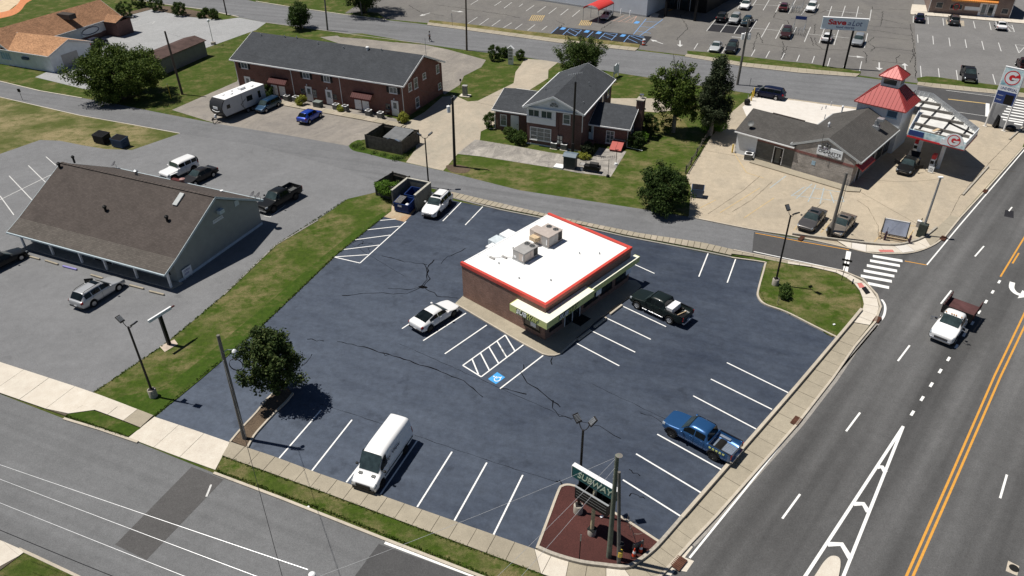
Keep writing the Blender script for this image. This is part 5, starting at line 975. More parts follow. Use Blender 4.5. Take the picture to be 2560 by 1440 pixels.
k = fr.v(*T(1402, 1005), 0); b_ = MB().box(k[0] - .22, k[0] + .22, -.03, -.001, k[1] - .25, k[1] + .25).build('blue_notice', M['oldblue'], gb)
em = MB(); em.box(-4.15, -3.95, -.2, -.004, 3.75, 4.2); em.box(-3.7, -3.5, -.2, -.004, 4.05, 4.4); em.box(-3.35, -3.15, -.2, -.004, 3.9, 4.3); em.tube([(-4.05, -.15, 4.1), (-4.05, -.6, 4.6), (-4.05, -.6, 5.7)], .03, 6); em.build('electric_meter', M['acgrey'], gb)
slabp('shop_walk', [T(440, 1005), T(490, 945), T(1930, 1370), T(2115, 1400), T(2090, 1450), T(1900, 1440), T(860, 1130)], -.02, .15, M['walk'])
condenser('dark condenser with white top against the pale wall of the fuel shop', *T(420, 950), .95)
aw = MB(); aw.extr([(.02, 2.75), (.95, 2.25), (.95, 2.05), (.9, 2.05), (.9, 2.2), (.02, 2.65)], 'y', .3, 4.4); aw.build('awning', mat('red_awning', (.50, .022, .03), .5), gb); MB().box(.01, .2, .3, 12.5, 2.85, 3.1).build('gutter', M['wt'], gb)
for y0 in (5.2, 8.0, 10.4): window(gb, 'u', 0, (y0, y0 + 1.8, .6, 2.3), M['pole'], M['glass'], 2, 1)
door(gb, 'u', 0, (1.6, 2.7, .02, 2.2), M['pole'], (.06, .95), M['glass'])
tw = MB().box(-5.1, .5, 12.72, 17.6, -.05, 5.6).build('tower', M['wall_w'], gb)
window(tw, 'v', 12.72, fr.rv(2220, 274, 2241, 297, 12.7), M['oldblue'], mat('blue_glass', (.06, .11, .17), .15), 1, 1)
def hip(parent, x0, x1, y0, y1, ze, tx0, tx1, ty0, ty1, zt, m, name='roof', th=.12, ribs=11):
    b = [(x0, y0), (x1, y0), (x1, y1), (x0, y1)]; t = [(tx0, ty0), (tx1, ty0), (tx1, ty1), (tx0, ty1)]
    mb = MB(); mb.add([(*p, ze) for p in b] + [(*p, zt) for p in t] + [(*p, ze - th) for p in b], [(i, (i + 1) % 4, 4 + (i + 1) % 4, 4 + i) for i in range(4)] + [(8 + i, 8 + (i + 1) % 4, (i + 1) % 4, i) for i in range(4)] + [(4, 5, 6, 7), (11, 10, 9, 8)]); o = mb.build(name, m, parent)
    for i in range(4):
        p0, p1, q0, q1 = [Vector((*v, z)) for v, z in ((b[i], ze), (b[(i + 1) % 4], ze), (t[i], zt), (t[(i + 1) % 4], zt))]; w = (p1 - p0).length; e = (p1 - p0) / w
        nn = (p1 - p0).cross(q0 - p0).normalized()
        for k in range(1, ribs):
            s = w * k / ribs; a = p0 + e * s; l0, l1 = (q0 - p0).dot(e), (q1 - p0).dot(e)
            f = 1.0 if l0 <= s <= l1 else (s / l0 if s < l0 else (w - s) / (w - l1))
            up = (q0 - p0) - e * (q0 - p0).dot(e); c = MB(); c.bar(a + nn * .02, a + up * f * .985 + nn * .02, .035, .05); c.build('seam', m, o)
        c = MB(); c.bar(p0 + Vector((0, 0, .03)), q0 + Vector((0, 0, .03)), .12, .06); c.build('hip_cap', m, o)
    return o
tr2 = hip(tw, -5.5, .9, 12.35, 18.0, 5.7, -3.5, -1.1, 14.0, 16.35, 7.75, M['redmetal'], ribs=13)
cu = MB().box(-3.4, -1.2, 14.1, 16.25, 7.6, 8.95).build('cupola', M['wall_w'], gb)
for face, at, r in (('v', 14.1, (-3.15, -1.45, 8.0, 8.75)), ('u', -1.2, (14.35, 16.0, 8.0, 8.75))): window(cu, face, at, r, M['wall_w'], M['glass'], 1, 1, .06)
hip(cu, -3.75, -.85, 13.75, 16.6, 9.0, -2.34, -2.26, 15.13, 15.21, 10.2, M['redmetal'], ribs=7)
for px, py, rr, hh in ((2105, 276, .1, .55), (2071, 319, .1, .6), (2062, 293, .06, .4), (2078, 260, .06, .3), (2055, 270, .05, .2), (2065, 267, .07, .2)):
    best = min(((abs(fr.v(px, py, v)[1] - (5.15 - abs(fr.v(px, py, v)[0] + 3.57) * .437)), v) for v in np.linspace(-.3, 12.5, 150))); u, z = fr.v(px, py, best[1]); vent(mr, u, best[1], z, rr, hh, M['wt'], rr > .08)
ex = MB(); u, v = -1.2, 9.2; z = 5.15 - (u + 3.57) * .437; ex.box(u - .4, u + .4, v - .35, v + .35, z - .3, z + .35); ex.box(u - .25, u + .25, v - .25, v + .25, z + .35, z + 1.0); ex.box(u - .1, u + .65, v - .4, v + .4, z + 1.0, z + 1.35); ex.build('exhaust_fan', M['galv'], mr, bevel=.03)
u, v = -13.6, .9; z = 3.02 + (v + .25) * .398; t = thing('satellite_dish', 'dark satellite dish on the left eave of the fuel shop wing', 'satellite dish', fr.w(u, v, z), R(230)); MB().tube([(0, 0, -.1), (0, 0, .5)], .03, 6).build('mast', M['galv'], t); m = MB(); m.lathe([(.02, 0), (.25, .04), (.4, .12), (.38, .11), (.2, .02), (.02, -.01)], (0, 0, 0), 16); o = m.build('reflector', M['acgrey'], t, 60); o.location = (.1, 0, .55); o.rotation_euler = (0, R(50), 0); MB().box(-.15, .1, -.12, .12, -.05, .1).build('foot', M['plast'], t)
# canopy over the pumps
pc = fthing('pump_canopy', 'six sided pump canopy with bare rafters and a blue wave fascia', 'canopy', fr)
cp = [(2.3, 10.0), (8.7, 9.85), (8.65, 15.5), (.6, 24.6), (-1.6, 24.4), (-1.6, 18.3), (1.1, 18.1)]; zc0, zc1 = 3.75, 4.75
MB().prism([(x * .985 + .06, y * .99 + .16) for x, y in cp], 4.02, 4.10).build('deck', mat('deck_white', (.62, .62, .60), .7, var=.12, scale=1.5), pc)
for i in range(len(cp)):
    p, q = Vector((*cp[i], 0)), Vector((*cp[(i + 1) % len(cp)], 0)); e = (q - p).normalized(); n = Vector((e.y, -e.x, 0)); mb = MB(); w = (q - p).length
    rot = Matrix.Rotation(math.atan2(e.y, e.x), 3, 'Z'); mb.cbox((p + q) / 2 + Vector((0, 0, (zc0 + zc1) / 2)), (w - .02, .08, zc1 - zc0), rot); f = mb.build('fascia', M['skyblue'] if i == 0 else M['galv'] if i in (2, 3, 4, 5) else M['signwhite'], pc)
    if i in (0, 1): k = MB(); k.cbox((p + q) / 2 + n * .06 + Vector((0, 0, zc0 + .09)), (w, .05, .2), rot); k.build('red_trim', M['signred'], f)
    if i == 0: k = MB(); k.cbox(p + e * .95 + n * .06 + Vector((0, 0, zc0 + .62)), (1.7, .05, .62), rot); k.build('blue_panel', M['navy'], f)
    for j in range(int(w / .55)):
        s = p + e * (.4 + j * .55) - n * .12
        if i in (2, 3): k = MB(); k.bar(s + Vector((0, 0, 4.11)), s - n * .45 + Vector((0, 0, 4.5)) * 1, .03); k.bar(s + Vector((0, 0, zc1 - .05)), s - n * .45 + Vector((0, 0, 4.12)), .03); k.build('bracket', M['galv'], f)
def cbeam(a, b, w=.22, h=.3, m=None, z=4.28, name='beam'): k = MB(); k.bar((*a, z), (*b, z), w, h); k.build(name, m or M['woodgrey'], pc)
for a, b in (((2.6, 11.3), (8.2, 11.1)), ((2.0, 13.4), (8.3, 13.2)), ((1.7, 16.6), (6.6, 17.2)), ((.6, 19.3), (4.6, 19.8)), ((-1.3, 21.6), (2.5, 22.0))): cbeam(a, b)
for a, b in (((7.6, 10.4), (7.4, 16.4)), ((5.4, 10.4), (5.0, 19.0)), ((3.0, 10.6), (2.6, 21.6)), ((.6, 18.6), (.4, 23.8)), ((5.0, 16.6), (8.4, 14.6))): cbeam(a, b, .12, .18, M['pole'], 4.20)
cbeam((4.6, 11.7), (4.9, 13.0), .35, .05, M['lumber'], 4.46, 'loose_board')
for x, y in ((3.6, 12.2), (6.3, 12.0), (2.2, 20.6)): MB().box(x - .2, x + .2, y - .2, y + .2, 0, 4.0).build('column', M['wall_w'], pc)
def g_logo(parent, c, dx, r, n):
    c, dx, n = Vector(c), Vector(dx), Vector(n); up = Vector((0, 0, 1))
    def ring(r0, r1, z, m, a0=0, a1=360, name='logo'):
        mb = MB(); N_ = 40; vs = []
        for k in range(N_ + 1):
            a = R(a0 + (a1 - a0) * k / N_); d = dx * math.cos(a) + up * math.sin(a); vs += [c + d * r0 + n * z, c + d * r1 + n * z]
        mb.add(vs, [(2 * k, 2 * k + 1, 2 * k + 3, 2 * k + 2) for k in range(N_)]); return mb.build(name, m, parent)
    ring(0.001, r, .03, M['signwhite']); ring(r * .84, r * .97, .036, M['signred']); ring(r * .42, r * .85, .036, M['signred'], 8, 42); ring(0.001, r * .40, .036, M['signred'])
    def bar(x0, x1, z0, z1, off, m): mb = MB(); mb.cbox(c + dx * r * (x0 + x1) / 2 + up * r * (z0 + z1) / 2 + n * off, (r * (x1 - x0), .004, r * (z1 - z0)), Matrix((dx, -n, up)).transposed()); mb.build('logo', m, parent)
    bar(-.02, .66, -.22, .02, .042, M['signwhite']); bar(.0, .42, .03, .16, .043, M['signred']); bar(-.04, .22, -.32, -.22, .043, M['acgrey'])
q, p = Vector((*cp[1], 0)), Vector((*cp[0], 0)); e = (q - p).normalized(); n = Vector((e.y, -e.x, 0)); lc = p + e * 5.15 + n * .10 + Vector((0, 0, zc0 + .68))
k = MB(); k.extr([(-1.35, -.55), (1.35, -.55), (1.35, .2)] + [(1.05 * math.cos(R(t)), .1 + .95 * math.sin(R(t))) for t in range(0, 181, 12)] + [(-1.35, .2)], 'y', -.04, .04); k.v = [tuple(lc + e * x + n * (-y) + Vector((0, 0, z))) for x, y, z in k.v]; dk = k.build('logo_panel', M['signwhite'], pc); k2 = MB(); k2.extr([(-1.2, -.52), (1.3, -.52), (1.3, -.1), (.2, -.25)], 'y', .045, .05); k2.v = [tuple(lc + e * x + n * y + Vector((0, 0, z))) for x, y, z in k2.v]; k2.build('logo_wave', M['skyblue'], dk)
g_logo(dk, lc + Vector((0, 0, .25)) + n * .02, e, .72, n)
def pump(px, py, label):
    g = P(px, py); t = thing('fuel_pump', label, 'fuel pump', g, fr.a, 'fuel pumps under the canopy'); MB().box(-.35, .35, -.9, .9, 0, .18).build('island', M['kerb'], t); MB().box(-.25, .25, -.4, .4, .18, 1.5).build('cabinet', M['signwhite'], t, bevel=.03); MB().box(-.22, .22, -.36, .36, 1.5, 2.05).build('top_sign', M['signred'], t); k = MB(); k.box(.25, .265, -.25, .25, .9, 1.3); k.box(-.2, .2, -.42, -.402, .9, 1.3); k.build('display', M['blackp'], t); k = MB(); k.tube([(.28, .3, 1.2), (.5, .35, .7), (.35, .3, .4), (.28, .2, .9)], .025, 6); k.build('hose', M['rubber'], t)
pump(2326, 424, 'white and red fuel pump standing by the open black sedan'); pump(2285, 385, 'fuel pump deep in shade under the pump canopy')
g = P(2325, 432); t = thing('parts_sign', 'small white board on the kerb of the pump island', 'sign', g, fr.a); k = MB(); k.box(-.3, .3, -.03, .03, .1, .8); k.build('panel', M['signwhite'], t); MB().box(-.28, .28, -.2, .2, 0, .1).build('foot', M['kerb'], t); text(t, 'C2', (-.15, -.031, .25), (1, 0, 0), (0, 0, 1), .35, M['acgrey'], .32)
# ---------------------------------------------------------------- far buildings
fr = Frame(P(136, 172), P(136, 172) - P(0, 150)); k = lambda x, y: (x / 3.6, y / 3.6); CF = fr
cl = fthing('clinic', 'tan roofed white clinic with a front gable wing and brick porch', 'building', fr)
we = 2.75
rr = [fr.z(*k(520, 315), 2.9), fr.z(*k(1070, 135), 2.9)]; ue = (rr[0][0] + rr[1][0]) / 2 - .4; ve = rr[1][1]
rg = fr.z(*k(0, 250), 5.4)[0], fr.z(*k(885, 0), 5.4)[0]; ur = sum(rg) / 2; ve = fr.z(*k(885, 0), 5.4)[1]; hw = ue - ur
MB().extr([(ur - hw, -.05), (ue, -.05), (ue, we), (ur, 5.1), (ur - hw, we)], 'y', -1.5, ve).build('wall', M['sidewhite'], cl)
cr = gable(cl, 'y', -1.9, ve + .4, ur - hw - .4, ue + .4, 2.85, ur, 5.4, M['sht'], .16, mat('pale_fascia', (.55, .55, .55), .6))
wz = [fr.z(*k(600, 335), 4.4), fr.z(*k(435, 505), 2.9), fr.z(*k(800, 370), 2.9)]; wu = max(wz[1][0], 0) - .3; v0, v1 = wz[1][1] + .3, wz[2][1] - .3
MB().extr([(v0, -.05), (v1, -.05), (v1, we), ((v0 + v1) / 2, 4.15), (v0, we)], 'x', ue - 1.5, wu).build('wing_wall', M['sidewhite'], cl)
gable(cl, 'x', ue - hw * .55, wu + .35, v0 - .4, v1 + .4, 2.88, (v0 + v1) / 2, 4.45, M['sht2'], .14, mat('pale_fascia', (.55, .55, .55), .6), 'wing_roof')
MB().box(wu + .001, wu + .04, (v0 + v1) / 2 - 2.0, (v0 + v1) / 2 + 1.2, 0, 2.3).build('garage_panel', M['hvac2'], cl)
r = fr.rv(*k(0, 440), *k(95, 505), -1.5); window(cl, 'v', -1.5, (r[1] - 2.4, r[1], 1.0, 2.3), M['wt'], M['oldblue'], 4, 1)
r = fr.rv(*k(205, 510), *k(275, 560), v0); k_ = MB().box(r[0], r[1], v0 - .35, v0 - .002, 1.6, 2.0).build('wall_unit', M['bluebin'], cl)
c0 = fr.u(*k(805, 262), ue); lg = MB(); lg.box(ue + .002, ue + .1, c0[0] - 2.0, c0[0] + 2.0, 1.1, 2.4); so_ = lg.build('oval_sign', M['signwhite'], cl)
ring = MB(); ring.tube([(ue + .12, c0[0] + 1.9 * math.cos(R(t)), 1.75 + .58 * math.sin(R(t))) for t in range(0, 361, 15)], .07, 6); ring.build('ring', mat('dark_violet', (.03, .03, .08), .5), so_)
MB().box(ue + .002, ue + .04, c0[0] + 2.5, ve, 0, 1.0).build('brick_base', M['brickhouse'], cl); MB().box(ue + .002, ue + .04, v1, c0[0] + 2.5, 0, .9).build('brick_base', M['brickhouse'], cl)
MB().box(ue + .05, ue + 3.2, ve - 3.5, ve, 0, 2.7).build('porch', M['brickhouse'], cl); gable(cl, 'x', ue - .5, ue + 3.6, ve - 3.9, ve + .4, 2.72, ve - 1.75, 3.5, M['sht'], .12, M['pole'], 'porch_roof')
MB().box(ur + .5, ur + 3.6, ve - 10.0, ve - 8.5, 4.4, 5.25).build('roof_equipment', M['shb'], cr)
# storage row
a, b = P(*k(1440, 690)), P(*k(1870, 500)); fr = Frame(b, b - a); ln = (b - a).length
hz = fr.v(*k(1845, 380), 0)[1]; sh = fthing('storage_row', 'long low grey storage shed with a rusty brown roof', 'shed', fr)
MB().extr([(0, -.05), (4.2, -.05), (4.2, 2.5), (0, 2.6)], 'x', -ln - 1, 0).build('wall', siding_mat('dull_grey_siding', (.19, .19, .185)), sh)
gable(sh, 'x', -ln - 1.3, .25, -.25, 4.5, 2.65, 2.1, 3.25, mat('rusty_roof', (.078, .050, .044), .8, var=.35, scale=.8), .1, None)
for i in range(6): x = -1.2 - i * ln / 6.2; MB().box(x - 2.0, x, -.03, -.001, .05, 2.2).build('roller_door', mat('shed_door', (.20, .20, .195), .6, var=.1), sh)
# supermarket at the top
a, b = P(1338, 0), P(1615.5, 43); fr = Frame(b, b - a); SF = fr
sm = fthing('supermarket', 'white walled supermarket with a deep shaded entrance at its corner', 'building', fr)
MB().box(-70, 0, 0, 40, -.05, 7.0).build('wall', mat('market_wall', (.60, .64, .69), .8, var=.10, scale=.4), sm); MB().box(-70, .02, -.03, -.001, 0, .35).build('base_course', mat('wall_base_grey', (.35, .36, .37), .8), sm); MB().box(-70.1, .1, -.1, 40, 7.0, 7.25).build('roof', M['membrane'], sm)
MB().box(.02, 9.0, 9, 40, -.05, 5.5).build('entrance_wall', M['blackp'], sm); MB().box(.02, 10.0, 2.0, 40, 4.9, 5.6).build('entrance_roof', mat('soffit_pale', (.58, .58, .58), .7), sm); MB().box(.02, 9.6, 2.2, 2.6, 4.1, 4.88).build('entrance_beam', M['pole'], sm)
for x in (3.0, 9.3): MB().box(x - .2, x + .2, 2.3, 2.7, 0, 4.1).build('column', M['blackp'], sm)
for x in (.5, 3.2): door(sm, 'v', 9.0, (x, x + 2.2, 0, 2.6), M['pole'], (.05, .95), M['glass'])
slabp('entrance_step', [(1624, 44), (1644, 44), (1648, 36), (1626, 32)], 0, .12, M['walk2']); lines(mlot, [(1672, 27, 1680, 24), (1690, 10, 1702, 0)], .4, ZM + .01, M['yellow'])
for px, py in ((1552, 36), (1575, 40)): t = thing('bollard', 'white bollard before the supermarket wall, ' + ('nearer the red canopy' if px == 1552 else 'nearer the entrance'), 'bollard', P(px, py), 0, 'bollards at the supermarket wall'); MB().lathe([(.12, 0), (.12, 1.05), (.06, 1.15)], (0, 0, 0), 10).build('post', M['wt'], t, 40); MB().lathe([(.2, 0), (.2, .06)], (0, 0, 0), 12).build('foot', M['conc'], t)
# red fabric drive-through canopy at the wall
rc = thing('red_canopy', 'red barrel canopy on posts over a parking bay by the supermarket', 'canopy', P(1489, 50), fr.a)
pr = [(1.75 * math.cos(R(t)) * 1.0, 2.5 + .75 * math.sin(R(t))) for t in range(0, 181, 15)]; o = MB().extr(pr + [(x * .97, z - .05) for x, z in pr[::-1]], 'y', -2.2, 4.2).build('cover', M['red'], rc)
for sx in (-1, 1):
    for y in (-2.1, 1.0, 4.1): MB().lathe([(.045, 0), (.045, 2.55)], (sx * 1.7, y, 0), 8).build('post', M['galv'], rc)
for y in (-2.1, 4.1): MB().tube([(x * .98, y, z) for x, z in pr], .035, 6).build('hoop', M['galv'], rc)
# store at the top right
a, b = P(2318, 31), P(2523, 47); fr = Frame(b, b - a); ln = (b - a).length
stq = fthing('taupe_store', 'taupe brick store with maroon roof and a striped orange awning', 'building', fr)
MB().box(-ln, 0, 0, 12, -.05, 3.9).build('wall', M['bricktan'], stq); gable(stq, 'x', -ln - .5, .5, -.6, 12.6, 3.95, 6, 7.2, M['shm'], .16, M['wt'])
def t5(x0, y0, x1, y1): return (x0 / 5.76 + 2160, y0 / 5.76, x1 / 5.76 + 2160, y1 / 5.76)
for q in ((1050, 30, 1125, 115), (1990, 120, 2065, 205)): r = fr.rv(*t5(*q)); window(stq, 'v', 0, r, M['hvac'], M['glass'], 1, 1)
r = fr.rv(*t5(1252, 55, 1405, 140)); wn = window(stq, 'v', 0, r, M['hvac'], M['glass'], 1, 1); ci = MB(); ci.tube([((r[0] + r[1]) / 2 + .55 * math.cos(R(t)), -.06, (r[2] + r[3]) / 2 + .55 * math.sin(R(t))) for t in range(0, 361, 20)], .07, 6); ci.build('ring_emblem', M['signred'], wn)
r = fr.rv(*t5(1455, 85, 1670, 160)); window(stq, 'v', 0, r, M['hvac'], M['signwhite'], 1, 1)
for q in ((1670, 110, 1750, 240), (1765, 115, 1855, 250)): r = fr.rv(*t5(*q)); door(stq, 'v', 0, (r[0], r[1], .1, 2.5), M['wt'], (.08, .93), M['glassgrey'] if q[0] < 1700 else M['glass'])
r = fr.rv(*t5(1250, 40, 1920, 100), -1.0); ao = MB().extr([(0, 3.75), (-1.0, 3.0), (-1.0, 2.95), (0, 3.68)], 'x', r[0], r[1]).build('awning', M['orange'], stq); nst = 44
for i in range(nst): x = r[0] + (r[1] - r[0]) * (i + .25) / nst; wd = (r[1] - r[0]) / nst * .5; c = MB(); c.extr([(-.002, 3.758), (-1.006, 3.006), (-1.02, 2.70), (-1.008, 2.70), (-1.0, 3.0)], 'x', x, x + wd); c.build('stripe', M['orange'] if i % 2 else mat('amber_stripe', (.72, .36, .05), .6), ao)
for u in (-ln + .1, -.1): downspout(stq, [(u, -.5, 3.8), (u, -.08, 3.5), (u, -.08, .1)])
pavement('sidewalk', [(2276, 37), (2400, 46), (2526, 57), (2620, 65)], [(2276, 31), (2318, 32), (2523, 48), (2620, 55)], 16, ['walk2', 'walk2'])
slabp('sidewalk', [(2276, 31), (2318, 31), (2316, 14), (2280, 12)], 0, .12, M['walk2'])
# ---------------------------------------------------------------- enclosures
def picket_box(root, w, d, h, open_front=False, wid=.14, m=None, t=.03):
    m = m or M['fence']; sides = [((0, 0), (w, 0)), ((w, 0), (w, d)), ((w, d), (0, d)), ((0, d), (0, 0))]
    for i, (a, b) in enumerate(sides):
        if open_front and i == 0: continue
        A, B = Vector((*a, 0)), Vector((*b, 0)); ln = (B - A).length; e = (B - A) / ln; n = int(ln / wid); rot = Matrix.Rotation(math.atan2(e.y, e.x), 3, 'Z')
        for k in range(n): c = MB(); hh = h + random.uniform(-.03, .03); c.cbox(A + e * ((k + .5) * ln / n) + Vector((0, 0, hh / 2)), (ln / n - .015, t, hh), rot); c.build('board', m, root)
        c = MB()
        for z in (h * .25, h * .8): c.cbox((A + B) / 2 + Vector((e.y, -e.x, 0)) * -.05 + Vector((0, 0, z)), (ln, .05, .1), rot)
        c.build('rail', m, root)
    for x, y in ((0, 0), (w, 0), (w, d), (0, d)): c = MB(); c.box(x - .07, x + .07, y - .07, y + .07, 0, h + .08); c.build('post', m, root)
bx = lambda x, y: (900 + x / 10.285, 420 + y / 10.285)
a, b = P(*bx(430, 715)), P(*bx(810, 830)); e = thing('board_enclosure', 'dark weathered board enclosure overgrown with bright green weeds inside', 'enclosure', a, math.atan2((b - a).y, (b - a).x)); w1 = (b - a).length
picket_box(e, w1 + .3, 3.2, 1.75)
a, b = P(*bx(840, 985)), P(*bx(1460, 1120)); ang = math.atan2((b - a).y, (b - a).x); w = (b - a).length; DF = Frame(a, b - a); D = DF.l(P(1073, 494))[1]
de = thing('dumpster_enclosure', 'open fronted masonry enclosure around the blue dumpsters', 'enclosure', a, ang)
for q in ((0, .18, 0, D), (w - .18, w, 0, D), (.18, w - .18, D - .18, D)): MB().box(*q, 0, 2.0).build('wall', mat('grey_block', (.13, .135, .125), .9, var=.25, scale=2, bmp=.4), de); MB().box(q[0] - .04, q[1] + .04, q[2] - .02, q[3] + .02, 2.0, 2.08).build('cap', mat('cap_stone', (.40, .385, .33), .9, var=.2), de)
def dumpster(label, x, y, z, lid, w=1.9, d=1.5, h=1.35, rz=0, m=None, grp='blue dumpsters', fr=None):
    fr = fr or DF; t = thing('dumpster', label, 'dumpster', fr.w(x, y, z), fr.a + rz, grp); m = m or M['dumpblue']; b = MB(); th = .05
    prf = [(0, 0), (d, 0), (d, h), (0, h - .2)]
    b.box(th, w - th, th, d - th, .12, .18); b.extr([(0, .12), (d, .12), (d, h), (0, h - .2)], 'x', 0, th); b.extr([(0, .12), (d, .12), (d, h), (0, h - .2)], 'x', w - th, w); b.box(th, w - th, 0, th, .12, h - .2); b.box(th, w - th, d - th, d, .12, h); b.build('body', m, t)
    r = MB(); r.box(-.04, w + .04, -.05, -.002, h - .28, h - .2); r.bar((-.03, 0, h - .2), (-.03, d, h), .06); r.bar((w + .03, 0, h - .2), (w + .03, d, h), .06); r.box(-.04, w + .04, d, d + .05, h - .08, h); r.box(-.1, -.002, d * .3, d * .7, .5, .68); r.box(w + .002, w + .1, d * .3, d * .7, .5, .68); r.build('rim', m, t)
    for x_ in (.15, w - .15):
        for y_ in (.15, d - .15): c = MB(); c.lathe([(.07, -.03), (.07, .03)], (x_, y_, .07), 10, 'y'); c.build('wheel', M['rubber'], t)
    if lid:
        for k in range(2 if lid == 2 else 1):
            x0 = k * w / 2 + .02; o = MB().extr([(0, h - .19), (d, h + .01), (d, h + .04), (0, h - .16)], 'x', x0, x0 + w / 2 - .04).build('lid', M['tin'], t); rb = MB()
            for j in range(6): xx = x0 + .08 + j * (w / 2 - .16) / 5.5; rb.extr([(.05, h - .15), (d - .1, h + .035), (d - .1, h + .06), (.05, h - .12)], 'x', xx - .02, xx + .02)
            rb.build('lid_rib', M['hvac2'] if lid == 1 else M['tin'], o)
    return t
d1 = dumpster('blue dumpster with one ribbed lid standing outside the enclosure', *DF.l(P(*bx(890, 1125))), .02, 1, 1.85, 1.5); MB().box(.5, 1.0, -.012, -.001, .75, 1.0).build('label_plate', M['signwhite'], d1)
d2 = dumpster('open blue dumpster inside the masonry enclosure', w * .30, D * .34, .02, 0, 2.0, 1.7)
def bag(label, fr, x, y, z, r=.3):
    mb = MB(); mb.lathe([(r * .5, -r * .6), (r * .95, -r * .3), (r, 0), (r * .8, r * .35), (r * .3, r * .6), (r * .12, r * .75)], (0, 0, 0), 12); o = mb.build('rubbish_bag', mat('bag_white', (.72, .73, .74), .4, bmp=.4), None, 80); o.location = fr.w(x, y, z)
    for v in o.data.vertices: v.co *= random.uniform(.85, 1.15)
    tag(o, label, 'bag')
x, y = DF.l(P(*bx(890, 1125))); bag('white rubbish bag in the dumpster outside the enclosure', DF, x + 1.45, y + .5, .9); bag('white rubbish bag heaped in the dumpster inside the enclosure', DF, w * .30 + 1.55, D * .34 + .5, 1.05, .38)
for (px, py), lab, m in (((236, 358), 'black two lid dumpster on the grass verge', M['tin']), ((281, 368), 'blue grey dumpster beside a black one on the grass verge', mat('bin_bluegrey', (.028, .055, .10), .5, var=.2))):
    f = Frame(P(px, py), P(px + 30, py + 6.5) - P(px, py)); dumpster(lab, 0, 0, .02, 2, 1.9, 1.3, 1.35, 0, m, 'dumpsters on the grass verge', f)
f = Frame(P(1727, 494), P(1745, 496) - P(1727, 494)); dumpster('dark blue bin beside the round bush at the forecourt edge', 0, 0, .02, 2, 1.3, .9, 1.3, 0, M['bluebin'], None, f)
a, b = P(917, 370), P(1006, 388); an = math.atan2((b - a).y, (b - a).x); bw = (b - a).length; bd = 4.2
e = thing('bin_enclosure', 'weathered board enclosure with a grey roofed bin shelter', 'enclosure', a, an); picket_box(e, bw, bd, 1.85)
hd = MB(); hd.extr([(.6, 1.72), (3.7, 2.05), (3.7, 1.98), (.6, 1.65)], 'x', bw * .42, bw - .3); sr = hd.build('shelter_roof', mat('shelter_roof_grey', (.135, .14, .145), .8, var=.2, scale=1.5), e); MB().box(bw * .42, bw - .15, .65, .7, 1.0, 1.64).build('board', M['fence'], sr); bt = MB(); bt.cbox((bw - .7, .45, 1.65), (1.0, .3, .1), Matrix.Rotation(.3, 3, 'Y')); bt.cbox((bw * .55, .5, 1.6), (.9, .2, .06), Matrix.Rotation(-.4, 3, 'Y')); bt.build('tarp_edge', mat('tarp_blue', (.10, .13, .18), .6), sr)
# rail fence between forecourt and lawn
t = thing('rail_fence', 'low grey timber rail fence between the lawn and the forecourt', 'fence')
fp = [P(*q) for q in ((1714, 434), (1727, 413), (1741, 390), (1754, 367), (1768, 344))]
for p in fp: k = MB(); k.box(p.x - .07, p.x + .07, p.y - .07, p.y + .07, 0, 1.1); k.build('post', M['fence'], t)
for p, q in zip(fp, fp[1:]):
    for z in (.4, .8): k = MB(); k.bar((p.x, p.y, z), (q.x, q.y, z), .05, .12); k.build('rail', M['fence'], t)
# ================================================================ TREES AND SHRUBS
def leaf_cloud(name, centres, radii, per, size, m, parent, seed, flat=1.0, up=.3):
    """leaf sized rhombs scattered round twig clusters; centres (k,3), radii (k,)"""
    rg = np.random.default_rng(seed); k = len(centres); n = k * per
    c = np.repeat(centres, per, 0); r = np.repeat(radii, per)[:, None]
    d = rg.normal(size=(n, 3)); d /= np.linalg.norm(d, axis=1)[:, None]; d *= rg.random((n, 1)) ** .55; d[:, 2] *= flat
    p = c + d * r; nn = d * .8 + rg.normal(size=(n, 3)) * .8; nn[:, 2] += up; nn /= np.linalg.norm(nn, axis=1)[:, None]
    a = np.cross(nn, rg.normal(size=(n, 3))); a /= np.linalg.norm(a, axis=1)[:, None] + 1e-9; b = np.cross(nn, a)
    s = size * rg.uniform(.6, 1.35, (n, 1)); w = s * .5
    v = np.empty((n, 4, 3)); v[:, 0] = p - a * s; v[:, 1] = p - b * w; v[:, 2] = p + a * s; v[:, 3] = p + b * w
    me = bpy.data.meshes.new(name); me.vertices.add(n * 4); me.vertices.foreach_set('co', v.reshape(-1)); me.loops.add(n * 4); me.loops.foreach_set('vertex_index', np.arange(n * 4, dtype=np.int32)); me.polygons.add(n)
    me.polygons.foreach_set('loop_start', np.arange(0, n * 4, 4, dtype=np.int32)); me.update(calc_edges=True); me.materials.append(m)
    o = bpy.data.objects.new(name, me); COL.objects.link(o); o.parent = parent; o['kind'] = 'stuff'; return o
def blob_centres(n, rx, ry, rz, zc, seed, shell=.45, lump=.22, cone=0):
    rg = np.random.default_rng(seed); d = rg.normal(size=(n, 3)); d /= np.linalg.norm(d, axis=1)[:, None]
    lobes = rg.normal(size=(9, 3)); lobes /= np.linalg.norm(lobes, axis=1)[:, None]; f = 1 - lump + lump * 1.6 * np.max(np.clip(d @ lobes.T, 0, 1) ** 6, axis=1)
    q = (shell + (1 - shell) * rg.random(n) ** .6) * f; p = d * q[:, None] * np.array([rx, ry, rz])
    if cone: k = np.clip(1 - (p[:, 2] / rz + 1) / 2, 0.06, 1) ** cone; p[:, :2] *= (k * 1.5)[:, None]
    p[:, 2] += zc; return p
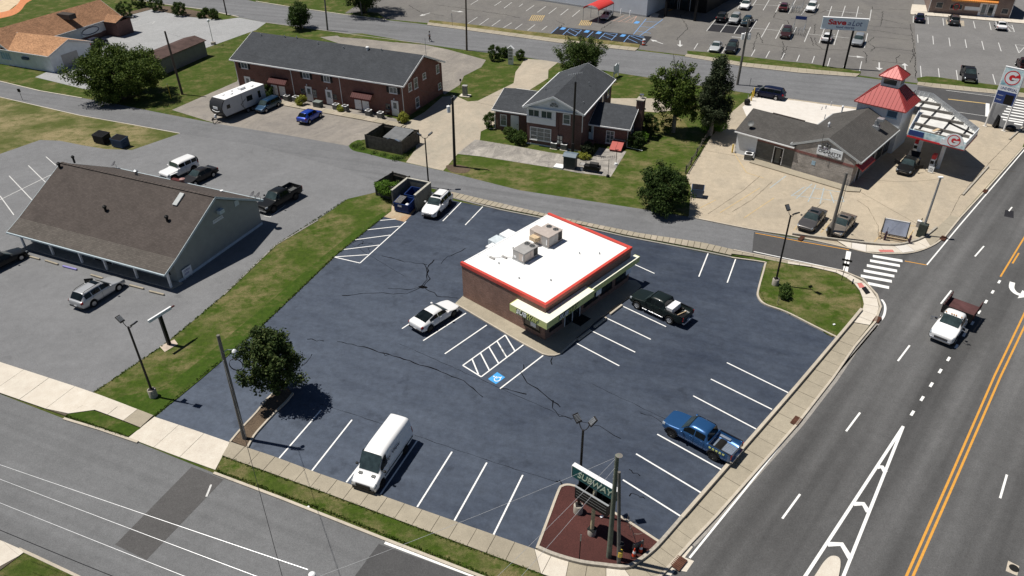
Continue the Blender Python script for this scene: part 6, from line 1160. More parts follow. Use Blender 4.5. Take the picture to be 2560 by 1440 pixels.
def tree(name, label, cpx, zc, rx, rz, m, n=150, per=130, size=.11, cr=.75, ry=None, seed=1, bark='bark', trunk=.22, cone=0, shell=.45, lump=.25, limbs=9, group=None, cat='tree', bare=0, flat=1.0, base=None):
    c = P(*cpx, zc); g = P(*base) if base else Vector((c.x, c.y, 0)); t = thing(name, label, cat, (g.x, g.y, 0), 0, group); ox, oy = c.x - g.x, c.y - g.y
    rg = random.Random(seed); cs = blob_centres(n, rx, ry or rx, rz, zc, seed, shell, lump, cone); cs[:, 0] += ox; cs[:, 1] += oy
    cs = cs[cs[:, 2] > .25]
    mb = MB(); zt = zc + rz * (.75 if cone else .2); mb.tube([(0, 0, -.1), (ox * .2 + .05, oy * .2, zc * .35), (ox * .6, oy * .6 + .06, zc * .7), (ox, oy, zt)], [trunk * 1.25, trunk, trunk * .75, trunk * .3], 9); tr_ = mb.build('trunk', M[bark], t, 60)
    idx = list(range(len(cs))); rg.shuffle(idx)
    for i in idx[:limbs]:
        e = cs[i]; s0 = rg.uniform(.35, .8); st = Vector((ox * s0, oy * s0, zc * (.35 + .5 * s0))); e = Vector(e); md = (st + e) / 2 + Vector((0, 0, .15 * rx)); b = MB(); b.tube([st, md, e], [trunk * .42, trunk * .25, trunk * .07], 6); b.build('limb', M[bark], t, 60)
    for i in range(bare):
        a = rg.uniform(-.5, .5); b = MB(); st = Vector((ox + rg.uniform(-.8, .8), oy + rg.uniform(-.5, .5), zc + rz * .55)); e = st + Vector((rg.uniform(-1.2, 1.2), rg.uniform(-.5, .5), rz * rg.uniform(.5, .75))); b.tube([st, (st + e) / 2 + Vector((.1, 0, 0)), e], [.05, .035, .012], 5)
        for j in range(3): q = st.lerp(e, .45 + j * .17); b.tube([q, q + Vector((rg.uniform(-.7, .7), rg.uniform(-.3, .3), rg.uniform(.2, .7)))], [.02, .008], 4)
        b.build('bare_branch', M['barkgrey'], t)
    rr = np.random.default_rng(seed + 5).uniform(.6, 1.25, len(cs)) * cr
    leaf_cloud('crown', cs, rr, per, size, m, t, seed + 9, flat); return t
tree('oak_tree', 'broad dark green oak spreading over the side street kerb beside the clinic', (289, 180), 4.1, 6.3, 3.6, M['leaf_oak'], 330, 150, .15, .95, ry=6.0, seed=3, trunk=.4, limbs=16, lump=.3, shell=.5)
tree('lot_tree', 'dark leaved tree in the narrow planting bed beside the timber pole', (672, 897), 3.9, 2.35, 3.5, M['leaf_mag'], 135, 125, .12, .55, seed=22, trunk=.16, limbs=14, shell=.25, lump=.28, cone=.5, base=(697, 985))
tree('round_tree', 'compact dark green tree by the back street behind the townhouses', (748, 40), 2.5, 2.45, 2.3, M['leaf_shrub'], 80, 150, .12, .7, seed=8, trunk=.16)
tree('pine_tree', 'wispy flat topped pine rising behind the brick house roof', (1456, 124), 4.9, 4.5, 1.7, M['leaf_pine'], 85, 130, .13, .8, ry=3.2, seed=5, trunk=.2, limbs=14, shell=.2, lump=.4, bare=2)
tree('shrub', 'dense dark shrub directly behind the brick house ridge', (1450, 158), 1.7, 3.2, 1.6, M['leaf_shrub'], 80, 130, .12, .75, seed=6, cat='shrub', ry=2.2)
tree('oak_tree', 'tall oak with bare twigs on top beside the dark evergreen', (1693, 238), 5.2, 3.3, 4.3, M['leaf_oak'], 170, 120, .14, .7, seed=13, trunk=.28, limbs=14, shell=.35, lump=.4, bare=4, bark='barkgrey')
tree('evergreen_tree', 'pointed dark evergreen between the oak and the fuel shop', (1790, 238), 5.6, 2.7, 5.6, M['leaf_yew'], 200, 120, .13, .72, seed=17, trunk=.25, cone=.75, shell=.3, bark='barkgrey', limbs=10)
tree('shrub', 'bright green leafy shrub below the dark evergreen', (1788, 300), 1.7, 1.9, 1.5, M['leaf_light'], 60, 120, .11, .6, seed=19, cat='shrub', trunk=.1)
tree('round_bush', 'big round dark bush at the corner of the forecourt', (1659, 470), 2.7, 2.95, 2.5, M['leaf_dark'], 150, 130, .12, .62, seed=23, cat='bush', trunk=.2, lump=.3)
tree('dark_tree', 'large dark tree at the top edge beyond the back street', (905, -38), 5.6, 5.6, 4.2, M['leaf_dark'], 190, 120, .17, 1.1, seed=29, trunk=.3, limbs=8)
tree('shrub', 'light green bush under the dark tree at the top edge', (912, 12), 1.4, 1.5, 1.2, M['leaf_light'], 40, 100, .12, .5, seed=31, cat='shrub', trunk=.1)
def shrub(label, cpx, r, m='leaf_shrub', h=None, seed=None, group=None, name='shrub'):
    h = h or r; seed = seed or int(cpx[0] * 7 + cpx[1]); return tree(name, label, cpx, h * .95, r, h, M[m], max(22, int(52 * r)), 95, .085, .32, seed=seed, trunk=.06, limbs=3, cat='shrub', lump=.06, shell=.62, group=group)
gcl = 'shrubs along the clinic lot'
for lab, c, r in (('large round shrub in the bed right of the clinic lot corner', (447, 22), 1.45), ('small round shrub left of the last one by the clinic drive', (514, 28), .65), ('rounded shrub last by the clinic drive entrance', (532, 35), 1.05), ('tall shrub second from the corner of the clinic lot', (389, 10), 1.5), ('low spreading shrub at the top of the clinic lot', (310, 24), 1.6), ('dark shrub at the very top of the clinic bed', (346, 0), 1.5), ('low shrub between two round ones in the clinic bed', (503, 37), .7)): shrub(lab, c, r, group=gcl)
gs_ = 'shrubs beside the white sign'
for lab, c, r, h in (('tall trimmed shrub left of the white pylon sign', (1236, 132), 1.15, 1.35), ('small trimmed shrub between the tall one and the white sign', (1260, 131), .75, .85), ('small trimmed shrub right of the white pylon sign', (1301, 137), .75, .85)): shrub(lab, c, r, h=h, group=gs_)
gh_ = 'shrubs around the brick house'
for lab, c, r, m in (('round green shrub at the left wing corner of the brick house', S(128, 745), 1.05, 'leaf_shrub'), ('trimmed shrub under the large lower window of the brick house', S(465, 955), .85, 'leaf_shrub'), ('shrub before the left wing door of the brick house', S(395, 925), .75, 'leaf_shrub'), ('greyish shrub by the left wing of the brick house', S(345, 890), .8, 'leaf_pine'), ('dark shrub beside the back step of the brick house', S(1255, 1075), .75, 'leaf_yew'), ('large dark shrub beyond the chimney', S(1965, 800), 1.5, 'leaf_dark'), ('dark shrub in the shade of the right gable', S(1800, 985), 1.1, 'leaf_dark'), ('bright small bush in front of the chimney', S(1885, 945), .65, 'leaf_light')): shrub(lab, c, r, m, group=gh_)
for i, (x, y) in enumerate(((1155, 1160), (1195, 1172), (1240, 1172))): shrub('low lime green plant at the patio edge, ' + ('left', 'middle', 'right')[i] + ' of the clump of three', S(x, y), .42, 'leaf_lime', .3, group='lime plants at the patio')
for lab, c, r, m in (('lime green shrub on the walk by the townhouse meters', (753, 252), .75, 'leaf_lime'), ('small lime shrub between two condensers', (852, 273), .4, 'leaf_lime'), ('yellowish shrub at the right corner of the townhouses', (1007, 294), .75, 'leaf_lime'), ('dark shrub under the left awning of the townhouses', (669, 228), .85, 'leaf_dark')): shrub(lab, c, r, m)
shrub('small shrub on the grass island nearer the lamp base', (1964, 722), .42, 'leaf_shrub'); shrub('small shrub on the grass island nearer the bare sapling', (1963, 740), .42, 'leaf_shrub')
def sapling(label, px, h, seed, lean=.0, n=9):
    g = P(*px); rg = random.Random(seed); t = thing('bare_sapling', label, 'sapling', g); mb = MB(); mb.tube([(0, 0, -.05), (lean * .4, .02, h * .5), (lean, 0, h)], [.025, .018, .006], 6); mb.build('stem', M['barkgrey'], t)
    for i in range(n): z = h * rg.uniform(.25, .95); a = rg.uniform(0, 6.28); l = h * rg.uniform(.15, .35); b = MB(); x = lean * z / h; e = (x + l * math.cos(a), l * math.sin(a), z + l * .7); b.tube([(x, 0, z), ((x + e[0]) / 2, e[1] / 2, z + l * .25), e], [.012, .008, .004], 4); b.build('twig', M['barkgrey'], t)
sapling('small bare sapling at the lot side of the grass island', (1943, 762), 1.0, 3); sapling('bare leaning sapling in the red mulch bed behind the cones', (1592, 1362), 2.6, 5, -.9, 14)
# weeds inside the board enclosure and rough growth round the fences
a_ = P(*bx(700, 520), 1.2)
w_ = leaf_cloud('weeds', blob_centres(70, 1.75, 1.25, .55, 1.35, 41, .1, .2) + np.array([a_.x, a_.y, 0]), np.full(70, .42), 110, .09, M['leaf_light'], None, 42); tag(w_, 'bright green weeds filling the dark board enclosure', 'weeds')
sheet('rough_grass', smooth_px([(874, 362), (900, 350), (917, 372), (945, 382), (1000, 393), (1016, 402), (980, 400), (920, 385), (882, 376)], 4, True), .022, M['lush'])
cs = np.array([[*P(x, y)[:2], .12] for x, y in ((885, 366), (892, 370), (900, 362), (908, 374), (935, 384), (960, 390), (985, 396), (998, 397), (1004, 396), (992, 400), (1012, 390))]); w2 = leaf_cloud('undergrowth', cs, np.full(len(cs), .65), 130, .08, M['leaf_shrub'], None, 43, .35)
# tufts along the ragged edges of the near lawns
def tufts(name, pts_list, n, m, seed, size=.055, z=.09):
    rg = np.random.default_rng(seed); cs = []
    for pts in pts_list:
        w = np.array(W2(pts)); d = np.r_[0, np.cumsum(np.linalg.norm(np.diff(w, axis=0), axis=1))]; s = rg.random(n) * d[-1]
        cs.append(np.c_[np.interp(s, d, w[:, 0]) + rg.normal(size=n) * .05, np.interp(s, d, w[:, 1]) + rg.normal(size=n) * .05, np.full(n, z)])
    cs = np.vstack(cs); o = leaf_cloud(name, cs, rg.uniform(.04, .12, len(cs)), 7, size, m, None, seed + 1, .5, .1); return o
M['tuft'] = leaf_mat('grass_blade', (.035, .070, .008), (.075, .125, .016), (.14, .13, .04))
tufts('grass_edge', [[(386, 1041), (640, 829), (840, 638), (955, 546)], [(233, 984), (395, 874), (440, 840), (560, 739), (690, 614), (868, 499)], [(541, 1177), (800, 1272), (1000, 1353), (1240, 1448)], [(556, 1142), (800, 1230), (1100, 1343), (1352, 1437)], [(1896, 723), (1913, 762), (1965, 781), (2093, 843)], [(165, 1042), (318, 1094)]], 420, M['tuft'], 71)
# ================================================================ VEHICLES
def lerp(a, b, t): return a + (b - a) * t
def interp(x, pts):
    if x <= pts[0][0]: return pts[0][1]
    for (x0, y0), (x1, y1) in zip(pts, pts[1:]):
        if x <= x1: return lerp(y0, y1, (x - x0) / (x1 - x0 or 1))
    return pts[-1][1]
KINDS = dict(
    sedan=dict(L=4.75, W=1.83, H=1.45, nose=.70, hood=.93, belt=.93, deck=1.02, cowl=1.42, rf=2.2, rr=3.25, bl=4.05, wf=.93, wr=3.75, r=.33, roofw=.66, side=[(1.75, 2.72), (2.80, 3.72)]),
    fast=dict(L=4.85, W=1.9, H=1.45, nose=.70, hood=.95, belt=.96, deck=1.08, cowl=1.45, rf=2.15, rr=3.1, bl=4.35, wf=.95, wr=3.85, r=.35, roofw=.68, side=[(1.78, 2.75), (2.8, 3.75)]),
    suv=dict(L=4.8, W=1.92, H=1.78, nose=.88, hood=1.12, belt=1.12, deck=1.15, cowl=1.35, rf=2.05, rr=4.2, bl=4.66, wf=.92, wr=3.72, r=.38, roofw=.74, side=[(1.62, 2.55), (2.63, 3.45), (3.53, 4.25)]),
    wagon=dict(L=4.95, W=1.93, H=1.72, nose=.82, hood=1.05, belt=1.06, deck=1.08, cowl=1.4, rf=2.15, rr=4.3, bl=4.8, wf=.95, wr=3.8, r=.36, roofw=.72, side=[(1.7, 2.65), (2.73, 3.6), (3.68, 4.35)]),
    hatch=dict(L=4.2, W=1.78, H=1.6, nose=.78, hood=1.0, belt=1.0, deck=1.05, cowl=1.05, rf=1.75, rr=3.45, bl=4.02, wf=.82, wr=3.38, r=.32, roofw=.68, side=[(1.38, 2.28), (2.36, 3.3)]),
    minivan=dict(L=5.1, W=1.98, H=1.76, nose=.80, hood=1.08, belt=1.06, deck=1.1, cowl=1.0, rf=1.85, rr=4.55, bl=4.98, wf=.95, wr=4.0, r=.35, roofw=.76, side=[(1.35, 2.4), (2.48, 3.5), (3.58, 4.6)]),
    jeep=dict(L=4.4, W=1.86, H=1.86, nose=1.08, hood=1.16, belt=1.2, deck=1.2, cowl=1.5, rf=1.72, rr=4.22, bl=4.3, wf=.75, wr=3.5, r=.42, roofw=.84, side=[(1.72, 2.48), (2.6, 3.36), (3.48, 4.15)]),
    van=dict(L=5.95, W=2.06, H=2.55, nose=.98, hood=1.28, belt=1.28, deck=1.3, cowl=.92, rf=1.72, rr=5.8, bl=5.9, wf=1.0, wr=4.5, r=.36, roofw=.82, side=[(1.2, 2.05)]),
    pickup=dict(L=5.8, W=2.0, H=1.9, nose=1.02, hood=1.2, belt=1.2, deck=1.2, cowl=1.55, rf=2.2, rr=3.65, bl=3.85, wf=.98, wr=4.5, r=.42, roofw=.74, side=[(1.85, 2.72), (2.8, 3.58)], bed=(3.9, 5.74), rail=1.28, floor=.78),
    cab=dict(L=4.05, W=2.0, H=1.95, nose=1.05, hood=1.22, belt=1.22, deck=1.25, cowl=1.5, rf=2.2, rr=3.3, bl=3.42, wf=.95, wr=9, r=.42, roofw=.76, side=[(1.85, 2.85)]))
class Body:
    def __init__(s, k): s.__dict__.update(KINDS[k]); s.kind = k; s.isbed = 'bed' in KINDS[k]
    def w(s, d):
        q = .74 if s.kind not in ('jeep', 'van') else .9
        k = interp(d, [(0, q), (.06, q + .10), (.22, q + .18 if q < .8 else .97), (.65, 1), (s.L - .6, 1), (s.L - .12, .955), (s.L, .87)]) if s.kind != 'cab' else interp(d, [(0, .86), (.08, .94), (.4, 1), (9, 1)])
        return s.W / 2 * min(k, 1)
    def zt(s, d):
        end = s.deck - (.10 if s.kind in ('sedan', 'fast') else .02)
        return interp(d, [(0, s.nose * .84), (.05, s.nose * .95), (.16, s.nose), (s.cowl, s.hood), (s.rf, s.H - .03), (lerp(s.rf, s.rr, .35), s.H), (s.rr, s.H - .04), (s.bl, s.deck), (s.L - .08, end + .02), (s.L, end - .12 if s.kind in ('sedan', 'fast') else end - .05)])
    def c(s, d): return interp(d, [(s.cowl, 0), (s.rf, 1), (s.rr, 1), (s.bl, 0)])
    def zb(s, d):
        z = interp(d, [(0, .34), (.3, .24), (s.L - .35, .26), (s.L, .4)]) + (.12 if s.kind in ('pickup', 'cab', 'jeep') else 0)
        for x in (s.wf, s.wr):
            rr = s.r * 1.17
            if abs(d - x) < rr: z = max(z, s.r + math.sqrt(rr * rr - (d - x) ** 2))
        return z
    def sec(s, d, bed=False):
        w, zb, zt, c = s.w(d), s.zb(d), s.zt(d), s.c(d); belt = s.belt if not bed else s.rail
        zbelt = min(belt, zt - .03) if not bed else s.rail; zb = min(zb, zbelt - .1)
        mid = max(zb + .05, .52 * zbelt); p = [(w * .82, zb), (w * .97, min(zb + .06, mid - .01)), (w, mid), (w * .985, max(zbelt - .07, mid + .01))]
        if bed: return p + [(w * .97, s.rail), (w - .11, s.rail - .005), (w - .115, s.floor), (0, s.floor)]
        wr = s.roofw * s.W / 2; hz = interp(d, [(0, s.nose * .84), (.05, s.nose * .95), (.16, s.nose), (s.cowl, s.hood)]) if d < s.cowl else (s.hood if d < (s.rf + s.rr) / 2 else s.deck)
        hz = min(hz, zt) if c == 0 else hz
        p += [(w * .93, zbelt), (lerp(w * .80, wr, c), lerp(hz - .025, s.H - .085 - .03 * (abs(d - (s.rf + s.rr) / 2) / (s.rr - s.rf)), c)), (lerp(w * .5, wr * .72, c), lerp(zt - .008, zt - .02, c)), (0, zt)]
        return p
    def S(s, d, t):
        p = s.sec(d); m = t > 7; q = 14 - t if m else t; i = min(int(q), 6); f = q - i; y = lerp(p[i][0], p[i + 1][0], f); z = lerp(p[i][1], p[i + 1][1], f)
        return Vector((s.L / 2 - d, -y if m else y, z))
    def patch(s, f, na, nb, off, mat_, name, parent, flip=False):
        """f(a, b) -> (d, t) on the body; a thin panel lying off above the surface"""
        P_ = [[s.S(*f(i / na, j / nb)) for j in range(nb + 1)] for i in range(na + 1)]; mb = MB(); vs = []
        for i in range(na + 1):
            for j in range(nb + 1):
                a = P_[min(i + 1, na)][j] - P_[max(i - 1, 0)][j]; b = P_[i][min(j + 1, nb)] - P_[i][max(j - 1, 0)]; n = a.cross(b); n = n.normalized() if n.length > 1e-9 else Vector((0, 0, 1))
                if n.dot(P_[i][j] - Vector((P_[i][j].x, 0, s.H * .42))) < 0: n = -n
                vs.append(P_[i][j] + n * off)
        fs = []
        for i in range(na):
            for j in range(nb):
                k = i * (nb + 1) + j; q = (k, k + 1, k + nb + 2, k + nb + 1); fs.append(q)
        mb.add(vs, fs); c = sum((Vector(v) for v in vs), Vector()) / len(vs)
        v0, v1, v2 = (Vector(vs[i]) for i in fs[0][:3]); 
        if (v1 - v0).cross(v2 - v0).dot(c - Vector((c.x, 0, s.H * .42))) < 0: mb.f = [q[::-1] for q in mb.f]
        return mb.build(name, mat_, parent, 60)
WHEELS = {}
def wheel(parent, x, y, r, w, side, style):
    key = (r, w, style)
    if key not in WHEELS:
        t = MB(); t.lathe([(r * .6, -w / 2), (r * .93, -w / 2), (r, -w * .36), (r, w * .36), (r * .93, w / 2), (r * .63, w * .47), (r * .58, w * .24)], (0, 0, 0), 22, 'y')
        rm = MB(); rm.lathe([(r * .62, w * .36), (r * .60, w * .46), (r * .56, w * .46), (r * .52, w * .30), (.03, w * .30)], (0, 0, 0), 22, 'y')
        for k in range(5 if style != 'rimdark' else 6):
            a = k * 2 * math.pi / (5 if style != 'rimdark' else 6); rm.cbox((r * .3 * math.cos(a), w * .38, r * .3 * math.sin(a)), (r * .56, w * .12, r * .15), Matrix.Rotation(-a, 3, 'Y'))
        rm.lathe([(r * .14, w * .3), (r * .14, w * .47), (.01, w * .48)], (0, 0, 0), 10, 'y')
        a = t.build('wheel', M['rubber'], None, 40); b = rm.build('rim', M[style], None, 40); WHEELS[key] = (a.data, b.data); bpy.data.objects.remove(a); bpy.data.objects.remove(b)
    ta, rb = WHEELS[key]; o = bpy.data.objects.new('wheel', ta); COL.objects.link(o); o.parent = parent; o.location = (x, y, r); o.rotation_euler.z = 0 if side > 0 else math.pi
    q = bpy.data.objects.new('rim', rb); COL.objects.link(q); q.parent = o; return o
UNDER = mat('underbody', (.010, .010, .010), .9)
def vehicle(kind, colour, label, cpx, zc, d0, d1, cat='car', group=None, rim='rim', scale=1.0, metal=.0, plate=True, name=None, loc=None, roofrails=False, sunroof=False, edge=True):
    B_ = Body(kind); a, b = P(*d0), P(*d1); ang = math.atan2((b - a).y, (b - a).x); c = P(*cpx, zc)
    t = thing(name or {'sedan': 'parked_car', 'fast': 'parked_car', 'suv': 'parked_suv', 'wagon': 'parked_suv', 'hatch': 'parked_car', 'minivan': 'parked_minivan', 'jeep': 'parked_jeep', 'van': 'delivery_van', 'pickup': 'pickup_truck', 'cab': 'flatbed_truck'}[kind], label, cat, (c.x, c.y, .022), ang, group); t.scale = (scale,) * 3
    pm = paint(label.split()[0] + str(colour), colour, metal); L = B_.L
    ds = {0, .05, .16, .35, .65, B_.cowl, lerp(B_.cowl, B_.rf, .5), B_.rf, lerp(B_.rf, B_.rr, .35), lerp(B_.rf, B_.rr, .7), B_.rr, lerp(B_.rr, B_.bl, .5), B_.bl, L - .6, L - .3, L - .08, L}
    for x in (B_.wf, B_.wr):
        for k in (-1, -.92, -.7, -.35, 0, .35, .7, .92, 1): ds.add(x + k * B_.r * 1.17)
        ds |= {x - B_.r * 1.19, x + B_.r * 1.19}
    ds = sorted(d for d in ds if 0 <= d <= L); st = []
    for d in ds:
        if B_.isbed and d > B_.bl:
            if d <= B_.bed[1]: st.append((d, B_.sec(d, True)))
        else: st.append((d, B_.sec(d)))
    if B_.isbed:
        i = [k for k, (d, p) in enumerate(st) if d > B_.bl][0]
        def solid(d): p = B_.sec(d, True); return p[:5] + [(p[4][0] * .8, B_.rail), (p[4][0] * .5, B_.rail), (0, B_.rail)]
        st[i:i] = [(B_.bl + .01, solid(B_.bl + .01)), (B_.bed[0] + .04, solid(B_.bed[0] + .04)), (B_.bed[0] + .042, B_.sec(B_.bed[0] + .042, True))]
        st = [x for k, x in enumerate(st) if not (k > i + 2 and x[0] <= B_.bed[0] + .05)]
        st += [(B_.bed[1], B_.sec(B_.bed[1], True)), (B_.bed[1] + .002, solid(B_.bed[1] + .002)), (L, solid(L))]
    mb = MB(); vs = []; n = 15
    for d, p in st: x = L / 2 - d; vs += [(x, y, z) for y, z in p] + [(x, -y, z) for y, z in p[-2::-1]]
    mb.v = vs
    for i in range(len(st) - 1):
        for k in range(n):
            q = (i * n + k, (i + 1) * n + k, (i + 1) * n + (k + 1) % n, i * n + (k + 1) % n); mb.f.append(q); mb.mi.append(1 if k == n - 1 else 0)
    mb.f += [tuple(range(n)), tuple(range((len(st) - 1) * n, len(st) * n))[::-1]]; mb.mi += [0, 0]
    me_o = mb.build('body', [pm, UNDER], t, 180)
    bm = bmesh.new(); bm.from_mesh(me_o.data); bmesh.ops.recalc_face_normals(bm, faces=bm.faces); bm.to_mesh(me_o.data); bm.free()
    b = me_o.modifiers.new('round', 'SUBSURF'); b.levels = 1; b.render_levels = 1
    g = M['carglass']; e0, e1 = .05, .95
    B_.patch(lambda u, v: (lerp(B_.cowl, B_.rf, lerp(.04, .94, u)), lerp(5.10, 8.90, v)), 4, 8, .012, M['screen'], 'windscreen', t)
    if kind != 'van': B_.patch(lambda u, v: (lerp(B_.rr, B_.bl, lerp(.06, .90, u)), lerp(5.16, 8.84, v)), 4, 8, .012, g, 'rear_window', t)
    for sd in (0, 1):
        for x0, x1 in B_.side:
            f = lambda u, v: (lerp(x0, x1, u), lerp(4.10, 4.86, v) if not sd else 14 - lerp(4.10, 4.86, v)); B_.patch(f, 6, 2, .010, g, 'side_window', t)
        f = lambda u, v: (lerp(.025, .30, u), (lerp(2.75, 4.35, v) if not sd else 14 - lerp(2.75, 4.35, v))); B_.patch(f, 3, 3, .012, M['lens'], 'headlight', t)
        hi = (2.6, 4.2) if kind in ('sedan', 'fast', 'pickup') else (2.7, 4.3); f = lambda u, v: (lerp(L - .22, L - .01, u), (lerp(*hi, v) if not sd else 14 - lerp(*hi, v)))
        if kind != 'cab': (B_.patch(f, 3, 3, .012, M['red_lens'], 'taillight', t) if not B_.isbed else MB().box(-L / 2 - .012, -L / 2 + .12, (-1 if sd else 1) * (B_.w(L) + .01) - .09, (-1 if sd else 1) * (B_.w(L) + .01) + .02, .82, 1.2).build('taillight', M['red_lens'], t))
        s_ = -1 if sd else 1; dm = B_.cowl + .42 * (B_.rf - B_.cowl); m_ = MB(); y = B_.w(dm) + .02; m_.box(L / 2 - dm - .10, L / 2 - dm + .06, min(s_ * y, s_ * (y + .2)), max(s_ * y, s_ * (y + .2)), B_.belt + .0, B_.belt + .15); m_.build('mirror', pm if kind not in ('van', 'cab') else M['plast'], t, bevel=.03)
        for x0, x1 in B_.side[:2]:
            m_ = MB(); dd_ = x1 - .2; q = B_.S(dd_, 3.2 if not sd else 10.8); m_.cbox(q + Vector((0, s_ * .015, 0)), (.16, .03, .03)); m_.build('door_handle', pm if kind != 'suv' else M['chrome'], t)
            m_ = MB(); pts = [B_.S(x1 + .04, (tt if not sd else 14 - tt)) + Vector((0, s_ * .004, 0)) for tt in (1.2, 2, 3, 4)]; m_.tube(pts, .007, 4); m_.build('door_seam', M['plast'], t)
        for x, tr in ((B_.wf, 1), (B_.wr, 1)):
            if x < L: wheel(t, L / 2 - x, s_ * (B_.W / 2 - .10), B_.r, .24 if kind not in ('pickup', 'jeep', 'cab') else .28, s_, rim)
    wn = B_.w(0); gr_ = MB(); gr_.box(L / 2 - .03, L / 2 + (.06 if kind == 'van' else .018), -wn * .62, wn * .62, B_.nose * (.62 if kind == 'van' else .50), B_.nose * (.9 if kind == 'van' else .74)); o = gr_.build('grille', M['plast'], t, bevel=.02); bl = MB()
    for k in range(2): z = B_.nose * (.57 + .1 * k); bl.box(L / 2 + .018, L / 2 + .026, -wn * .58, wn * .58, z, z + .02)
    bl.build('grille_bar', M['chrome'], o)
    bp = MB(); bp.box(L / 2 - .25, L / 2 + .035, -wn * .97, wn * .97, B_.zb(0) - .06, B_.zb(0) + .10); bp.box(L / 2 - .2, L / 2 + .05, -wn * .98, wn * .98, .24, .56) if kind == 'van' else None; bp.build('front_bumper', M['plast'] if kind not in ('cab', 'pickup') else M['chrome'], t, bevel=.03)
    if kind != 'cab':
        wt_ = B_.w(L); bp = MB(); bp.box(-L / 2 - (.16 if B_.isbed else .03), -L / 2 + .2, -wt_ * .97, wt_ * .97, B_.zb(L) - .02, B_.zb(L) + .13); bp.build('rear_bumper', M['chrome'] if B_.isbed else M['plast'], t, bevel=.03)
        k = MB(); k.box(-L / 2 - .02 - (.16 if B_.isbed else 0), -L / 2 - .002, -.16, .16, B_.nose * .62, B_.nose * .62 + .12); k.build('number_plate', M['wt'], t)
    if roofrails:
        for s_ in (-1, 1): k = MB(); k.tube([(L / 2 - B_.rf - .2, s_ * B_.roofw * B_.W / 2 * .86, B_.H - .02), (L / 2 - B_.rf - .4, s_ * B_.roofw * B_.W / 2 * .86, B_.H + .05), (L / 2 - B_.rr + .3, s_ * B_.roofw * B_.W / 2 * .86, B_.H + .04), (L / 2 - B_.rr + .05, s_ * B_.roofw * B_.W / 2 * .86, B_.H - .05)], .022, 6); k.build('roof_rail', M['plast'], t)
    if sunroof: B_.patch(lambda u, v: (lerp(B_.rf + .18, B_.rf + .62, u), lerp(6.05, 7.95, v)), 3, 4, .010, g, 'sunroof', t)
    return t, B_
def line_bed(t, B_, m, ribs=9):
    x0, x1 = B_.L / 2 - B_.bed[1] + .03, B_.L / 2 - B_.bed[0] - .06; y = B_.W / 2 - .14; mb = MB(); mb.box(x0, x1, -y, y, B_.floor + .004, B_.floor + .012); o = mb.build('bed_floor', m, t); k = MB()
    for i in range(ribs): yy = -y + (i + .5) * 2 * y / ribs; k.box(x0, x1, yy - y / ribs * .55, yy + y / ribs * .55, B_.floor + .012, B_.floor + .032)
    k.build('bed_rib', m, o); wl = MB()
    for s in (-1, 1): a, b = sorted((s * y, s * (y - .22))); wl.box(B_.L / 2 - B_.wr - .45, B_.L / 2 - B_.wr + .45, a, b, B_.floor + .01, B_.floor + .24)
    wl.build('wheel_housing', m, t, bevel=.05)
    rl = MB()
    for s in (-1, 1): a, b = sorted((s * (B_.W / 2 - .12), s * (B_.W / 2 - .035))); rl.box(x0 - .02, x1 + .02, a, b, B_.rail + .001, B_.rail + .025)
    rl.build('bed_rail', M['plast'], t)
WHITE, SILV, BLACK = (.78, .78, .78), (.42, .43, .44), (.010, .011, .012)
# ---- the restaurant lot
vehicle('suv', WHITE, 'white four by four with sunroof parked beside the masonry dumpster enclosure', (1093, 509), .8, (1153, 506), (1107, 553), 'SUV', rim='rimdark', sunroof=True, roofrails=True)
vehicle('fast', WHITE, 'white fastback car nosed up to the restaurant walkway', (1087, 785), .72, (1058, 852), (1165, 783), 'car', rim='rimdark')
t, B_ = vehicle('van', (.80, .80, .80), 'white high roofed delivery van lettered BAY VIEW facing the near sidewalk', (957, 1130), 1.2, (1043, 1102), (951, 1237), 'van', rim='rimdark', scale=.95)
text(t, 'Bay View', (1.3, B_.W / 2 - .02, 1.55), (-1, 0, 0), (0, -.07, 1), .44, mat('van_lettering', (.02, .025, .05), .5), 2.2, shear=.18, ext=.012)
k = MB(); k.box(-2.7, 1.6, B_.W / 2 - .002, B_.W / 2 + .02, .72, .80); k.box(-2.7, 1.6, -B_.W / 2 - .02, -B_.W / 2 + .002, .72, .80); k.build('side_moulding', M['plast'], t)
k = MB(); k.box(2.15, 2.4, .35, .7, 1.22, 1.235); k.box(2.15, 2.4, -.7, -.35, 1.22, 1.235); k.build('bonnet_vent', M['acgrey'], t)
t, B_ = vehicle('pickup', (.010, .016, .016), 'black pickup carrying a white box, parked by the restaurant walkway', (1652, 760), .95, (1665, 817), (1557, 766), 'pickup', rim='rim', scale=.98)
line_bed(t, B_, M['blackp']); k = MB(); k.box(-1.65, -1.02, -.72, .72, .95, 1.5); o = k.build('cargo_box', M['wt'], t, bevel=.03); k = MB(); k.box(-.98, -.72, -.5, .72, .95, 1.42); k.build('tool_chest', M['galv'], t, bevel=.02); k = MB(); k.bar((-2.3, -.7, .86), (-2.0, .6, .9), .06, .1); k.build('loose_plank', M['lumber'], t)
for s in (-1, 1): k = MB(); k.tube([(1.3, s * 1.02, .42), (-.9, s * 1.02, .42)], .05, 8); k.build('side_step', M['chrome'], t)
t, B_ = vehicle('pickup', (.022, .090, .235), 'bright blue lifted pickup backed up to the highway sidewalk', (1754, 1080), 1.05, (1804, 1175), (1643, 1086), 'pickup', rim='rimdark', metal=.4, scale=.97)
line_bed(t, B_, mat('bedliner_grey', (.16, .19, .24), .5), 11)
for i in range(5): k = MB(); k.box(-1.15 - i * .27 - .17, -1.15 - i * .27, 1.0 - .004, 1.0 + .012, .98 - .03 * (i % 2), 1.12); k.build('sticker', M['signyellow'], t)
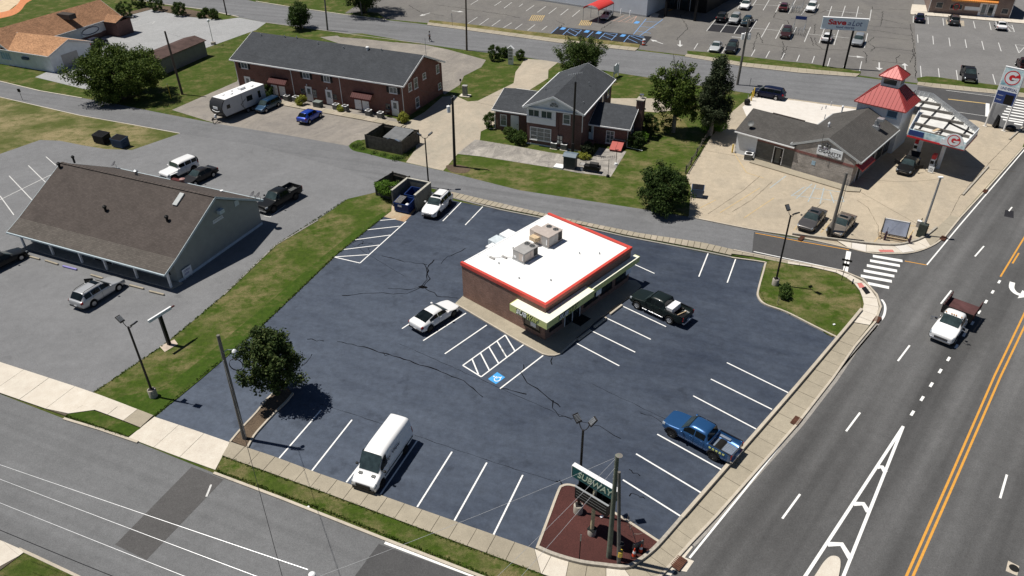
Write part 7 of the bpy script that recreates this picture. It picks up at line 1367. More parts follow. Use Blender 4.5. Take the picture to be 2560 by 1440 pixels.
for s in (-1, 1):
    for x in (B_.L / 2 - B_.wf, B_.L / 2 - B_.wr): k = MB(); pts = [(x + .50 * math.cos(R(a)), s * 1.0, .42 + .50 * math.sin(R(a))) for a in range(0, 181, 20)]; k.tube(pts, .06, 6); k.build('fender_flare', M['plast'], t)
# ---- the grey office lot
t, B_ = vehicle('wagon', (.47, .48, .49), 'silver crossover with its left front door open before the office porch', (243, 724), .85, (237, 752), (291, 718), 'SUV', metal=.4, roofrails=True, sunroof=True)
k = MB(); k.cbox((0, 0, .0), (1.05, .06, .55)); o = k.build('open_door', paint('silver(0.47, 0.48, 0.49)', (.47, .48, .49), .4), t, bevel=.02); o.location = (.42, 1.35, .75); o.rotation_euler.z = R(-55); w_ = MB(); w_.cbox((-.05, 0, .5), (.8, .03, .42)); w_.build('door_window', M['carglass'], o)
vehicle('sedan', BLACK, 'black car at the left edge before the office porch', (2, 647), .75, (-40, 668), (30, 634), 'car')
t, B_ = vehicle('jeep', WHITE, 'white boxy jeep parked behind the grey office roof', (447, 419), 1.0, (478, 424), (420, 450), 'jeep', rim='rimdark', scale=1.05)
k = MB(); k.lathe([(.2, -.12), (.38, -.12), (.42, -.06), (.42, .06), (.38, .12), (.2, .12)], (0, 0, 0), 18, 'y'); o = k.build('spare_wheel', M['rubber'], t, 40); o.rotation_euler.z = R(90); o.location = (-2.38, 0, 1.05)
for s in (-1, 1): k = MB(); x = B_.L / 2 - B_.wf; k.box(x - .55, x + .5, s * .93 - .12, s * .93 + .12, .93, .99); k.build('fender', M['wt'], t, bevel=.02)
vehicle('sedan', (.022, .021, .022), 'dark brown sedan beside the white jeep behind the office', (497, 437), .72, (528, 441), (474, 468), 'car')
t, B_ = vehicle('pickup', (.010, .011, .012), 'black pickup parked past the end of the grey sided gable', (697, 491), .95, (745, 484), (668, 528), 'pickup', rim='rimdark', scale=1.0); line_bed(t, B_, M['acgrey'])
# ---- townhouses
vehicle('minivan', (.014, .052, .11), 'dark blue minivan parked beside the white travel trailer', (669, 259), .8, (696, 265), (664, 281), 'minivan', metal=.5, scale=.88)
vehicle('hatch', (.012, .055, .38), 'vivid blue hatchback parked before the townhouse walk', (774, 287), .8, (772, 306), (801, 289), 'car', metal=.3, scale=1.0)
vehicle('hatch', (.018, .020, .035), 'dark car parked at the clinic behind the spreading oak', (240, 104), .8, (222, 114), (262, 100), 'car')
c = P(591, 229, 3.1); a, b = P(647, 250), P(566, 284); t = thing('travel_trailer', 'white roofed travel trailer with black nose cap by the townhouses', 'trailer', (c.x, c.y, .02), math.atan2((b - a).y, (b - a).x)); TL, TW = 8.3, 2.45
pf = [(-TL / 2, .75), (-TL / 2, 2.95), (-TL / 2 + .1, 3.08), (TL / 2 - .75, 3.1), (TL / 2 - .25, 2.7), (TL / 2, 2.0), (TL / 2 - .08, 1.4), (TL / 2 - .5, .75)]
k = MB(); k.extr([(x, z) for x, z in pf], 'y', -TW / 2, TW / 2); k.build('body', mat('trailer_skin', (.42, .44, .46), .4, var=.06), t, bevel=.06)
k = MB(); k.box(-TL / 2 + .02, TL / 2 - .85, -TW / 2 - .02, TW / 2 + .02, 3.09, 3.15); k.build('roof', M['membrane'], t, bevel=.02)
k = MB(); k.extr([(TL / 2 - .76, 3.13), (TL / 2 - .22, 2.72), (TL / 2 + .03, 2.0), (TL / 2 - .05, 1.38), (TL / 2 - .45, .78), (TL / 2 - .55, .78), (TL / 2 - .2, 1.4), (TL / 2 - .1, 2.0), (TL / 2 - .35, 2.6), (TL / 2 - .85, 3.1)], 'y', -TW / 2 - .012, TW / 2 + .012); o = k.build('nose_cap', mat('nose_cap_black', (.03, .031, .034), .35), t, 50)
k = MB(); k.tube([(TL / 2 + .05, y, 1.65 - .18 * (1 - (y / .75) ** 2)) for y in (-.75, -.5, -.25, 0, .25, .5, .75)], .045, 6); k.box(TL / 2 + .0, TL / 2 + .05, -.45, .45, 1.85, 2.2); k.build('nose_emblem', M['wt'], o)
for s in (-1, 1):
    for x0, x1, z0, z1 in ((2.6, 3.2, 1.75, 2.3), (-1.6, -.5, 1.65, 2.4), (-3.2, -2.7, 1.5, 2.5)): k = MB(); a_, b_ = sorted((s * TW / 2, s * (TW / 2 + .03))); k.box(x0, x1, a_, b_, z0, z1); k.build('window', M['carglass'], t, bevel=.02)
    k = MB(); a_, b_ = sorted((s * TW / 2, s * (TW / 2 + .02))); k.extr([(.2, .8), (.75, 1.6), (-.3, 2.2), (-.3, 2.1), (.6, 1.55), (.05, .8)], 'y', a_, b_); k.box(.3, .36, a_, b_, 1.2, 3.0); k.build('swoosh', M['acgrey'], t)
    for x in (-.4, -1.25): wheel(t, x, s * (TW / 2 - .12), .36, .24, s, 'rim')
for x, y, w_, d_, h_ in ((-1.0, 0, .5, .35, .32), (1.2, .3, .2, .2, .15), (2.1, -.4, .2, .2, .12), (.4, -.5, .12, .12, .18), (-2.6, .4, .2, .2, .15)): k = MB(); k.box(x - w_, x + w_, y - d_, y + d_, 3.15, 3.15 + h_); k.build('roof_vent', M['wt'], t, bevel=.04)
k = MB(); k.bar((TL / 2 - .5, -.8, .62), (TL / 2 + 1.1, 0, .58), .1, .12); k.bar((TL / 2 - .5, .8, .62), (TL / 2 + 1.1, 0, .58), .1, .12); k.lathe([(.05, 0), (.05, .9)], (TL / 2 + .95, 0, .02), 8); k.build('hitch', M['pole'], t); k = MB(); k.lathe([(.16, 0), (.18, .3), (.1, .5)], (TL / 2 + .35, 0, .66), 10); k.build('gas_bottle', M['wt'], t, 40); MB().box(-TL / 2 + .2, TL / 2 - .6, -TW / 2 + .2, TW / 2 - .2, .5, .76).build('chassis', M['blackp'], t)
# ---- fuel station
vehicle('minivan', (.006, .009, .030), 'dark navy minivan on the new concrete beside the back street', (1922, 229), .85, (1941, 242), (1894, 233.5), 'minivan', scale=.95)
t, B_ = vehicle('sedan', BLACK, 'black sedan with doors and boot open at the fuel pump', (2272, 409), .75, (2293, 388), (2262, 428), 'car', rim='rimdark')
for s in (-1, 1): k = MB(); k.cbox((0, 0, 0), (1.0, .06, .5)); o = k.build('open_door', M['blackp'], t, bevel=.02); o.location = (.3, s * 1.25, .72); o.rotation_euler.z = R(-s * 52)
k = MB(); k.cbox((0, 0, 0), (.7, 1.3, .05)); o = k.build('boot_lid', M['blackp'], t, bevel=.01); o.location = (-1.95, 0, 1.35); o.rotation_euler.y = R(50)
vehicle('sedan', (.115, .108, .105), 'grey sedan with sunroof parked left of the leaning timber pole', (2031, 545), .72, (2062, 541), (2037, 570), 'car', metal=.5, sunroof=True, group='grey sedans at the forecourt edge')
vehicle('sedan', (.26, .225, .185), 'pale bronze sedan with sunroof parked right of the leaning timber pole', (2104, 558), .72, (2135, 553), (2108, 583), 'car', metal=.5, sunroof=True, group='grey sedans at the forecourt edge')
# ---- highway: flat bed truck
t, B_ = vehicle('cab', (.80, .80, .80), 'white work truck with rusty stake bed driving down the highway', (2374, 812), 1.0, (2378, 726.7), (2352, 759.7), 'truck', rim='rim', scale=1.0)
rusty = mat('rusty_bed', (.085, .040, .040), .8, var=.3, scale=1.5); x0, x1 = -4.35, -1.55
MB().box(x0, x1, -1.2, 1.2, 1.0, 1.08).build('bed_floor', rusty, t); MB().box(x0 + .1, -1.0, -.45, .45, .55, 1.0).build('chassis', M['blackp'], t); MB().box(x1, x1 + .06, -1.22, 1.22, .95, 1.75).build('headboard', M['blackp'], t)
for s in (-1, 1):
    for z in (1.16, 1.34, 1.52): k = MB(); k.box(x0, x1 - .02, s * 1.2 - .025, s * 1.2 + .025, z, z + .12); k.build('side_slat', rusty, t)
    for i in range(6): x = x0 + .05 + i * (x1 - x0 - .15) / 5; k = MB(); k.box(x - .03, x + .03, s * 1.24 - .03, s * 1.24 + .03, 1.0, 1.72); k.build('stake', rusty, t)
    wheel(t, -3.1, s * .86, .42, .42, s, 'rim'); k = MB(); k.tube([(.55, s * .98, 1.25), (.75, s * 1.38, 1.35), (.5, s * 1.38, 1.45), (.35, s * .98, 1.5)], .02, 6); k.box(.55, .62, s * 1.38 - .1, s * 1.38 + .1, 1.2, 1.55); k.build('mirror', M['chrome'], t)
k = MB()
for y in (-.62, -.18, 0, .18, .62): k.box(-.28, -.18, y - .05, y + .05, 1.94, 1.99)
k.build('marker_lamp', mat('amber_lens', (.5, .22, .03), .3), t)
# ---- supermarket and store lots
gm = 'cars in the supermarket lot'
for kd, col, lab, c, d0, d1, ct, mt in (
    ('sedan', (.55, .55, .55), 'silver sedan with sunshade beside the red barrel canopy', (1517, 36), (1533, 36), (1519, 49), 'car', .3),
    ('suv', (.016, .017, .02), 'black boxy vehicle at the left end of the fresh black bay patch', (1805, 41), (1797, 57), (1812, 33), 'SUV', 0), ('suv', (.50, .50, .49), 'silver crossover between the black and the dark teal vehicles', (1837, 46), (1846, 39), (1832, 60), 'SUV', .4), ('hatch', (.010, .035, .055), 'dark teal car at the right end of the fresh black bay patch', (1867, 51), (1876, 43), (1858, 66), 'car', .4),
    ('suv', WHITE, 'white crossover at the top edge left of the maroon one', (1864, 11), (1873, 2), (1861, 20), 'SUV', 0), ('hatch', (.10, .014, .018), 'maroon car parked left of the upper cart corral', (1960, 16), (1953, 27), (1964, 6), 'car', .2), ('suv', (.80, .80, .80), 'white tall vehicle parked right of the upper cart corral', (2029, 17), (2041, 5), (2026, 30), 'SUV', 0),
    ('suv', (.045, .020, .022), 'dark brown crossover left of the lower cart corral', (1966, 81), (1972, 72), (1962, 96), 'SUV', .2), ('hatch', WHITE, 'white car half hidden by the tall pylon sign posts', (2069, 92), (2061, 107), (2074, 82), 'car', 0), ('suv', (.36, .38, .40), 'silver grey crossover right of the tall pylon sign', (2146, 100), (2152, 92), (2140, 116), 'SUV', .4),
    ('sedan', (.60, .62, .62), 'pale silver sedan nosed to the grass verge', (1790, 114), (1797, 104), (1782, 128), 'car', .3), ('suv', (.016, .016, .018), 'black crossover nosed to the verge beside the pale sedan', (1830, 117), (1838, 108), (1823, 132), 'SUV', 0),
    ('hatch', (.014, .017, .045), 'dark navy car before the left end of the taupe store', (2300, 43), (2298, 57), (2301, 35), 'car', .2), ('suv', (.05, .052, .052), 'charcoal crossover before the emblem window of the taupe store', (2385, 49), (2387, 62), (2382, 40), 'SUV', .2), ('sedan', WHITE, 'white sedan beside the hatched bay at the taupe store', (2503, 61), (2508, 74), (2498, 50), 'car', 0)):
    vehicle(kd, col, lab, c, .75, d0, d1, ct, gm, 'rim', .96, mt, edge=False)
t, B_ = vehicle('pickup', (.012, .012, .013), 'black pickup facing the verge near the tall fuel price sign', (2423, 183), .9, (2416, 168), (2427, 202), 'pickup', gm, 'rimdark', .98); line_bed(t, B_, M['blackp'])
t, B_ = vehicle('pickup', (.030, .012, .013), 'dark red pickup cut by the right edge behind the fuel price sign', (2562, 160), .9, (2566, 185), (2556, 150), 'pickup', gm, 'rim', .98); line_bed(t, B_, M['blackp'])
# ================================================================ POLES, LAMPS, SIGNS, SMALL THINGS
def lamp(label, base, top, heads, foot=True, group='twin head lot lamps', z0=.1):
    g = P(*base); h = hgt(base, top); t = thing('street_lamp', label, 'lamp post', (g.x, g.y, 0), 0, group)
    if foot: k = MB(); k.lathe([(.32, 0), (.32, .75), (.29, .8)], (0, 0, 0), 20); k.build('footing', M['conc'], t, 40); k = MB(); k.box(-.2, .2, -.2, .2, .8, .84); k.build('base_plate', M['pole'], t)
    k = MB(); k.lathe([(.095, .1), (.075, h)], (0, 0, 0), 12); k.build('pole', M['pole'], t, 40)
    for az, tilt, ln in heads:
        a = R(az); d = Vector((math.cos(a), math.sin(a), 0)); k = MB(); k.tube([(0, 0, h - .05), Vector((0, 0, h)) + d * ln * .5 + Vector((0, 0, -.02)), Vector((0, 0, h)) + d * ln * .85 + Vector((0, 0, .12)), Vector((0, 0, h)) + d * ln + Vector((0, 0, .28))], .03, 6); o = k.build('arm', M['pole'], t)
        k = MB(); k.box(0, .62, -.2, .2, -.05, .05); q = k.build('lamp_head', M['pole'], t, bevel=.02); q.location = Vector((0, 0, h)) + d * ln + Vector((0, 0, .28)); q.rotation_euler = (0, -tilt, a)
        f = MB()
        for j in range(6): f.box(.12 + j * .075, .15 + j * .075, -.18, .18, .05, .075)
        f.box(.08, .58, -.17, .17, -.056, -.05); f.build('heat_sink', M['galv'], q)
    return t
lamp('tall twin head lamp post on the grass strip by the street', (385, 992), (320, 817), [(150, R(35), .45), (-20, R(35), .45)])
lamp('twin head lamp post standing by the side street at the dumpster corner', (1072, 468), (1062, 345), [(175, R(30), .4), (10, R(35), .4)], False)
lamp('twin head lamp post on the grass corner island', (1937, 714), (1969, 537), [(110, R(45), .35), (-70, R(40), .35)])
lamp('twin head lamp post in the red mulch bed behind the pylon sign', (1445, 1282), (1452, 1075), [(120, R(35), .4), (20, R(45), .4)])
def pole(label, base, top, r=.16, m='wood', group='utility poles', extras=None, name='utility_pole', h=None):
    g = P(*base); T_ = Vector((g.x, g.y, h)) if h else P(*top, hgt(base, top)); h = h or hgt(base, top); t = thing(name, label, 'utility pole', (g.x, g.y, 0), 0, group); lean = Vector((T_.x - g.x, T_.y - g.y, 0)); n = max(2, int(h / 2)); k = MB(); k.tube([lean * (i / n) + Vector((0, 0, h * i / n - (.1 if i == 0 else 0))) for i in range(n + 1)], [r * (1.12 - .35 * i / n) for i in range(n + 1)], 12); k.build('pole', M[m], t, 40)
    return t, h, lean
TOPS = {}
t, h, l = pole('weathered timber pole rising from the narrow planting bed', (612, 1098), (545, 838), .145, 'woodgrey'); TOPS['p1'] = P(545, 845, h - .25)
k = MB(); k.tube([(.1, 0, 8.1), (.5, .1, 8.4), (.9, .15, 8.35)], .03, 6); k.build('lamp_arm', M['galv'], t); k = MB(); k.lathe([(.02, .2), (.12, .12), (.17, 0), (.12, -.05)], (.95, .15, 8.2), 14); k.build('lamp_head', M['wt'], t, 40)
k = MB()
for i in range(3): k.tube([(.75 + .0 + .45 * math.cos(R(a)) + .25, -.2 - .03 * i, 7.35 + .5 * math.sin(R(a))) for a in range(0, 361, 20)], .014, 5)
k.build('cable_coil', M['blackp'], t); k = MB(); k.tube([(.17, -.08, .2), (.15, -.08, 4), (.14, -.06, 7.6)], .03, 6); k.build('conduit', M['galv'], t)
t, h, l = pole('greenish timber pole in front of the pylon sign', (1522, 1395), (1543, 1138), .155, 'woodgreen'); TOPS['pa'] = P(1543, 1142, h - .3); TOPS['pa2'] = P(1541, 1165, h - .9)
k = MB()
for z in (.4, .9, 1.6, 1.95): k.lathe([(.05, 0), (.07, .05), (.05, .12)], (-.17, 0, h - z), 8)
k.build('insulator', M['galv'], t); k = MB(); k.lathe([(.2, 0), (.2, .02)], (0, 0, h - .02), 12); k.build('cap', M['woodgrey'], t)
t, h, l = pole('thinner grey timber pole leaning beside the greenish one', (1547, 1412), (1548, 1180), .115, 'woodgrey'); TOPS['pb'] = P(1548, 1185, h - .3)
k = MB(); k.lathe([(.17, 0), (.17, .45)], (0, 0, .9), 12); k.build('yellow_band', M['ystake'], t); k = MB(); k.lathe([(.175, 0), (.175, .08)], (0, 0, 2.0), 12); k.build('steel_band', M['plast'], t)
def transformer(t, x, y, z, r=.24, h=.8, m='galv'):
    k = MB(); k.lathe([(r * .8, 0), (r, .04), (r, h - .05), (r * .75, h), (.05, h + .03)], (x, y, z), 16); k.build('transformer', M[m], t, 40); k = MB()
    for s in (-1, 1): k.lathe([(.035, 0), (.05, .06), (.03, .2)], (x + s * .1, y, z + h), 6)
    k.build('bushing', M['plast'], t)
t, h, l = pole('dark pole with pale transformer by the brick house drive', (1137, 416), (1131, 238), .17, 'pole'); TOPS['pc'] = P(1131, 240, h - .2); transformer(t, -.35, -.05, h - 2.1, .23, .85, 'wt'); k = MB(); k.tube([(0, 0, h - .4), (.35, -.2, h - .1)], .03, 6); k.lathe([(.07, 0), (.12, .1), (.08, .22)], (.4, -.2, h - .2), 8); k.build('cutout', M['galv'], t)
t, h, l = pole('leaning grey timber pole between the two grey sedans', (2074, 592), (2117, 432), .17, 'woodgrey'); TOPS['pd'] = P(2117, 434, h - .2); k = MB(); k.tube([(.18, -.05, .1), (.3, -.05, h * .5), (.35, -.02, h * .9)], .025, 6); k.build('conduit', M['galv'], t); k = MB(); k.box(-.35, -.14, -.2, .2, .3, 1.1); k.build('pole_box', M['blackp'], t)
t, h, l = pole('slim grey steel pole with a signal cabinet at the corner', (2302, 590), (2352, 444), .12, 'galv'); TOPS['pe'] = P(2352, 446, h - .2); k = MB(); k.box(-.25, .2, -.15, .15, h - .02, h + .1); k.build('cap', M['wt'], t)
g = P(2305, 588); t = thing('signal_cabinet', 'dark green louvred signal cabinet at the foot of the steel pole', 'cabinet', (g.x, g.y, .02), GF.a); k = MB(); k.box(-.45, .35, -.7, -.05, 0, 1.5); k.build('cabinet', mat('cabinet_green', (.045, .055, .048), .5, var=.15), t, bevel=.03); k = MB()
for i in range(5): k.box(.351, .38, -.62, -.13, .3 + i * .22, .42 + i * .22)
k.build('louvre', M['blackp'], t)
g = P(2291, 578); t = thing('meter_box', 'pale meter box on a post beside the signal cabinet', 'meter box', (g.x, g.y, .02), GF.a); k = MB(); k.box(-.2, .2, -.15, .15, .5, 1.2); k.build('box', M['hvac2'], t, bevel=.02); k = MB(); k.lathe([(.05, 0), (.05, 1.5)], (.12, .18, 0), 8); k.build('post', M['blackp'], t); MB().box(-.22, .22, -.17, .17, 1.2, 1.25).build('lid', M['wt'], t)
t, h, l = pole('tall grey pole with crossarm and white transformers before the market lot', (1843, 212), (1873, 48), .19, 'woodgrey'); TOPS['pf'] = P(1873, 50, h - .3)
for x, y in ((-.5, .0), (.45, -.1), (.1, .4)): transformer(t, l.x * .7 + x, l.y * .7 + y, h * .70, .25, .95, 'wt')
k = MB(); k.bar((l.x - 1.1, l.y, h - .4), (l.x + 1.1, l.y + .3, h - .4), .1, .12); k.build('crossarm', M['woodgrey'], t); k = MB()
for i in range(4): k.lathe([(.05, 0), (.07, .08), (.03, .25)], (l.x - 1 + i * .66, l.y + .1 * i, h - .34), 7)
k.build('insulator', M['wt'], t)
for lab, b, tp, r, m, key in (('tall dark pole beside the back street before the market lot', (1167, 126), (1164, -30), .16, 'wood', 'pg'), ('grey pole on the verge behind the townhouse roof', (819, 76), (808, -40), .16, 'woodgrey', 'ph'), ('brown timber pole on the lawn between oak and trailer', (456, 236), (412, 78), .17, 'wood', 'pi'), ('dark pole at the clinic drive corner', (567, 38), (556, -20), .13, 'wood', 'pj'), ('grey pole under the dark tree at the top edge', (905, 38), (898, -30), .13, 'woodgrey', 'pk')):
    t, h, l = pole(lab, b, tp, r, m, h=None if b[1] > 60 else 9.0); TOPS[key] = P(*b) + l + Vector((0, 0, h - .2))
t, h, l = pole('dark service pole with a television aerial behind the brick house', S(1072, 1135), S(1110, 300), .16, 'pole', name='service_pole'); tp = (0, 0)
k = MB(); k.tube([(0, 0, h), (0, 0, h + .9)], .03, 6); k.bar((-.85, -.12, h + .9), (.85, .26, h + 1.06), .045)
for i in range(7): x = -.8 + i * .27; k.bar((x - .04, -.12 + .057 * i - .35, h + .9 + .024 * i), (x + .04, -.12 + .057 * i + .35, h + .9 + .024 * i), .03)
k.build('aerial', M['galv'], t); k = MB(); k.box(-.2, .2, -.35, -.15, .5, 1.5); k.build('meter_base', M['plast'], t); TOPS['pm'] = P(*S(1110, 310), h - .1)
g = P(534, 111); hh = hgt((534, 111), (520, 52)); t = thing('globe_lamp', 'slim post with a white globe lamp at the pale clinic lot', 'lamp post', g); MB().lathe([(.06, 0), (.045, hh - .2)], (0, 0, 0), 8).build('pole', M['galv'], t); k = MB(); k.lathe([(.05, 0), (.22, .12), (.26, .3), (.18, .48), (.04, .54)], (0, 0, hh - .25), 14); k.build('globe', M['wt'], t, 60); MB().box(-.35, .35, -.3, .3, 0, .45).build('footing', M['conc'], t)
# cables
def cable(label, a, b, sag=.5, r=.014, m='plast', group='overhead cables'):
    a, b = Vector(a), Vector(b); n = 18; k = MB(); k.tube([a.lerp(b, i / n) - Vector((0, 0, sag * 4 * (i / n) * (1 - i / n))) for i in range(n + 1)], r, 5); return tag(k.build('cable', M[m], None, 60), label, 'cable', group)
cap = MB(); z = 10.4; p0 = P(777, 1432, z); g = Vector((p0.x, p0.y, 0)); t = thing('utility_pole', 'timber pole whose top just shows at the lower frame edge', 'utility pole', g, 0, 'utility poles'); k = MB(); k.tube([(.1, -.3, -.1), (.1, -.3, z - .1)], [.2, .15], 12); k.build('pole', M['woodgrey'], t); k = MB(); k.lathe([(.10, 0), (.16, .05), (.16, .35), (.1, .4)], (.05, -.05, z - .38), 12); k.build('insulator', M['wt'], t, 40); k = MB(); k.bar((-.7, -.6, z - .2), (.9, -.1, z - .2), .09, .1); k.build('crossarm', M['woodgrey'], t)
pale = mat('pale_cable', (.50, .51, .53), .35, .3); M['palecable'] = pale
for i, (a, b, s) in enumerate((((770, 1424), (-260, 1072), 'upper'), ((650, 1444), (-260, 1098), 'middle'), ((470, 1444), (-260, 1152), 'lower'))): cable('bright overhead cable crossing the left street, ' + s + ' of the three', P(*a, z), P(*b, z), .05, .015, 'palecable', 'bright cables over the left street')
cable('dark cable running from the planting bed pole towards the lower edge', TOPS['p1'], P(715, 1475, 9.2), .15, .016); cable('dark cable low over the left street near the lower left corner', P(-200, 1240, 6.5), P(330, 1460, 6.5), .1, .02)
for i, (a, b) in enumerate((('pa', (800, 1440, 8.3)), ('pa', (1180, 1500, 8.0)), ('pa2', (1230, 1520, 7.6)))): cable('thin pale cable from the greenish pole down to the left, ' + ('longest', 'middle', 'nearest the pole')[i], TOPS[a], P(*b), .2, .009, 'palecable', 'pale cables at the greenish pole')
for a, b, lab in (('pc', 'pi', 'cable over the townhouse roof between two poles'), ('pc', 'pd', 'long dark cable over the lawn towards the grey sedans'), ('pd', 'pe', 'dark cable between the two forecourt poles'), ('pm', 'pc', 'service cable from the aerial pole to the dark pole')): cable(lab, TOPS[a], TOPS[b], .6, .008)
# pylon sign of the restaurant
bs = (1479, 1337); g = P(*bs); zt = hgt(bs, (1488, 1193)); a, b = P(1432, 1163, zt), P(1543, 1228, zt); fr = Frame(g, b - a); SL = (b - a).length; t = thing('pylon_sign', 'dark teal SUBWAY pylon sign on a cream post in the mulch bed', 'sign', (g.x, g.y, 0), fr.a); m0 = fr.l(a)[0]; vv = fr.l(a)[1]
k = MB(); k.lathe([(.28, 0), (.28, .55), (.25, .6)], (0, 0, 0), 16); k.build('footing', M['conc'], t, 40); k = MB(); k.lathe([(.13, .3), (.12, zt - .5)], (0, 0, 0), 14); k.build('post', mat('cream_post', (.50, .44, .28), .6), t, 40); k = MB(); k.box(-.24, .24, -.24, .24, .6, .66); k.build('base_plate', M['rubber'], t)
hh = .95; k = MB(); k.box(m0, m0 + SL, -.15, .15, zt - hh, zt - .02); o = k.build('cabinet', M['teal'], t, bevel=.02); k = MB(); k.box(m0 - .03, m0 + SL + .03, -.155, .155, zt - .019, zt + .02); k.box(m0 - .03, m0 + .001, -.17, .17, zt - hh, zt - .02); k.build('cabinet_frame', M['wt'], o)
text(o, 'SUBWAY', (m0 + SL * .13, -.155, zt - hh * .76), (1, 0, 0), (0, 0, 1), .52, mat('pale_green_letter', (.46, .54, .42), .5), SL * .80, shear=.25, offset=.018, ext=.015); text(o, 'SUBWAY', (m0 + SL * .87, .155, zt - hh * .76), (-1, 0, 0), (0, 0, 1), .52, mat('pale_green_letter', (.62, .70, .55), .5), SL * .80, shear=.25, offset=.03, ext=.015)
rz0, rz1 = zt - 2.35, zt - 1.35; k = MB(); k.box(m0 + .45, m0 + SL - .35, -.40, -.32, rz0, rz1); k.box(m0 + .45, m0 + SL - .35, .32, .40, rz0, rz1); k.box(m0 + .45, m0 + SL - .35, -.32, .32, rz0, rz0 + .06); k.box(m0 + .45, m0 + .52, -.32, .32, rz0 + .06, rz1); k.box(m0 + SL - .42, m0 + SL - .35, -.32, .32, rz0 + .06, rz1); q = k.build('reader_board', M['blackp'], t); k = MB(); k.box(m0 + .42, m0 + SL - .32, -.43, -.31, rz1 + .001, rz1 + .05); k.build('board_frame', M['galv'], q); k = MB()
for i in range(3): k.box(m0 + .55, m0 + SL - .45, -.415, -.401, rz0 + .25 + i * .25, rz0 + .27 + i * .25)
k.build('letter_rail', M['acgrey'], q)
for x in (m0 + 1.0, m0 + SL - 1.0): MB().box(x - .04, x + .04, -.05, .05, rz1 - .3, zt - hh).build('bracket', M['plast'], t)
# supermarket pylon
ba, bb = (2057.5, 168), (2110.5, 171.5); ga, gb2 = P(*ba), P(*bb); zb_ = hgt(ba, (2081, 69)); fr = Frame(ga, gb2 - ga); w = (gb2 - ga).length; A0 = fr.v(2059.5, 38, 0); A1 = fr.v(2171.5, 53, 0); B0 = fr.v(2056, 66, 0); t = thing('pylon_sign', 'large white two post sign reading SAVE A LOT food stores', 'sign', (ga.x, ga.y, 0), fr.a)
zt, x0, x1 = (A0[1] + A1[1]) / 2, A0[0], A1[0]; zl = zt - max(1.6, A0[1] - B0[1])
k = MB(); k.box(x0, x1, -.2, .2, zl, zt); o = k.build('cabinet', mat('sign_pale_blue', (.62, .72, .78), .4, var=.03), t); k = MB(); k.box(x0 - .05, x1 + .05, -.24, .24, zt + .001, zt + .08); k.box(x0 - .05, x1 + .05, -.24, .24, zl - .06, zl - .001); k.build('cabinet_frame', M['wt'], o)
for x in (0, w): MB().box(x - .14, x + .14, -.14, .14, 0, zl - .06).build('post', M['blackp'], t)
sw = x1 - x0; sh_ = zt - zl; text(o, 'Save', (x0 + sw * .13, -.205, zl + sh_ * .40), (1, 0, 0), (0, 0, 1), sh_ * .48, M['signred'], sw * .40, offset=.035, ext=.015); text(o, 'a', (x0 + sw * .56, -.205, zl + sh_ * .42), (1, 0, 0), (0, 0, 1), sh_ * .26, M['navy'], sw * .07, shear=.2, ext=.015); text(o, 'Lot', (x0 + sw * .66, -.205, zl + sh_ * .38), (1, 0, 0), (0, 0, 1), sh_ * .46, M['navy'], sw * .22, shear=.2, ext=.015); text(o, 'food stores', (x0 + sw * .32, -.205, zl + sh_ * .12), (1, 0, 0), (0, 0, 1), sh_ * .2, M['navy'], sw * .40, offset=.012, ext=.015)
# fuel price pylon
ba, bb = (2462, 316), (2508, 328); ga, gb2 = P(*ba), P(*bb); fr = Frame(ga, gb2 - ga); w = (gb2 - ga).length; zt = fr.v(2517, 166, 0)[1]; zl = fr.v(2487, 256, 0)[1]; t = thing('price_sign', 'tall white fuel price sign with a round red G emblem', 'sign', (ga.x, ga.y, 0), fr.a)
for x in (0, w): MB().lathe([(.11, 0), (.11, zt)], (x, 0, 0), 10).build('post', M['wt'], t); MB().box(x - .3, x + .3, -.25, .25, 0, .08).build('foot', M['walk2'], t)
k = MB(); k.box(-.06, w + .06, -.13, .13, zl, zt); o = k.build('cabinet', M['signwhite'], t); hh = zt - zl; k = MB(); k.box(.04, w - .04, -.14, -.131, zl + hh * .52, zt - .08); k.build('emblem_panel', M['skyblue'], o); k = MB(); k.box(-.10, w + .10, -.16, .16, zt + .001, zt + .06); k.build('cap', M['wt'], o)
g_logo(o, (w / 2, -.115, zl + hh * .745), (1, 0, 0), min(w * .42, hh * .2), (0, -1, 0)); text(o, 'UNIVERSAL', (w * .10, -.132, zl + hh * .40), (1, 0, 0), (0, 0, 1), hh * .075, M['navy'], w * .86, offset=.01, ext=.01)
k = MB(); k.box(.02, w - .02, -.14, -.131, zl + .08, zl + hh * .36); k.build('price_panel', M['navy'], o); text(o, 'Regular', (w * .08, -.141, zl + hh * .22), (1, 0, 0), (0, 0, 1), hh * .035, M['signwhite'], w * .3, ext=.008); text(o, 'Diesel', (w * .08, -.141, zl + hh * .10), (1, 0, 0), (0, 0, 1), hh * .035, M['signwhite'], w * .25, ext=.008); k = MB(); k.box(w * .48, w * .92, -.15, -.141, zl + .14, zl + hh * .29); k.build('price_display', M['blackp'], o)
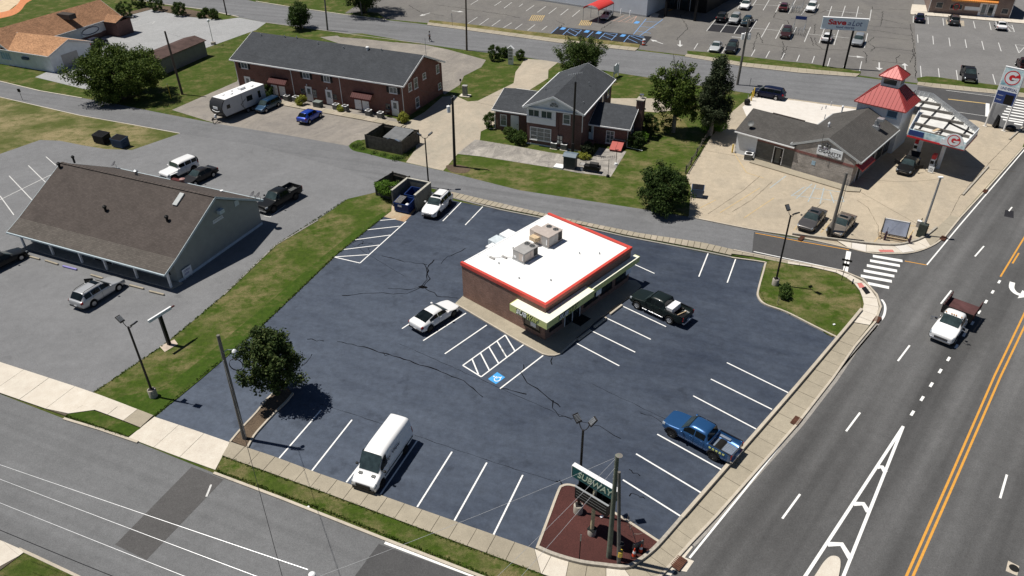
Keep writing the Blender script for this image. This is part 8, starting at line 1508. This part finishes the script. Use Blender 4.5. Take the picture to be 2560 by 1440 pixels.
# thin panel sign of the office
bs = (424, 863); g = P(*bs); zt = 3.35; a, b = P(373, 803, zt), P(429, 768, zt); fr = Frame(g, b - a); t = thing('panel_sign', 'thin white bar sign across a black post at the lot edge', 'sign', (g.x, g.y, 0), fr.a); u0_, vo = fr.l(a); SL = (b - a).length
MB().box(-.13, .13, -.13, .13, .05, zt - .222).build('post', M['blackp'], t); k = MB(); k.prism([(-.9, -.5), (.4, -.6), (.7, .2), (-.6, .5)], 0, .09); k.build('base', mat('bare_footing', (.46, .38, .31), .9, var=.2), t); k = MB(); k.box(u0_, u0_ + SL, -.10, .10, zt - .22, zt); o = k.build('panel', M['signwhite'], t); k = MB(); k.box(u0_ - .02, u0_ + SL + .02, -.08, .08, zt + .001, zt + .04); k.build('frame', M['wt'], o); k = MB(); k.box(u0_ + SL + .001, u0_ + SL + .35, -.06, .06, zt - .15, zt - .05); k.build('frame', M['maroon'], o)
# small signs
def post_sign(name, label, base, top, panel, m, cat='sign', az=0, post='pole', off=(0, 0)):
    g = P(*base); h = hgt(base, top); t = thing(name, label, cat, (g.x, g.y, 0), az); MB().lathe([(.03, 0), (.03, h)], (0, 0, 0), 8).build('post', M[post], t); w, hh = panel; k = MB(); k.box(-w / 2, w / 2, -.05, -.03, h - hh, h); k.build('panel', M[m], t); return t, h
t, h = post_sign('street_sign', 'street name sign post with crossed dark blades by the crosswalk', (2103, 703), (2118, 648), (.9, .2), 'blackp', az=R(-28)); k = MB(); k.box(.03, .05, -.5, .5, h - .25, h - .05); k.build('blade', M['blackp'], t); k = MB(); k.box(-.3, .3, -.06, -.04, h - .75, h - .45); k.build('blade', M['blackp'], t)
post_sign('road_sign', 'thin road sign seen edge on in the red mulch bed', (1448, 1402), (1450, 1335), (.08, .6), 'galv', post='rubber'); post_sign('road_sign', 'small dark sign post on the verge by the left side street', (57, 251), (45, 222), (.45, .5), 'blackp')
post_sign('road_sign', 'short dark post at the lawn edge behind the townhouses', (1152, 222), (1150, 197), (.3, .35), 'pole'); post_sign('road_sign', 'thin sign post on the verge of the market lot', (1131, 66), (1130, 33), (.12, .5), 'galv'); post_sign('road_sign', 'thin sign post between the tall pole and the navy minivan', (1874, 216), (1877, 195), (.1, .4), 'galv'); post_sign('road_sign', 'small white sign on the lawn under the spreading oak', (337, 238), (336, 222), (.5, .6), 'wt')
g = P(428, 248); t = thing('marker_stake', 'thin yellow utility marker stake on the lawn by the oak', 'stake', g); MB().lathe([(.05, 0), (.05, 2.3)], (0, 0, 0), 8).build('stake', M['ystake'], t); MB().lathe([(.055, 2.3), (.04, 2.45)], (0, 0, 0), 8).build('cap', M['wt'], t)
for (x, y), hh, s in (((1878, 252), 1.5, 'nearer the navy minivan'), ((1883, 244), 1.5, 'second of the pair by the minivan'), ((1830, 382), 1.1, 'at the pale corner of the fuel shop')): t = thing('bollard', 'yellow bollard ' + s, 'bollard', P(x, y), 0, 'yellow bollards'); MB().lathe([(.09, 0), (.09, hh), (.05, hh + .06)], (0, 0, 0), 10).build('post', M['ystake'], t, 40); MB().lathe([(.15, 0), (.15, .04)], (0, 0, 0), 10).build('foot', M['conc'], t)
g = P(1867, 262); t = thing('kettle_barrel', 'black barrel on the concrete edge near the yellow bollards', 'barrel', g); MB().lathe([(.25, 0), (.42, .2), (.45, .5), (.36, .8), (.2, .88)], (0, 0, 0), 14).build('body', M['blackp'], t, 40); MB().lathe([(.05, .85), (.05, 1.5)], (0, 0, 0), 8).build('pipe', M['galv'], t)
# white pylon and two post signs on the lawn
g = P(1277, 161); h = hgt((1277, 161), (1277, 114)); t = thing('pylon_sign', 'narrow white house shaped pylon sign between trimmed shrubs', 'sign', g, R(-14)); MB().box(-.42, .42, -.2, .2, 0, h - .45).build('body', M['wt'], t); k = MB(); k.extr([(-.6, h - .5), (0, h), (.6, h - .5)], 'y', -.3, .3); k.build('roof', M['wt'], t); k = MB()
for i in range(4): k.box(-.34, .34, -.215, -.202, .8 + i * .5, 1.15 + i * .5)
k.build('name_board', M['hvac2'], t)
a, b = P(1534, 195), P(1545, 189); h = hgt((1534, 195), (1532, 163)); t = thing('lawn_sign', 'white two post board on the lawn by the back street', 'sign', (a.x, a.y, 0), math.atan2((b - a).y, (b - a).x)); w = (b - a).length
for x in (0, w): MB().box(x - .07, x + .07, -.07, .07, 0, h).build('post', M['wt'], t)
k = MB(); k.extr([(.08, h - 1.5), (w - .08, h - 1.5), (w - .08, h - .2), (w / 2, h + .1), (.08, h - .2)], 'y', -.05, .05); k.build('board', M['signwhite'], t)
# timber trestle with a leaning board at the forecourt corner
a, b = P(2200, 592), P(2262, 604); t = thing('trestle_sign', 'blank silvery board propped on a low timber trestle at the corner', 'sign', (a.x, a.y, .02), math.atan2((b - a).y, (b - a).x)); w = (b - a).length
for y, z in ((-.35, .12), (-.35, .32), (.55, .12)): MB().box(-.2, w + .2, y - .05, y + .05, z, z + .09).build('rail', M['lumber'], t)
for x in (0, w):
    MB().box(x - .06, x + .06, -.6, 1.0, .02, .12).build('foot', M['lumber'], t); k = MB(); k.bar((x, -.3, .1), (x, .55, 2.0), .09, .09); k.build('post', M['rubber'] if x else M['fence'], t); k = MB(); k.bar((x, .95, .1), (x, .4, 1.3), .07, .07); k.build('brace', M['fence'], t)
k = MB(); k.cbox((w / 2, .22, 1.25), (w - .1, .04, 1.5), Matrix.Rotation(R(-24), 3, 'X')); o = k.build('board', mat('silver_board', (.34, .37, .45), .35, .2, var=.25, scale=.8), t); k = MB(); k.cbox((w / 2, .50, 1.95), (w, .07, .08)); k.build('top_trim', M['wt'], t)
for x, d in ((.45, -.55), (w + .35, -.45)): MB().box(x - .1, x + .1, d - .1, d + .1, 0, 1.0).build('banner_post', mat('banner_violet', (.07, .04, .06), .6), t); MB().box(x - .02, x + .02, d - .02, d + .02, 1.0, 1.5).build('rod', M['blackp'], t)
# cones and sandbag in the mulch bed, barrel at the market drive
def cone(label, px, h=.75, group=None):
    g = P(*px); t = thing('traffic_cone', label, 'traffic cone', (g.x, g.y, .12)); MB().box(-.19, .19, -.19, .19, 0, .04).build('base', M['blackp'], t); k = MB(); k.lathe([(.14, .04), (.03, h)], (0, 0, 0), 14); k.build('cone', M['orangelite'], t, 40); k = MB(); k.lathe([(.105, h * .42), (.078, h * .66)], (0, 0, 0), 14); k.build('collar', M['wt'], t, 40)
cone('orange traffic cone tipped nearest the low wall in the mulch bed', (1584, 1393)); cone('orange traffic cone behind the other one in the mulch bed', (1601, 1382))
g = P(1593, 1378); t = thing('barricade_sign', 'small dark framed board standing behind the two cones', 'sign', (g.x, g.y, .12), R(25)); k = MB(); k.box(-.4, .4, -.03, .03, .35, .75); k.build('board', M['acgrey'], t)
for s in (-1, 1): MB().box(s * .38 - .03, s * .38 + .03, -.25, .25, 0, .06).build('foot', M['blackp'], t); MB().box(s * .38 - .02, s * .38 + .02, -.02, .02, .06, .9).build('leg', M['blackp'], t)
g = P(1609, 113); t = thing('traffic_barrel', 'orange and white traffic barrel at the market drive', 'traffic barrel', g); MB().lathe([(.38, 0), (.38, .08)], (0, 0, 0), 16).build('base', M['blackp'], t)
for i in range(4): MB().lathe([(.29 - .012 * i, .08 + i * .25), (.28 - .012 * i, .33 + i * .25)], (0, 0, 0), 16).build('band', M['orangelite'] if i % 2 == 0 else M['wt'], t, 40)
g = P(1163, 240); t = thing('utility_cabinet', 'grey green utility cabinet on a concrete pad by the drive', 'cabinet', g, R(-14)); MB().box(-.8, .8, -.6, .6, 0, .1).build('pad', M['walk2'], t); MB().box(-.35, .35, -.3, .3, .1, 1.6).build('cabinet', mat('cabinet_grey', (.20, .22, .21), .5), t, bevel=.03); MB().box(-.38, .38, -.33, .33, 1.6, 1.66).build('lid', M['hvac2'], t)
g = P(2488, 318); t = thing('sandwich_board', 'black lettered board standing between the price sign posts', 'sign', (g.x, g.y, .02), fr.a + R(20)); k = MB(); k.cbox((0, -.12, .85), (.9, .05, 1.6), Matrix.Rotation(R(-8), 3, 'X')); k.build('panel', M['blackp'], t); k = MB(); k.cbox((0, .12, .85), (.9, .05, 1.6), Matrix.Rotation(R(8), 3, 'X')); k.build('panel', M['blackp'], t); k = MB()
for i in range(5): k.box(-.32, .32, -.26 + .035 * i, -.24 + .035 * i, .35 + i * .25, .45 + i * .25)
k.build('lettering', M['hvac2'], t); MB().box(-.5, .5, -.3, .3, 0, .06).build('foot', M['blackp'], t)
g = P(2525, 325); k = MB(); k.lathe([(.5, 0), (.62, .2), (.6, .45), (.35, .6)], (0, 0, 0), 14); o = k.build('rubbish_bin', M['blackp'], None, 40); o.location = (g.x, g.y, .02); tag(o, 'squat black bin beside the right post of the price sign', 'bin')
# cart corrals
def corral(label, px, dpx, carts):
    g = P(*px); d = P(*dpx) - g; t = thing('cart_corral', label, 'cart corral', (g.x, g.y, .02), math.atan2(d.y, d.x), 'cart corrals in the market lot'); L_ = 5.0
    for s in (-1, 1):
        k = MB(); k.tube([(0, s * 1.0, 0), (0, s * 1.0, 1.1), (L_, s * 1.0, 1.1), (L_, s * 1.0, 0)], .04, 6); k.build('rail', M['galv'], t); k = MB(); k.tube([(0, s * 1.0, .55), (L_, s * 1.0, .55)], .03, 6); k.build('rail', M['galv'], t)
        MB().lathe([(.04, 0), (.04, 2.4)], (L_, s * 1.0, 0), 8).build('post', M['galv'], t)
    k = MB(); k.box(L_ - .04, L_ + .04, -1.0, 1.0, 1.75, 2.35); k.build('sign_panel', M['navy'], t)
    for i in range(carts):
        x = 1.0 + (i // 2) * .75; y = -.45 + .9 * (i % 2); c = thing('shopping_cart', 'wire shopping cart in the ' + ('lower' if px[1] > 50 else 'upper') + ' cart corral, ' + ('front', 'middle', 'back')[i // 2] + ' pair, ' + ('left', 'right')[1 - i % 2] + ' one', 'shopping cart', g + Matrix.Rotation(t.rotation_euler.z, 3, 'Z') @ Vector((x, y, .02)), t.rotation_euler.z, 'shopping carts'); k = MB()
        for z0, w0, l0 in ((.5, .2, .38), (.98, .27, .48)): k.tube([(-l0, -w0, z0), (l0, -w0, z0), (l0, w0, z0), (-l0, w0, z0), (-l0, -w0, z0)], .012, 5)
        for j in range(6):
            f = -1 + 2 * j / 5
            for s in (-1, 1): k.bar((f * .38, s * .2, .5), (f * .48, s * .27, .98), .01)
        k.tube([(-.5, -.27, 1.02), (-.5, .27, 1.02)], .018, 6); k.build('basket', M['galv'], c); k = MB()
        for s in (-1, 1): k.tube([(.45, s * .2, .1), (-.4, s * .22, .14), (-.42, s * .22, .98)], .014, 5)
        k.build('frame', M['galv'], c); k = MB()
        for sx in (-1, 1):
            for s in (-1, 1): k.lathe([(.06, -.02), (.06, .02)], (sx * .4, s * .2, .06), 8, 'y')
        k.build('caster', M['rubber'], c)
corral('lower cart corral with carts beside the dark brown crossover', (1990, 90), (2004, 58), 4); corral('upper cart corral with carts beside the white tall vehicle', (1985, 34), (2003, 4), 6)
# ---------------------------------------------------------------- the walker
g = P(1075, 104); t = thing('person', 'person in a grey top and dark trousers walking down the back street', 'person', (g.x, g.y, .015), R(200)); t.scale = (1.05,) * 3
def skin(name, pts, edges, rad, m, parent):
    me = bpy.data.meshes.new(name); me.from_pydata(pts, edges, []); o = bpy.data.objects.new(name, me); COL.objects.link(o); o.parent = parent; md = o.modifiers.new('skin', 'SKIN'); me.skin_vertices[0].data[0].use_root = True
    for i, r in enumerate(rad): me.skin_vertices[0].data[i].radius = (r, r) if not isinstance(r, tuple) else r
    md.use_smooth_shade = True; sb = o.modifiers.new('sub', 'SUBSURF'); sb.levels = 1; sb.render_levels = 2; me.materials.append(m); return o
pts = [(0, 0, .95), (0, 0, 1.15), (0, 0, 1.40), (0, 0, 1.52), (.02, 0, 1.66), (0, .19, 1.40), (-.06, .30, 1.15), (.10, .32, .95), (0, -.19, 1.40), (.10, -.27, 1.14), (.24, -.24, .95), (0, .10, .90), (.16, .10, .50), (.05, .10, .08), (.17, .10, .03), (0, -.10, .90), (-.06, -.10, .50), (-.32, -.10, .12), (-.22, -.10, .05), (.02, 0, 1.75), (.14, .33, .87), (.29, -.23, .87)]
ed = [(0, 1), (1, 2), (2, 3), (3, 4), (2, 5), (5, 6), (6, 7), (2, 8), (8, 9), (9, 10), (0, 11), (11, 12), (12, 13), (13, 14), (0, 15), (15, 16), (16, 17), (17, 18), (4, 19), (7, 20), (10, 21)]
skin('body', pts, ed, [.13, .12, .15, .055, .095, .065, .048, .036, .065, .048, .036, .095, .065, .045, .045, .095, .065, .045, .045, .075, .04, .04], mat('skin_tone', (.20, .11, .075), .6), t)
skin('shirt', [(0, 0, .96), (0, 0, 1.15), (0, 0, 1.42), (0, .19, 1.41), (-.04, .27, 1.24), (0, -.19, 1.41), (.06, -.25, 1.24)], [(0, 1), (1, 2), (2, 3), (3, 4), (2, 5), (5, 6)], [.155, .145, .17, .085, .07, .085, .07], mat('grey_shirt', (.16, .19, .23), .8), t)
skin('trousers', [(0, 0, .97), (0, .10, .88), (.16, .10, .50), (.06, .10, .12), (0, -.10, .88), (-.06, -.10, .50), (-.29, -.10, .15)], [(0, 1), (1, 2), (2, 3), (0, 4), (4, 5), (5, 6)], [.15, .115, .085, .065, .115, .085, .065], mat('dark_trousers', (.02, .021, .026), .8), t)
k = MB(); k.lathe([(.115, -.02), (.12, .05), (.08, .12), (.02, .14)], (.0, 0, 1.72), 12); k.build('hair', M['blackp'], t, 60); k = MB(); k.cbox((.125, 0, 1.66), (.03, .03, .05)); k.build('nose', mat('skin_tone', (.2, .11, .075), .6), t)
k = MB()
for s in (-1, 1): k.cbox((.112, s * .035, 1.69), (.015, .025, .012))
k.build('eyes', M['blackp'], t); k = MB()
for x, y, z in ((.20, .10, .03), (-.20, -.10, .06)): k.cbox((x - .04, y, z + .02), (.27, .1, .09))
k.build('shoes', M['wt'], t, bevel=.02)
# litter
for (x, y), s in (((770, 1270), 'on the street beside the near kerb'), ((1504, 1296), 'in the red mulch behind the sign post'), ((1248, 1348), 'at the sidewalk edge by the last bay'), ((2084, 815), 'on the corner island grass')):
    g = P(x, y); k = MB(); k.cbox((0, 0, .05), (.22, .16, .07), Matrix.Rotation(.5, 3, 'Z')); o = k.build('litter_scrap', M['wt'], None, bevel=.02); o.location = (g.x, g.y, .03 if y != 1296 and y != 815 else .13); tag(o, 'small white scrap of litter ' + s, 'litter')
